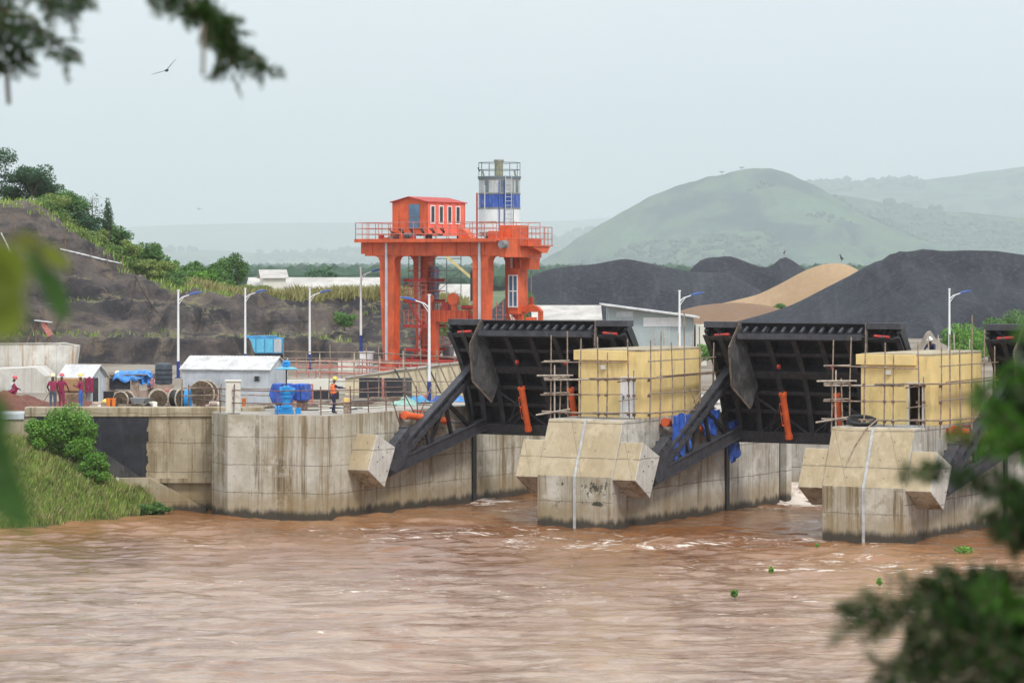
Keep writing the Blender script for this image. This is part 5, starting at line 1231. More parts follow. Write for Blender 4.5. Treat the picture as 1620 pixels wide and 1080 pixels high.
mound('earth_heap', 'low red brown earth strip behind the three workers', onY(120, 160.8), 3.4, 1.0, .42, M['redearth'], 5)
mound('rubble_heap', 'small grey rubble heap between the kiosk and the cable reels', onY(225, 160.4), 1.3, .7, .55, M['deck'], 7)
# valve with handwheel and covered motors
p = onY(453, 153.4, 5.0)
vv = thing('gate_valve', 'bright blue gate valve with a light blue handwheel on the abutment edge', 'valve', p, 0)
B_l = M['blue']
MB().box(-.55, .35, -.3, .3, 0, .12).tube([(-.3, 0, .22), (-.55, 0, .2)], .2, 12).box(-.3, .3, -.22, .22, .12, .32).build('base_flange', B_l, vv, bevel=.02)
MB().lathe([(.3, .3), (.3, .38), (.2, .42), (.2, .75), (.27, .8), (.27, .86), (.2, .9), (.2, 1.05)], n=18).build('bonnet', B_l, vv, smooth=True)
MB().tube([(-.3, 0, 1.12), (.12, 0, 1.2)], .19, 12).tube([(.05, 0, 1.15), (.42, 0, 1.12)], .15, 12).lathe([(.25, .98), (.25, 1.3), (.12, 1.38)], n=14).build('gearbox', B_l, vv, smooth=True)
MB().tube([(0, 0, 1.3), (0, 0, 2.35)], .035, 8).build('stem', M['gate'], vv)
MB().lathe([(.1, 2.16), (.56, 2.18), (.57, 2.22), (.3, 2.28), (.1, 2.3)], n=28).build('handwheel', M['blue_lt'], vv, smooth=True)
MB().box(-.2, .2, -.15, .15, 2.32, 2.5).lathe([(.22, 2.5), (.1, 2.62)], n=10).build('actuator_cap', B_l, vv, bevel=.03)
MB().box(.45, .72, -.2, .1, 0, .3).build('foot_box', M['blue'], vv)
def covered(label, c, rx, ry, h, seed, rz=0, z0=.5):
    root = thing('covered_motor', label, 'covered motor', c, rz, 'tarpaulin covered motors by the valve')
    poly = [(-rx, z0 + h * .45), (-rx * .72, z0), (rx * .72, z0), (rx, z0 + h * .5), (rx * .75, z0 + h), (-rx * .75, z0 + h)]
    mb = MB(); mb.prism(poly, 'y', -ry, ry); o = mb.build('cover', M['tarp'], root, bevel=.05)
    MB().box(-rx * .5, rx * .5, -ry * .6, ry * .6, 0, z0 - .003).build('stand', M['rustpipe'], root)
    MB().tube([(rx * .2, -ry - .02, z0 + .05), (rx * .15, -ry - .03, z0 + h * .6), (0, -ry - .02, z0 + h)], .015, 5).build('rope', M['rubber'], root)
covered('wide box under a tight blue cover left of the valve', onY(447, 156.8), .66, .4, 1.0, 2, 0, .42)
covered('blue covered motor right of the valve', onY(478, 156.9), .42, .35, .85, 4, rad(-20), .55)
pole_bundle('pipe_rack', 'red brown pipe rack standing behind the covered motors', 'rack', [((x, 0, 0), (x, 0, 1.15)) for x in (-.7, -.2, .3, .8)] + [((-.7, 0, z), (.8, 0, z)) for z in (.3, .75, 1.12)], 'redrail', .05, onY(470, 163), 0)
cabp = onY(369, 153.3, 5.0); cb_ = thing('electrical_cabinet', 'tall off white electrical cabinet on the deck edge', 'cabinet', cabp, 0)
MB().box(-.35, .35, -.25, .25, .05, 1.58).build('body', M['bollard'], cb_, bevel=.01); MB().box(-.4, .4, -.3, .3, 1.583, 1.66).build('lid', M['bollard'], cb_, bevel=.01); MB().box(-.3, .3, -.2, .2, 0, .047).build('plinth', M['grey'], cb_)
MB().box(-.3, .3, -.265, -.253, .15, 1.45).build('door', M['bollard'], cb_, bevel=.004); MB().box(-.02, .03, -.29, -.267, .72, .86).build('lock', M['grey'], cb_)
# railings
def railing(label, pts, h, mat, post, levels, seed, r=.03, over=.0, name='railing', zb=0, cat='railing', group=None):
    root = thing(name, label, cat, pts[0], 0, group); rr = jag(seed); o0 = Vector(pts[0])
    P_ = [Vector(q) - o0 for q in pts]
    for a, b_ in zip(P_, P_[1:]):
        L = (b_ - a).length; n = max(1, round(L / post))
        for k in range(n + (1 if b_ is P_[-1] else 0)):
            q = a + (b_ - a) * (k / n) + Vector((rr.uniform(-.05, .05), 0, 0)); hh = h * rr.uniform(1.0, 1.15 + over)
            MB().tube([q + Vector((0, 0, zb)), q + Vector((rr.uniform(-.05, .05), 0, hh))], r, 5).build('post', M[mat], root)
        for lv in levels:
            z = h * lv; MB().tube([a + Vector((0, -.03, z + rr.uniform(-.03, .03))), (a + b_) / 2 + Vector((0, -.03, z + rr.uniform(-.03, .03))), b_ + Vector((0, -.03, z + rr.uniform(-.03, .03)))], r * .9, 5).build('rail', M[mat], root)
    return root
GR = 'pipe railings on the site'
def P3(a, b, z=5.0): return tuple(W(a, b, z))
railing('brown pipe railing along the front edge of the abutment', [(-16.3, 158.2, 5.0), (-14.4, 154.9, 5.0), (-13.6, 152.9, 5.0), (-9.3, 151.9, 5.0), P3(-10.85, 0.6), P3(-10.85, 5.6)], 1.2, 'rustpipe', 1.9, (.45, .98), 4, .032, .15, group=GR)
railing('brown pipe railing in front of the cable reels', [onY(287, 157.4, 4.97), onY(350, 157.3, 4.97), onY(440, 157.3, 4.97)], 1.25, 'pole', 2.0, (.12, .62, .9), 5, .035, .2, group=GR)
railing('grey brown scaffold rail furthest back below the cut slope', [onY(448, 214), onY(560, 212), onY(640, 206), onY(745, 200)], 1.5, 'pole', 1.7, (.4, .7, 1), 6, .04, .3, group=GR)
railing('weathered pipe railing crossing behind the abutment deck', [onY(455, 188), onY(560, 186), onY(680, 182), onY(745, 180)], 1.7, 'pole_lt', 2.1, (.35, .65, .95), 7, .035, .3, group=GR)
railing('faded red guard railing at the foot of the crane', [onY(470, 196), onY(560, 195), onY(650, 191), onY(745, 187)], 1.35, 'redrail', .8, (.2, .5, .75, 1), 8, .035, group=GR)
railing('faded red railing just behind the pedestal', [onY(500, 203), onY(600, 200), onY(700, 196)], 1.2, 'redrail', 1.0, (.35, .7, 1), 9, .04, group=GR)
railing('thin brown railing in front of the dark blocks', [onY(520, 168), onY(640, 168), onY(740, 167)], 1.25, 'pole', 1.6, (.45, .9), 11, .03, .3, group=GR)
# walls and blocks on the deck
rwall = thing('ramp_wall', 'cream wall of the sloping ramp with dark raking poles', 'wall', (0, 0, 0))
MB().prism([(-9.4, 4.96), (-1.0, 4.96), (-1.0, 7.05), (-3.0, 6.75), (-6.3, 6.35), (-9.4, 5.9)], 'y', 176.5, 178).build('wall_face', M['cream'], rwall)
MB().prism([(-9.4, 5.905), (-6.3, 6.355), (-3.0, 6.755), (-1.0, 7.055), (-1.0, 7.12), (-3.0, 6.83), (-6.3, 6.43), (-9.4, 5.98)], 'y', 176.4, 178.1).build('wall_top', M['deck'], rwall)
for k in range(9):
    x = -6.6 + k * .62; MB().bar((x, 176.3, 6.45 + k * .07), (x + .75, 175.9, 5.1), .07).build('raking_pole', M['pole'] if k % 3 else M['gate_plate'], rwall)
bb = thing('dark_block', 'long black coated concrete block with an orange stripe behind the orange vest worker', 'block', onY(568, 173.5), 0)
MB().box(0, 1.25, 0, .8, 0, 1.1).build('block', M['black'], bb); MB().box(1.4, 2.4, 0, .8, 0, 1.08).build('block', M['black'], bb); MB().box(1.252, 1.395, .02, .7, 0, 1.08).build('stripe_post', M['redrail'], bb); MB().box(2.405, 2.9, .05, .8, 0, 1.1).build('end_block', M['gate_plate'], bb)
pd = thing('pedestal', 'white concrete pedestal under a street lamp', 'pedestal', (onY(580, 214).x, 214, 4.95)); MB().box(-.45, .45, -.45, .45, 0, 1.45).build('shaft', M['white'], pd, bevel=.01); MB().box(-.53, .53, -.53, .53, 1.452, 1.5).build('cap', M['white'], pd)
tag(MB().box(-1.4, 0, -.4, .4, 0, .95).build('pedestal_wing', M['bollard'], loc=(onY(568, 212).x, 212, 4.95)), 'low pale block left of the white pedestal', 'block')
tag(MB().box(-.9, .9, -.4, .4, 0, .5).build('shaded_opening_box', M['black'], loc=onY(510, 172)), 'black box painting in the shade of an opening left of the dark blocks', 'stack')  # solid box; its black colour stands for the shade inside an opening
tag(MB().prism([(-4.2, 0), (4.4, 0), (4.4, .9), (-4.2, .75)], 'y', 0, .5).build('low_wall', M['bollard'], loc=onY(530, 180)), 'low pale wall crossing behind the covered motors', 'wall')
# loose tubes on the deck
rr = jag(77); root = thing('loose_tubes', 'loose pale tubes and boards strewn on the abutment deck', 'tubes', (0, 0, 5.02))
for k in range(26):
    x = rr.uniform(500, 730); Y = rr.uniform(155.5, 168); q = onY(x, Y, rr.uniform(.0, .06)); a = rr.uniform(-.5, .5); L = rr.uniform(.8, 2.4)
    while (q - O0).dot(Vd) > -12.9: q.x -= .6
    d = Vector((math.cos(a), math.sin(a) * 2.2, 0)) * L / 2
    MB().tube([q - d, q + d], rr.uniform(.02, .045), 5).build('tube' if k % 3 else 'board', M[rr.choice(['pole_lt', 'pole', 'grey', 'gate_plate', 'bollard'])], root)
for lab, x, Y, w, m_, s in (('crumpled blue tarpaulin beside the lamp foot on the deck', 695, 166, 1.1, 'tarp', 3), ('crumpled teal tarpaulin left of the lamp foot', 660, 166.3, 1.4, 'genblue', 5), ('flattened pale green sheet on the deck', 640, 163, 1.5, 'greensheet', 6), ('small pink sheet among the tarpaulins', 672, 168.5, .9, 'pinksheet', 7), ('blue sheet lying before the raking poles', 722, 167.5, 1.0, 'tarp_lt', 8)):
    M.setdefault('greensheet', flat('pale_green_sheet', (.25, .42, .36), .7)); M.setdefault('pinksheet', flat('pink_sheet', (.5, .25, .22), .7))
    c_ = onY(x, Y, 5.0); vs_ = []; n = 16; fs = []
    for j in range(n + 1):
        for i in range(n + 1):
            u, v = i / n - .5, j / n - .5; e = max(0, 1 - 4 * (u * u + v * v)); vs_.append((u * w, v * w * .9, .02 + e * .38 * (.6 + abs(fbm(u * 4, v * 4, s, 4)))))
    for j in range(n):
        for i in range(n): a = j * (n + 1) + i; fs.append((a, a + 1, a + n + 2, a + n + 1))
    mb = MB(); mb.add(vs_, fs); tag(mb.build('tarpaulin', M[m_], smooth=True, loc=c_), lab, 'tarpaulin')
# generator trailer
gp = onY(376, 236, 6.0 - 1.05); gt = thing('generator_trailer', 'blue generator trailer parked under the cut slope', 'generator', gp, 0)
MB().box(0, 3.4, 0, 1.4, .75, 1.95).build('body', M['genblue'], gt, bevel=.04)
for k in range(5): MB().box(.1 + k * .66, .66 + k * .66, -.02, -.003, .85, 1.85).build('door', M['blue_lt'] if k in (1, 2, 3) else M['galv'], gt)
MB().box(-.05, 3.45, -.05, 1.45, .6, .745).build('chassis', M['gate'], gt); MB().box(.4, 2.9, .2, 1.2, 1.955, 2.1).build('roof_hatch', M['genblue'], gt, bevel=.03)
for x in (.5, 1.7, 2.9): MB().lathe([(.34, -.1), (.34, .1)], (x, -.05, .34), 14, 0, Matrix.Rotation(PI / 2, 3, 'X')).build('wheel', M['rubber'], gt)
# small leaning box on the slope
nb = thing('notice_box', 'small leaning tin roofed box on the slope at the far left', 'box', onY(66, 234, 5.9), 0)
MB().bar((-.5, 0, 2.35), (.75, 0, 2.2), 1.0, .06).build('roof', M['roof'], nb); MB().bar((.1, 0, 2.2), (.65, 0, 1.2), .6, .35).build('box', M['redrail'], nb)
for q in (((.3, .2, 0), (.5, .2, 1.6)), ((-.5, 0, 0), (-.3, 0, 2.3)), ((.7, 0, .2), (.4, 0, 1.4)), ((-1.3, 0, .3), (-.4, 0, 2.2))): MB().bar(q[0], q[1], .08).build('post', M['wood'], nb)
# pipes laid on the slope
def hz_(x, Y): return hill_z(x, Y)
def slope_line(name, label, cat, pxs, r, mat, Ys):
    pts = []
    for (x, Y) in zip(pxs, Ys): q = onY(x, Y); pts.append((q.x, q.y, hz_(q.x, q.y) + r + .04))
    tag(MB().tube(pts, r, 6).build(name, M[mat]), label, cat)
def slope_at(x, y):
    # walk along the sight line to the slope
    for k in range(400):
        Y = 236 + k * .1; q = pt(x, y, Y)
        if hill_z(q.x, q.y) >= q.z: return (q.x, q.y - .05, q.z + .06)
    q = pt(x, y, 252); return (q.x, q.y, q.z)
def slope_pipe(label, pix, r, mat, name='pipe'):
    pts = []
    for (a, b_) in zip(pix, pix[1:]):
        for k in range(8): t_ = k / 8; pts.append(slope_at(a[0] + (b_[0] - a[0]) * t_, a[1] + (b_[1] - a[1]) * t_))
    pts.append(slope_at(*pix[-1])); tag(MB().tube(pts, r, 6).build(name, M[mat]), label, 'pipe')
slope_pipe('pale pipe laid across the upper dark slope', [(95, 395), (125, 402), (160, 411), (205, 421)], .06, 'white')
slope_pipe('pale pipe running down the slope at the far left', [(2, 370), (12, 390), (25, 425)], .06, 'bollard')
slope_pipe('thin dark hose running down the middle of the slope', [(208, 424), (225, 460), (245, 490), (262, 508)], .03, 'rubber', 'hose')
pole_bundle('slope_fence', 'row of thin stakes on the upper dark slope', 'fence', [((slope_at(x, y)[0], slope_at(x, y)[1], slope_at(x, y)[2] - .3), (slope_at(x, y)[0], slope_at(x, y)[1], slope_at(x, y)[2] + 1.0)) for x, y in ((24, 365), (60, 385), (103, 390), (144, 412), (170, 418), (194, 424))], 'wood', .04)
M['roof_far'] = flat('beige_sheet_roofing', (.45, .43, .40), .7, 0, .2, .5, (.3, .25, .2), .6)
# buildings behind
for lab, x0, x1, Y, ye, yr, hgt in (('long white roofed building left of the crane behind the plateau', 392, 602, 335, 460, 441, 0), ('white roofed building seen under the crane beam', 690, 770, 320, 474, 452, 0), ('low white roofed building right of the crane', 846, 948, 300, 505, 486, 0)):
    s = F / Y; x_0, x_1 = (x0 - 810) / s, (x1 - 810) / s; ze = CAMZ - (ye - HOR) / s - 4.95; zr = CAMZ - (yr - HOR) / s - 4.95
    shed('site_building', lab, (x_0, Y, 4.95), 0, x_1 - x_0, 9, ze, zr + .1, M['bollard'], M['roof_far'], 'building', over=.3, group='white roofed site buildings')
q = onY(415, 330); shed('site_building', 'gabled end bay on the long white roofed building', (q.x, 331, 4.95), rad(8), 2.4, 6, 6.2, 7.0, M['bollard'], M['roof_far'], 'building', over=.3, ridge_at=.5, group='white roofed site buildings')
g_ = thing('grey_shed', 'grey mono pitch shed between the two gates', 'shed', onY(962, 231), 0)
MB().prism([(0, 0), (6.3, 0), (6.3, 3.55), (0, 4.35)], 'y', 0, 5).build('wall', flat('pale_grey_sheet', (.36, .42, .43), .6, .1, .1, 1.0, (.3, .28, .24), .3), g_)
mb = MB(); mb.bar((-.5, 2.3, 4.52), (6.7, 2.3, 3.58), 6.2, .12); mb.build('roof', M['roof'], g_)
MB().box(2.6, 5.4, -.03, -.003, 2.9, 3.55).build('pale_panel', M['white'], g_); MB().box(.6, 1.8, -.03, -.003, 3.6, 4.0).build('pale_panel', M['galv'], g_)
for k in range(8): MB().box(.0 + k * .9, .03 + k * .9, -.02, -.003, .02, 4.25 - k * .115).build('sheet_seam', M['galv'], g_)
MB().box(6.5, 7.3, .5, 3, 0, 3.0).build('annex', M['bollard'], g_)
mound('rubble_heap', 'brown rubble heap behind the right hand gate', onY(1472, 232, 4.9), 2.2, 2, 2.6, M['ground'], 11)
mound('rubble_heap', 'pale rubble under a yellow sheet behind the crane foot', onY(725, 222, 4.9), 2.4, 1.6, 2.0, M['deck'], 12)

# ---- more of the site's litter behind the wall
def litter(label, name, cat, loc, rz, items):
    root = thing(name, label, cat, loc, rz)
    for nm, mb, m_ in items: mb.build(nm, M[m_], root, bevel=.01)
    return root
rl = jag(91)
def timber(n, L, seed):
    r_ = jag(seed); out = []
    for k in range(n):
        a = r_.uniform(-.25, .25); z = .04 + .07 * (k // 4); y = (k % 4) * .13 + r_.uniform(-.03, .03)
        out.append(('board', MB().bar((-L / 2, y, z), (L / 2 * r_.uniform(.7, 1.1), y + a, z + r_.uniform(0, .05)), .1, .05), r_.choice(['wood', 'pole_lt', 'pole'])))
    return out
litter('untidy pile of boards before the block kiosk', 'timber_pile', 'timber pile', onY(214, 159.0), rad(12), timber(14, 1.7, 1))
litter('short stack of boards leaning at the end of the long shed', 'timber_pile', 'timber pile', onY(410, 160.2), rad(-8), timber(9, 1.3, 2))
litter('pile of poles on the deck behind the orange vest worker', 'timber_pile', 'timber pile', onY(560, 163.0), rad(14), timber(12, 2.6, 3))
litter('boards strewn beside the dark blocks', 'timber_pile', 'timber pile', onY(615, 169.5), rad(-20), timber(10, 2.2, 4))
litter('wheelbarrow shaped frame between the small reels', 'barrow', 'wheelbarrow', onY(222, 158.6), rad(-30), [('tray', MB().prism([(-.35, .35), (.35, .35), (.5, .62), (-.5, .62)], 'y', -.25, .25), 'grey'), ('handle', MB().tube([(-.3, -.2, .4), (-1.0, -.22, .6)], .02, 5), 'wood'), ('handle', MB().tube([(-.3, .2, .4), (-1.0, .22, .6)], .02, 5), 'wood'), ('wheel', MB().lathe([(.18, -.04), (.18, .04)], (.5, 0, .18), 12, 0, Matrix.Rotation(PI / 2, 3, 'X')), 'rubber'), ('strut', MB().bar((-.2, 0, 0), (-.2, 0, .35), .04), 'rustpipe')])
for k, (x, Y, lb_) in enumerate(((232, 159.2, 'grey cement sack heap between barrow and reel'), (338, 159.6, 'pale sack heap right of the largest reel'), (150, 159.2, 'sack heap in front of the small hut'))):
    r_ = jag(k); root = thing('sack_heap', lb_, 'sacks', onY(x, Y), r_.uniform(-.4, .4))
    for j in range(7): MB().lathe([(.02, -.22), (.12, -.2), (.15, 0), (.12, .2), (.02, .22)], (r_.uniform(-.35, .35), r_.uniform(-.15, .15), .1 + .16 * (j // 4)), 8, 0, Matrix.Rotation(PI / 2, 3, 'Y')).build('sack', M[r_.choice(['bollard', 'brick', 'deck'])], root, smooth=True)
# ================================================================= people
def person(label, loc, rz, J, cloth, hat, seed=0, group='workers on the site', extra=None, scale=1.0):
    """J: joints by name; the body is one skinned surface coloured by limb."""
    d = dict(pelvis=(0, 0, .95), belly=(0, .0, 1.1), chest=(0, 0, 1.32), neck=(0, .0, 1.47), head0=(0, .015, 1.56), head1=(0, .02, 1.68),
             shl=(-.17, 0, 1.40), ell=(-.25, 0, 1.13), wrl=(-.24, .08, .89), hal=(-.24, .1, .81),
             shr=(.17, 0, 1.40), elr=(.25, 0, 1.13), wrr=(.24, .08, .89), har=(.24, .1, .81),
             hil=(-.09, 0, .9), knl=(-.1, .02, .5), anl=(-.11, 0, .1), tol=(-.12, .15, .04),
             hir=(.09, 0, .9), knr=(.1, .02, .5), anr=(.11, 0, .1), tor=(.12, .15, .04))
    d.update(J); names = list(d); idx = {n: i for i, n in enumerate(names)}
    R_ = dict(pelvis=.125, belly=.125, chest=.145, neck=.06, head0=.085, head1=.095, sh=.075, el=.05, wr=.035, ha=.042, hi=.098, kn=.068, an=.05, to=.042)
    ed = [('pelvis', 'belly'), ('belly', 'chest'), ('chest', 'neck'), ('neck', 'head0'), ('head0', 'head1')]
    for s in 'lr': ed += [('chest', 'sh' + s), ('sh' + s, 'el' + s), ('el' + s, 'wr' + s), ('wr' + s, 'ha' + s), ('pelvis', 'hi' + s), ('hi' + s, 'kn' + s), ('kn' + s, 'an' + s), ('an' + s, 'to' + s)]
    me = bpy.data.meshes.new('body'); me.from_pydata([d[n] for n in names], [(idx[a], idx[b]) for a, b in ed], [])
    o = bpy.data.objects.new('body_tmp', me); C.objects.link(o)
    sk = o.modifiers.new('s', 'SKIN'); sk.use_smooth_shade = True
    for n, sv in zip(names, me.skin_vertices[0].data):
        r_ = R_.get(n, R_.get(n[:2], .08)); sv.radius = (r_, r_ * (.78 if n in ('chest', 'belly', 'pelvis') else 1)); sv.use_root = n == 'pelvis'
    o.modifiers.new('u', 'SUBSURF').levels = 1
    dg = bpy.context.evaluated_depsgraph_get(); bm_ = bpy.data.meshes.new_from_object(o.evaluated_get(dg)); bpy.data.objects.remove(o)
    bm_.materials.clear()
    mats = [M['skin'], M[cloth['top']], M[cloth['leg']], M['boot'], M[cloth.get('sleeve', cloth['top'])]]
    for m_ in mats: bm_.materials.append(m_)
    seg = [(Vector(d[a]), Vector(d[b]), a, b) for a, b in ed]
    for pg in bm_.polygons:
        c = pg.center; best = None
        for A, B, a, b in seg:
            ab_ = B - A; t_ = max(0, min(1, (c - A).dot(ab_) / ab_.length_squared)); q = (c - (A + ab_ * t_)).length
            if best is None or q < best[0]: best = (q, a, b, t_)
        _, a, b, t_ = best
        if b.startswith('head') or a.startswith('head') or b == 'neck' and t_ > .7: mi = 0
        elif b[:2] == 'ha': mi = 0
        elif b[:2] in ('el', 'wr'): mi = 4
        elif b[:2] == 'to' or b[:2] == 'an' and t_ > .85: mi = 3
        elif b[:2] in ('kn', 'an') or b[:2] == 'hi' : mi = 2
        else: mi = 1
        pg.material_index = mi; pg.use_smooth = True
    root = thing('person', label, 'person', loc, rz, group); root.scale = (scale,) * 3
    bo = bpy.data.objects.new('body', bm_); C.objects.link(bo); bo.parent = root
    H = Vector(d['head1']); up = (Vector(d['head1']) - Vector(d['neck'])).normalized(); q = Vector((0, 0, 1)).rotation_difference(up).to_matrix()
    if hat:
        MB().lathe([(.15, .02), (.155, .035), (.125, .04), (.12, .1), (.085, .155), (.02, .18)], H - up * .01, 14, 0, q).build('hard_hat', M[hat], root, smooth=True)
    f = q @ Vector((0, 1, 0))
    MB().lathe([(.004, 0), (.02, .012), (.004, .03)], H + f * .09 - up * .05, 6).build('nose', M['skin'], root)
    # fingers: five short tapering chains on each hand
    for s in 'lr':
        w = Vector(d['wr' + s]); h = Vector(d['ha' + s]); dr = (h - w).normalized(); sd_ = dr.cross(Vector((0, 1, .2))).normalized(); nn_ = dr.cross(sd_)
        mb = MB()
        for k, L in enumerate((.065, .075, .07, .055)):
            b0 = h + sd_ * (k - 1.5) * .02 + dr * .02; mb.tube([b0, b0 + dr * L * .5 + nn_ * .008, b0 + dr * L * .85 + nn_ * .03], .009, 5, r2=.006)
        mb.tube([h + sd_ * .035 - dr * .02, h + sd_ * .06 + dr * .015, h + sd_ * .055 + dr * .045 + nn_ * .02], .011, 5, r2=.008)
        mb.build('hand', M['skin'], root)
    if extra: extra(root)
    return root
wk = 4.97
person('worker in maroon jacket, dark trousers and pale yellow hard hat, leftmost of the standing three', onY(83.5, 158.2, wk), rad(10),
    dict(ell=(-.27, .12, 1.15), wrl=(-.2, .34, 1.02), hal=(-.18, .4, .97), elr=(.27, .1, 1.15), wrr=(.12, .3, 1.1), har=(.06, .36, 1.08)), dict(top='maroon', leg='darkjean'), 'creamhat')
person('worker in maroon overalls and red hard hat, right beside the pale hat worker', onY(97.5, 158.8, wk), rad(-15),
    dict(elr=(.28, .08, 1.16), wrr=(.3, .22, .95), har=(.3, .28, .9)), dict(top='maroon', leg='maroon'), 'redhat')
person('worker in dark red jacket and bright blue trousers holding something at his chest', onY(128, 158.2, wk), rad(75),
    dict(ell=(-.2, .1, 1.13), wrl=(-.08, .3, 1.22), hal=(-.03, .36, 1.25), elr=(.2, .1, 1.13), wrr=(.08, .3, 1.2), har=(.03, .37, 1.22), tol=(-.12, .15, .04)), dict(top='maroon', leg='bluejean'), 'yellowhat')
person('worker in pale shirt and red hard hat crouching on the red earth heap', onY(17.5, 159.6, 5.55), rad(-60),
    dict(pelvis=(0, -.1, .3), belly=(0, -.05, .45), chest=(0, .05, .63), neck=(0, .12, .77), head0=(0, .16, .85), head1=(0, .19, .95), shl=(-.17, .06, .7), ell=(-.22, .22, .48), wrl=(-.16, .4, .45), hal=(-.14, .46, .42),
         shr=(.17, .06, .7), elr=(.22, .22, .48), wrr=(.16, .4, .42), har=(.14, .46, .38), hil=(-.1, -.08, .27), knl=(-.14, .3, .45), anl=(-.13, .1, .07), tol=(-.13, .25, .03), hir=(.1, -.08, .27), knr=(.14, .3, .45), anr=(.13, .1, .07), tor=(.13, .25, .03)),
    dict(top='whitecloth', leg='maroon', sleeve='maroon'), 'redhat')
def vest(root):
    MB().lathe([(.17, 1.02), (.175, 1.2), (.18, 1.36), (.1, 1.44)], (0, 0, 0), 14).build('safety_vest', M['vest'], root, smooth=True).scale = (1.08, .86, 1)
    MB().lathe([(.178, 1.13), (.178, 1.17)], (0, 0, 0), 14).build('reflective_band', M['yellowhat'], root).scale = (1.09, .88, 1)
person('worker in orange safety vest and yellow hard hat standing by the railing', Vector((-8.75, 153.35, 5.0)), rad(-62),
    dict(ell=(-.24, .2, 1.3), wrl=(-.2, .45, 1.3), hal=(-.19, .53, 1.3), elr=(.24, .2, 1.26), wrr=(.18, .44, 1.26), har=(.17, .52, 1.26), knl=(-.1, .1, .5), anl=(-.1, -.02, .1), tol=(-.1, .13, .04), head0=(0, .04, 1.56), head1=(0, .07, 1.67)),
    dict(top='vest', leg='navycloth', sleeve='navycloth'), 'yellowhat', extra=vest)
tag(MB().box(-.17, .17, -.1, .1, 0, .25).build('jerrycan', flat('yellow_plastic_can', (.7, .5, .16), .5), bevel=.04, loc=(-8.1, 153.5, 5.52)), 'yellow plastic can on the railing beside the orange vest worker', 'jerrycan')
tag(MB().box(-.15, .15, -.12, .12, 0, .5).build('stool', M['pole'], loc=(-8.1, 153.5, 5.01)), 'small stool under the yellow can', 'stool')
person('worker in navy overalls and white hard hat crouching on the roof of the right house', W(SP + .55, 11.4, 7.72), rad(150),
    dict(pelvis=(0, -.1, .33), belly=(0, -.06, .48), chest=(0, .05, .66), neck=(0, .13, .8), head0=(0, .17, .88), head1=(0, .2, .98), shl=(-.19, .06, .73), ell=(-.26, .25, .5), wrl=(-.2, .45, .35), hal=(-.18, .52, .3),
         shr=(.19, .06, .73), elr=(.26, .25, .5), wrr=(.2, .45, .35), har=(.18, .52, .3), hil=(-.1, -.08, .3), knl=(-.16, .3, .46), anl=(-.13, .1, .07), tol=(-.13, .25, .03), hir=(.1, -.08, .3), knr=(.16, .3, .46), anr=(.13, .1, .07), tor=(.13, .25, .03)),
    dict(top='navycloth', leg='navycloth'), 'whitehat')
tag(MB().box(-.8, .8, -.5, .5, -.06, 0).box(-.75, -.67, -.04, .04, -2.7, -.06).box(.67, .75, -.04, .04, -2.7, -.06).build('work_platform', M['wood'], loc=W(SP + .55, 11.4, 7.71), rot=(0, 0, DAMROT)), 'small timber work platform behind the right yellow house', 'platform')
hanging_tarp('jacket', 'maroon jacket hanging on the front of the small hut', (ss.location.x + 1.62, ss.location.y - .85, 6.35), .42, .85, M['maroon'], 5, rad(80), .08, nx=12, nz_=10, taper=-.3)
for lab, (x0, z0, x1, z1, Y) in (('long handled tool held by the pale hat worker', (-23.9, 4.99, -23.25, 6.0, 158.0)), ('wooden pole leaning beside the middle worker', (-22.6, 5.0, -22.15, 5.85, 158.6)), ('wooden plank leaning on the red earth heap', (-24.1, 5.0, -25.0, 5.75, 157.9))):
    tag(MB().tube([(x0, Y, z0), (x1, Y + .1, z1)], .025, 6).build('tool_handle', M['wood']), lab, 'tool')
# ================================================================= birds
def bird(label, loc, span, rz, roll, perched=False):
    root = thing('bird', label, 'bird', loc, rz, 'birds')
    if not perched:
        h = span / 2; prof = [(0, .0), (.05, .03), (.12, .045), (.2, .04), (.3, .02)]
        MB().tube([(0, -.2 * span, .0), (0, -.05 * span, .0), (0, .12 * span, .01), (0, .2 * span, .02)], .05 * span, 8, r2=.025 * span).build('body', M['bird'], root, smooth=True)
        for s in (-1, 1):
            mb = MB(); pl_ = [(0, .06), (.22, .09), (.5, .04), (.47, -.02), (.35, -.03), (.2, -.06), (0, -.08)]
            for zz in (0, .012): mb.v += [(s * x * span, y * span, (.35 * x + zz) * span * (1 - .3 * x)) for x, y in pl_]
            n = len(pl_); mb.f = [tuple(range(n)), tuple(range(n, 2 * n))] + [(i, (i + 1) % n, n + (i + 1) % n, n + i) for i in range(n)]; mb.m = [0] * len(mb.f)
            mb.build('wing', M['bird'], root)
        MB().prism([(-.03, -.18), (.03, -.18), (.07, -.34), (-.07, -.34)], 'z', -.01, .01).build('tail', M['bird'], root).scale = (span, span, 1)
        root.rotation_euler = (0, roll, rz)
    else:
        s = span; MB().tube([(0, -.2 * s, .35 * s), (0, 0, .5 * s), (0, .1 * s, .75 * s)], .17 * s, 8, r2=.1 * s).build('body', M['bird'], root, smooth=True)
        MB().tube([(0, .1 * s, .75 * s), (0, .14 * s, .95 * s)], .07 * s, 6).tube([(0, .14 * s, .93 * s), (0, .35 * s, .85 * s)], .035 * s, 5, r2=.01 * s).build('head', M['bird'], root)
        for x in (-.06, .06): MB().tube([(x * s, 0, -.05), (x * s, 0, .42 * s)], .02 * s, 4).build('leg', M['pole'], root)
    return root
bird('large bird gliding with raised wings high in the sky', pt(263, 112, 190), 1.75, rad(15), rad(-33))
bird('tiny white bellied bird far off in the sky over the hills', pt(315, 331, 260), .55, rad(-10), rad(8))
bird('dark stork like bird standing on top of the sand heap', pt(1331, 414.5, 404), 1.05, rad(70), 0, True)
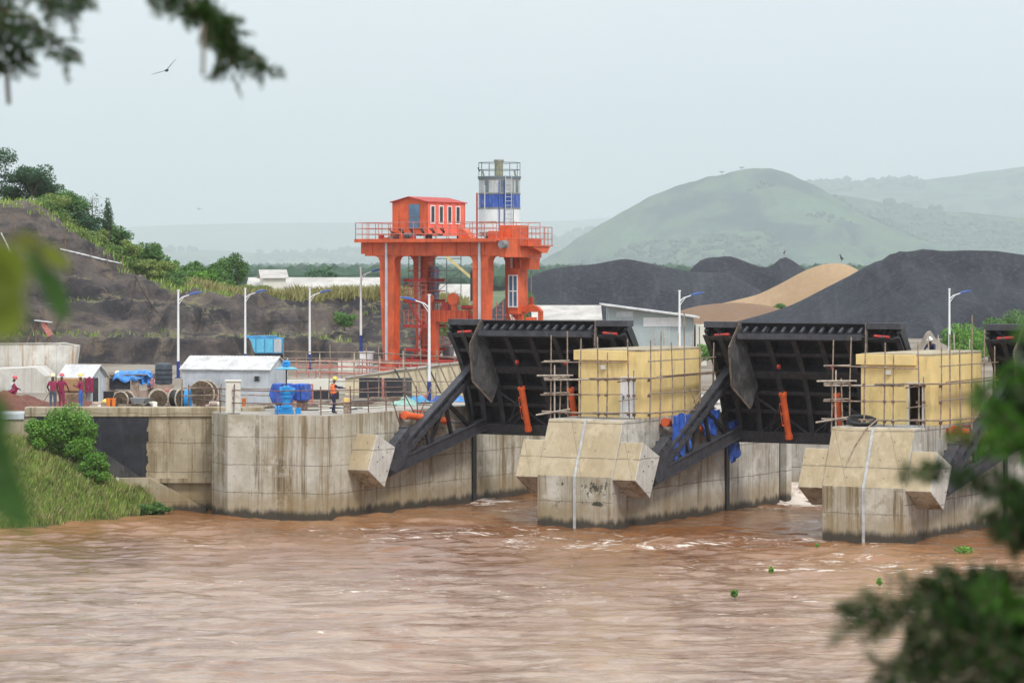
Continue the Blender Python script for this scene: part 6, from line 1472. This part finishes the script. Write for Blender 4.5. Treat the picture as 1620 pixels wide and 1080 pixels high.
bird('bird perched on the pointed peak of the far gravel heap', pt(1241, 403.5, 459.5), .75, rad(-80), 0, True)
bird('bird standing on the rail at the left of the silo top', Vector((-2.77, 262, 20.1)), .5, rad(60), 0, True)
# ================================================================= vegetation on the plateau
def on_hill(x, Y): q = onY(x, Y); return (q.x, q.y, hill_z(q.x, q.y) - .1)
GB = 'scrub on the plateau'
veg = [ # px, Y, height, width, kind, label
 (-12, 262, 3.6, 3.4, 'leaf_dark', 'dark spreading tree cut by the left edge'), (22, 263, 2.6, 2.6, 'leaf_dark', 'dark bushy tree next to the left edge'), (50, 262, 3.5, 3.2, 'leaf_dark', 'dark tree with a domed crown on the ridge'), (72, 264, 2.6, 2.8, 'leaf_dark', 'dark tree right behind the domed one'),
 (98, 261, 2.2, 2.6, 'leaf_mid', 'low green bush on the upper ridge'), (118, 262, 2.5, 2.4, 'leaf_mid', 'green bush below the dark trees'), (138, 261, 2.4, 2.6, 'leaf_dark', 'dense bush in the middle of the ridge'), (150, 259, 1.7, 2.0, 'leaf_yel', 'yellowish bush on the rock edge'),
 (160, 263, 2.3, 2.4, 'leaf_mid', 'mid green bush under the thin tree'), (185, 262, 2.2, 2.4, 'leaf_mid', 'bush before the dark spindly tree'), (205, 262, 2.2, 2.1, 'leaf_bright', 'fresh green bush right of the spindly tree'), (196, 258, 1.6, 2.0, 'leaf_yel', 'yellow green scrub on the slope edge'),
 (222, 261, 2.0, 2.2, 'leaf_mid', 'rounded bush halfway down the ridge'), (240, 262, 2.5, 2.3, 'leaf_mid', 'taller bush with a rounded top'), (252, 258, 1.5, 2.2, 'leaf_yel', 'pale scrub below the rounded bush'), (232, 257, 1.3, 1.9, 'leaf_yel', 'low pale scrub on the rock lip'),
 (285, 262, 1.9, 2.6, 'leaf_mid', 'low green bush at the foot of the ridge'), (302, 264, 2.1, 2.2, 'leaf_mid', 'green bush left of the young trees'), (322, 262, 2.0, 2.4, 'leaf_bright', 'bright bush in the plateau scrub'), (345, 263, 2.1, 2.6, 'leaf_mid', 'broad bush before the white roof'),
 (335, 267, 2.9, 1.6, 'leaf_mid', 'slim young tree in the scrub'), (372, 264, 3.3, 1.7, 'leaf_mid', 'tallest slim young tree by the white roof'), (356, 268, 3.0, 1.5, 'leaf_mid', 'slim young tree second from the white roof'), (308, 268, 2.6, 1.5, 'leaf_mid', 'slim sapling above the low scrub'), (272, 265, 2.0, 2.0, 'leaf_bright', 'fresh bush in the dip of the ridge'),
 (300, 258, 1.0, 2.0, 'leaf_yel', 'low yellow scrub above the rock face'), (350, 258, 1.1, 2.2, 'leaf_yel', 'dry scrub patch before the broad bush'), (400, 259, 1.2, 2.4, 'leaf_yel', 'dry scrub patch before the white roofs'), (262, 266, 1.8, 2.2, 'leaf_mid', 'plain green bush behind the dip'), (85, 258, 1.6, 2.2, 'leaf_yel', 'yellow green bush at the head of the rock slope')]
for i, (x, Y, h, w, m_, lb_) in enumerate(veg):
    h *= 1.28; w *= 1.3
    tree('bush' if h < 2.55 else 'small_tree', lb_, 'bush' if h < 2.55 else 'tree', on_hill(x, Y), h, w, M[m_], 100 + i, GB, nclump=16 if h > 2.5 else 11, leaves=330, leaf=.18, trunk=.3 if h > 3.4 and w > 3 else .1)
rng = np.random.default_rng(55); rr = jag(56); cl = []
for k in range(420):
    x = rr.uniform(60, 395); Y = rr.uniform(256.5, 264); q = onY(x, Y); cl.append(((q.x, q.y, hill_z(q.x, q.y) + rr.uniform(.1, .7)), (rr.uniform(.4, .9),) * 2 + (rr.uniform(.3, .7),), 90))
for m_, a, b_, lb_ in (('leaf_yel', 0, 200, 'yellow green undergrowth along the plateau edge'), ('leaf_mid', 200, 420, 'green undergrowth between the bushes on the plateau')):
    o = quads_obj('undergrowth', leaf_arrays(cl[a:b_], .17, rng), M[m_]); o['kind'] = 'stuff'; o['label'] = lb_
tree('spindly_tree', 'dark spindly tree standing above the ridge scrub', 'tree', on_hill(172, 261), 5.4, 1.5, M['leaf_dark'], 300, GB, 14, 110, .16, .25, shape='spire')
tree('bare_tree', 'thin sparse tree with few leaves above the scrub', 'tree', on_hill(146, 262), 4.6, 2.4, M['leaf_dark'], 301, GB, 13, 26, .15, .3)
# trees behind
for i, (x, Y, h, w) in enumerate(((495, 345, 6.9, 5.2), (518, 350, 7.3, 5.6), (545, 347, 6.8, 5.4), (566, 352, 6.4, 4.6))):
    tree('broad_tree', ('left', 'second', 'third', 'right hand')[i] + ' of the four broad dark green trees behind the white roof', 'tree', onY(x, Y), h, w, M['leaf_dark'], 320 + i, 'dark green trees behind the white roof', 14, 260, .34, .2)
for i, (x, Y, h, w, m_, lb_) in enumerate(((905, 255, 2.9, 3.4, 'leaf_mid', 'leafy bush behind the first gate top'), (936, 262, 2.3, 2.4, 'leaf_mid', 'smaller bush right of the leafy one behind the gate'), (884, 250, 2.0, 2.2, 'leaf_mid', 'low bush beside the crane hoist'), (835, 330, 5.2, 3.0, 'leaf_mid', 'bush peeping out beside the crane cabin'),
        (1105, 226, 1.9, 2.6, 'leaf_bright', 'bright green weeds beside the grey shed'), (1500, 236, 2.8, 3.0, 'leaf_bright', 'bright bush left of the rightmost lamp'), (1530, 238, 3.3, 3.6, 'leaf_bright', 'bright bush right of the rightmost lamp'), (1565, 240, 3.4, 3.8, 'leaf_mid', 'green bush behind the third gate'), (1600, 242, 3.9, 4.2, 'leaf_mid', 'taller green bush at the right edge'), (1548, 232, 2.0, 3.2, 'leaf_bright', 'low bright bush before the others at the right'), (1640, 240, 4.2, 4.0, 'leaf_mid', 'green bush just past the right edge'), (1218, 440, 4.0, 3.5, 'leaf_mid', 'small bush on the flank of the sand heap'))):
    if i == 11: h, w = 1.7, 2.6
    tree('bush', lb_, 'bush', onY(x, Y) if i != 11 else onY(1229, 366, 6.4), h, w, M[m_], 340 + i, 'bushes behind the gates', 14, 300, .17, .08)
tree('bush', 'dark scrub bush on the brown slope right of the crane leg', 'bush', (onY(715, 236).x, 236, 6.2), 2.8, 3.6, M['leaf_mid'], 390, GB, 12, 260, .17, .05)
tree('bush', 'dark trailing bush on the brown earth slope', 'bush', (onY(545, 244).x, 244, 7.4), 1.4, 2.4, M['leaf_mid'], 391, GB, 9, 200, .16, .05)
# grass on the bench, the plateau and the slope edge
rr = jag(5); pts = []
for k in range(1500):
    x = rr.uniform(-44, -3); Y = rr.uniform(238, 268); z = hill_z(x, Y)
    t2, tt = HT['t2'], HT['tt']
    if t2 > .97 or (1.6 < tt < 5.2 and rr.random() < .5) or rr.random() < .015: pts.append((x, Y, z - .05))
tufts('grass', pts, M['grass'], .42, 9, 3, .05, .35, 'pale green grass on the plateau and bench')
pts = [(x, Y, hill_z(x, Y) - .05) for x, Y in ((rr.uniform(-26, -4), rr.uniform(253, 262)) for _ in range(1300))]
pts = [p for p in pts if (hill_z(p[0], p[1]), HT['t2'])[1] > .92]
tufts('dry_grass', pts, M['grass_dry'], .9, 8, 4, .05, .3, 'tall dry grass along the plateau lip')
# bank bush and grass
bb_ = [(-21.5, 153.4, 3.4, 2.6, 'bright green bush with the tallest crown on the grassy bank'), (-20.3, 152.6, 1.7, 1.5, 'bright green bush at the right of the bank bushes'), (-22.9, 152.9, 2.1, 1.8, 'bright green bush at the left of the bank bushes')]
for i, (x, Y, h, w, lb_) in enumerate(bb_):
    tree('bush', lb_, 'bush', (x, Y, bank_z(x, Y) - .1), h, w, M['leaf_bright'], 400 + i, 'bushes on the grassy bank', 22, 420, .13, .12)
for i, (x, Y) in enumerate(((-18.1, 153.6), (-17.2, 154.0), (-17.7, 154.2))):
    tree('weed', ('left', 'right', 'middle')[i] + ' low dark weed clump at the foot of the retaining wall', 'weed', (x, Y, max(.0, bank_z(x, Y)) - .05), .7, 1.1, M['leaf_mid'], 420 + i, 'weeds at the foot of the wall', 9, 200, .1, .05)
pts = []; rr = jag(6)
while len(pts) < 9000:
    x = rr.uniform(-30, -17.3); Y = rr.uniform(143, 156); z = bank_z(x, Y)
    if z > .02: pts.append((x, Y, z - .04))
tufts('grass', pts[:6000], M['grass'], .34, 12, 7, .014, .1, 'long yellow green grass on the river bank')
tufts('dry_grass', pts[6000:], M['grass_dry'], .42, 6, 8, .014, .1, 'dry grass stalks on the river bank')
# floating weeds
for lb_, x, y, w in (('largest floating green weed mat right of the right pier', 1525, 873, .8), ('small floating weed clump below the right pier', 1293, 868, .14), ('small floating weed clump left of the others', 1220, 905, .17), ('low floating weed clump mid river', 1162, 942, .25), ('pale floating weed clump beneath the right pier', 1391, 924, .2)):
    q = gz(x, y, .05); rng = np.random.default_rng(int(x)); o = quads_obj('floating_weed', leaf_arrays([((0, 0, .1), (w * .5, w * .9, .14), int(220 * w + 60))], .13, rng), M['leaf_bright']); o.location = q; tag(o, lb_, 'weed', 'floating weeds')
# ================================================================= far trees
def far_trees(name, label, seed_h, n, xr, yr, size, seed, hmin=8, mask=.0):
    rr = jag(seed); mb = MB(); ico = bmesh.new(); bmesh.ops.create_icosphere(ico, subdivisions=1, radius=1); iv = [v.co.copy() for v in ico.verts]; fi = [tuple(v.index for v in f.verts) for f in ico.faces]
    k = 0; tries = 0
    while k < n and tries < n * 20:
        tries += 1; x = rr.uniform(*xr); y = rr.uniform(*yr); z = HZ[seed_h](x, y)
        if z < hmin or fbm(x * .0018, y * .0012, seed, 4) < mask: continue
        s = size * rr.uniform(.5, 1.3); k += 1
        for _ in range(1): mb.add([(x + v.x * s * rr.uniform(.7, 1.2), y + v.y * s, z + s * .5 + v.z * s * rr.uniform(.55, .95)) for v in iv], fi)
    o = mb.build(name, M['far_leaf']); o['kind'] = 'stuff'; o['label'] = label
far_trees('woodland', 'woodland on the slope right of the green hill', 14, 1500, (740, 1900), (7400, 9560), 13.0, 3, 40, -.08)
far_trees('woodland', 'trees along the distant right ridge', 8, 1100, (1150, 2700), (11500, 13600), 20, 4, 80, .0)
far_trees('woodland', 'scattered trees at the foot and in the gullies of the green hill', 3, 700, (0, 1200), (6700, 8040), 8, 5, 12, .2)
far_trees('woodland', 'trees on the misty lower ridge', 31, 900, (-2500, 1250), (13000, 15050), 17, 6, 15, -.1)
for x, yb, lb_ in ((1142, 277, 'left flat topped tree on the green hill crest'), (1173, 270.5, 'right flat topped tree on the green hill crest')):
    q = pt(x, yb, 7970); tree('umbrella_tree', lb_, 'tree', (q.x, q.y, HZ[3](q.x, q.y) - .5), 14 if x < 1160 else 12, 13, M['leaf_dark'], int(x), 'flat topped trees on the hill crest', 10, 70, 2.6, .5, shape='umbrella')
# valley floor trees
rr = jag(31); mb = MB(); ico = bmesh.new(); bmesh.ops.create_icosphere(ico, subdivisions=1, radius=1); iv = [v.co.copy() for v in ico.verts]; fi = [tuple(v.index for v in f.verts) for f in ico.faces]
for k in range(2600):
    Y = 1000 * (6.5 ** rr.uniform(0, 1)); x = rr.uniform(-.19, .19) * Y; s = rr.uniform(1.6, 3.6) + Y * .0012
    mb.add([(x + v.x * s * 1.2 * rr.uniform(.7, 1.2), Y + v.y * s, 4.9 + s * .8 + v.z * s * rr.uniform(.6, 1.1)) for v in iv], fi)
o = mb.build('woodland', M['far_leaf']); o['kind'] = 'stuff'; o['label'] = 'trees dotted over the valley floor behind the site'
# ================================================================= rocks at the near corner
rr = jag(9)
def rock(label, c, s, seed):
    bm = bmesh.new(); bmesh.ops.create_icosphere(bm, subdivisions=3, radius=1)
    for v in bm.verts: v.co = Vector((v.co.x * s * 1.2, v.co.y * s, v.co.z * s * .7)) * (1 + .35 * fbm(v.co.x * 1.3, v.co.y * 1.3, v.co.z * 1.3 + seed, 4))
    me = bpy.data.meshes.new('rock'); bm.to_mesh(me); bm.free(); me.materials.append(M['stone'])
    o = bpy.data.objects.new('rock', me); C.objects.link(o); o.location = c; return tag(o, label, 'rock', 'rocks on the near bank')
M['stone'] = soil('grey_brown_rock', (.12, .085, .07), (.32, .27, .24))
for i in range(34):
    x = rr.uniform(1480, 1650); y = rr.uniform(985, 1075)
    if x < 1700 - (y - 900) * 1.35 and y < 1000: continue
    Y = rr.uniform(93, 106); xx = 13.5 + rr.uniform(0, 5.5); yy = rr.uniform(92, 104); z = near_z2(xx, yy)
    if z < -.1: continue
    rock('grey brown rock on the near right bank behind the leaves', (xx, yy, z + .05), rr.uniform(.2, .55), i)
# ================================================================= near branches
def pinnate(V, base, dr, side, L, leaf, rng, n=14):
    """a twig with leaflets on both sides, appended as quads"""
    for i in range(n):
        t_ = (i + .5) / n; c = base + dr * L * t_ + Vector((0, 0, -.12 * L * t_ * t_))
        for s in (-1, 1):
            d = (side * s + dr * .45 + Vector(rng.normal(0, .18, 3))).normalized(); l = leaf * (1 - .45 * t_) * rng.uniform(.7, 1.2)
            w = d.cross(Vector(rng.normal(0, 1, 3))).normalized() * l * .16
            V += [c, c + d * l * .5 + w, c + d * l, c + d * l * .5 - w]
def spray(root, pts, seed, twig=.12, leaf=.03, dens=26, mat='leaf_fore', down=.3, stem=.004, spread=1.0):
    """leafy branch along a path of 3D points"""
    rng = np.random.default_rng(seed); P_ = [Vector(p) for p in pts]; mb = MB(); mb.tube(P_, stem, 6, r2=stem * .4); V = []
    segs = list(zip(P_, P_[1:])); tot = sum((b - a).length for a, b in segs); 
    for k in range(dens):
        t_ = (k + rng.uniform(0, 1)) / dens * tot; acc = 0
        for a, b in segs:
            L = (b - a).length
            if acc + L >= t_ or b is P_[-1]: c = a + (b - a) * min(1, (t_ - acc) / L); dr = (b - a).normalized(); break
            acc += L
        s = dr.cross(Vector((0, 1, 0))).normalized() * (1 if k % 2 else -1)
        d = (dr * .7 + s * .8 * spread + Vector(rng.normal(0, .3, 3)) + Vector((0, 0, -down))).normalized(); L = twig * rng.uniform(.55, 1.2)
        mb.tube([c, c + d * L * .5, c + d * L + Vector((0, 0, -.12 * L))], stem * .35, 4)
        pinnate(V, c, d, d.cross(Vector(rng.normal(0, 1, 3))).normalized(), L, leaf, rng)
    mb.build('branch', M['bark'], root); quads_obj('foliage', np.array([tuple(v) for v in V]), M[mat], root)
# tree overhanging on the left, rooted on the bank beside the camera
lt = thing('overhanging_tree', 'dark feathery branches hanging in from the top left, out of focus', 'tree', (0, 0, 0), 0, 'trees by the photographer')
base = Vector((-2.6, 7.2, near_z2(-2.6, 7.2) - .1))
MB().tube([base, (-2.5, 7.3, 11.3), (-2.1, 7.4, 12.6), (-1.7, 7.5, 13.2)], .12, 10, r2=.05).tube([(-1.75, 7.5, 13.15), (-1.3, 7.5, 13.05), (-1.15, 7.5, 12.9)], .03, 8, r2=.012).tube([(-1.7, 7.5, 13.2), (-1.1, 7.5, 13.15), (-.75, 7.5, 12.85)], .028, 8, r2=.01).build('trunk', M['bark'], lt)
spray(lt, [pt(-60, -20, 7.5), pt(-15, 25, 7.5), pt(18, 65, 7.5), pt(34, 100, 7.5)], 1, .065, .024, 44)
spray(lt, [pt(-40, -10, 7.4), pt(30, 30, 7.4), pt(80, 65, 7.4), pt(108, 92, 7.4)], 2, .06, .026, 30)
spray(lt, [pt(-50, 60, 7.5), pt(-25, 80, 7.5), pt(-5, 105, 7.5)], 7, .05, .024, 16)
MB().tube([pt(10, 110, 7.5), pt(14, 165, 7.5)], .006, 6).build('dry_stalk', M['bark'], lt)
MB().tube([pt(322, 40, 6.5), pt(321, 118, 6.4)], .004, 6).build('dry_stalk', M['bark'], lt)
spray(lt, [pt(250, -60, 7.5), pt(300, -10, 7.5), pt(345, 45, 7.5), pt(368, 88, 7.5), pt(362, 110, 7.5)], 3, .07, .028, 44)
spray(lt, [pt(300, 0, 7.4), pt(350, 60, 7.4), pt(395, 92, 7.4), pt(425, 113, 7.4)], 4, .045, .024, 34)
spray(lt, [pt(200, -40, 7.4), pt(290, 10, 7.4), pt(375, 50, 7.4)], 5, .05, .026, 40)
spray(lt, [pt(-20, -60, 7.4), pt(60, -20, 7.4), pt(120, 10, 7.4)], 6, .07, .028, 40)
# big close leaves at the left
bl = thing('near_sapling', 'large blurred yellow green leaves close to the camera at the left', 'plant', (0, 0, 0), 0, 'trees by the photographer')
def big_leaf(root, p, q, w, mat, seed):
    p = Vector(p); q = Vector(q); d = q - p; s = d.cross(Vector((0, 1, 0))).normalized(); mb = MB(); n = 10; vs_ = []
    for i in range(n + 1):
        t_ = i / n; ww = w * math.sin(PI * min(1, t_ * .93 + .04)) ** .7; c = p + d * t_ + Vector((0, .15 * w * math.sin(t_ * 3), 0)); vs_ += [c - s * ww, c + Vector((0, .1 * ww, 0)), c + s * ww]
    mb.add(vs_, [(3 * i + k, 3 * i + k + 1, 3 * i + k + 4, 3 * i + k + 3) for i in range(n) for k in (0, 1)])
    mb.build('leaf', M[mat], root, smooth=True)
Yn = 2.6
MB().tube([(-.62, Yn, 10.2), pt(-120, 900, Yn), pt(-90, 600, Yn), pt(-70, 420, Yn), pt(-60, 340, Yn)], .008, 8, r2=.003).build('stem', M['bark'], bl)
for a, b_, w, m_, s in (((-70, 420), (30, 530), .019, 'leaf_foreyel', 1), ((-60, 440), (25, 480), .02, 'leaf_foreyel', 2), ((-40, 390), (32, 470), .018, 'leaf_foreyel', 3), ((-90, 640), (45, 835), .016, 'leaf_fore', 4), ((-80, 660), (20, 760), .018, 'leaf_fore', 5), ((-70, 640), (12, 690), .02, 'leaf_fore', 6)):
    big_leaf(bl, pt(*a, Yn), pt(*b_, Yn), w * (1.35 if m_ == 'leaf_fore' else 1.5), m_, s)
for a, b_, w in (((20, 372), (70, 392), .009), ((60, 385), (110, 425), .009), ((70, 420), (105, 510), .012), ((50, 395), (85, 470), .01)):
    big_leaf(bl, pt(*a, 3.4), pt(*b_, 3.4), w, 'leaf_foreyel' if w < .0095 else 'leaf_fore', 8)
MB().tube([pt(-70, 420, Yn), pt(-20, 370, 3.0), pt(20, 372, 3.4), pt(60, 388, 3.4), pt(72, 425, 3.4)], .002, 6).build('stem', M['bark'], bl)
# the big dark spray at the lower right
rt = thing('near_conifer', 'large dark feathery branch in front of the lower right corner, out of focus', 'tree', (0, 0, 0), 0, 'trees by the photographer')
Yr = 5.2
MB().tube([(1.55, 5.6, near_z2(1.55, 5.6) - .1), (1.45, 5.5, 11.0), (1.3, 5.4, 12.0), (1.15, 5.3, 12.9)], .07, 10, r2=.02).build('trunk', M['bark'], rt)
for i, (pp, tw, dn, st, m_) in enumerate((
    ([(1760, 1130), (1620, 1050), (1480, 985), (1345, 965)], .06, 66, .006, 'leaf_fore'),
    ([(1760, 1040), (1640, 965), (1540, 940), (1440, 935)], .055, 60, .006, 'leaf_fore'),
    ([(1740, 960), (1660, 915), (1570, 915), (1490, 915)], .035, 40, .005, 'leaf_fore'),
    ([(1740, 880), (1680, 830), (1630, 800), (1585, 770)], .05, 40, .005, 'leaf_fore'),
    ([(1740, 840), (1660, 790), (1600, 800), (1565, 830)], .03, 26, .005, 'leaf_fore'),
    ([(1740, 780), (1680, 730), (1625, 680), (1590, 640)], .05, 44, .005, 'leaf_fore'),
    ([(1740, 680), (1680, 630), (1640, 600), (1600, 590)], .035, 34, .005, 'leaf_forelt'),
    ([(1700, 740), (1620, 690), (1570, 650), (1552, 610)], .03, 26, .004, 'leaf_forelt'),
    ([(1700, 830), (1600, 770), (1520, 755), (1465, 738), (1430, 745)], .024, 26, .004, 'leaf_fore'),
    ([(1720, 1180), (1600, 1110), (1480, 1075), (1390, 1060)], .06, 50, .006, 'leaf_fore'),
    ([(1700, 720), (1600, 690), (1530, 690), (1505, 680)], .02, 16, .004, 'leaf_foreyel'),
    ([(1740, 600), (1660, 550), (1625, 520)], .03, 18, .004, 'leaf_forelt'),
    ([(1760, 900), (1700, 800), (1650, 720), (1610, 640)], .05, 60, .005, 'leaf_fore'),
    ([(1760, 980), (1700, 890), (1640, 830), (1600, 850)], .045, 50, .005, 'leaf_fore'),
    ([(1700, 1000), (1620, 960), (1560, 930)], .03, 24, .004, 'leaf_forelt'),
    ([(1720, 760), (1660, 720), (1600, 700), (1560, 700)], .03, 26, .004, 'leaf_forelt'),
    ([(1760, 1100), (1660, 1020), (1560, 965), (1480, 950)], .06, 70, .006, 'leaf_fore'),
    ([(1760, 1160), (1640, 1080), (1540, 1040), (1440, 1030)], .06, 70, .006, 'leaf_fore'),
    ([(1720, 990), (1640, 1000), (1560, 995), (1510, 1000)], .055, 50, .006, 'leaf_fore'))):
    yy = Yr + .12 * ((i * 37) % 7 - 3) / 3
    spray(rt, [pt(a, b_, yy) for a, b_ in pp], 20 + i, tw, .024, int(dn * 1.0), m_, .15, st * .6)
# ================================================================= air
hz = MB(); hz.box(-20000, 20000, -400, 30000, -3.2, 1500)
ho = hz.build('haze', []) if False else bpy.data.objects.new('haze', hz.mesh('haze', [])); C.objects.link(ho) if ho.name not in C.objects else None
hm = bpy.data.materials.new('pale_haze'); hm.use_nodes = True; ht = hm.node_tree; ht.nodes.clear()
pv = ht.nodes.new('ShaderNodeVolumePrincipled'); pv.inputs['Color'].default_value = (.875, .93, 1.0, 1); pv.inputs['Density'].default_value = .000105; pv.inputs['Anisotropy'].default_value = .15
oo = ht.nodes.new('ShaderNodeOutputMaterial'); ht.links.new(pv.outputs[0], oo.inputs['Volume'])
ho.data.materials.append(hm); ho['kind'] = 'stuff'; ho['label'] = 'pale haze thinning the far hills'; ho.display_type = 'WIRE'
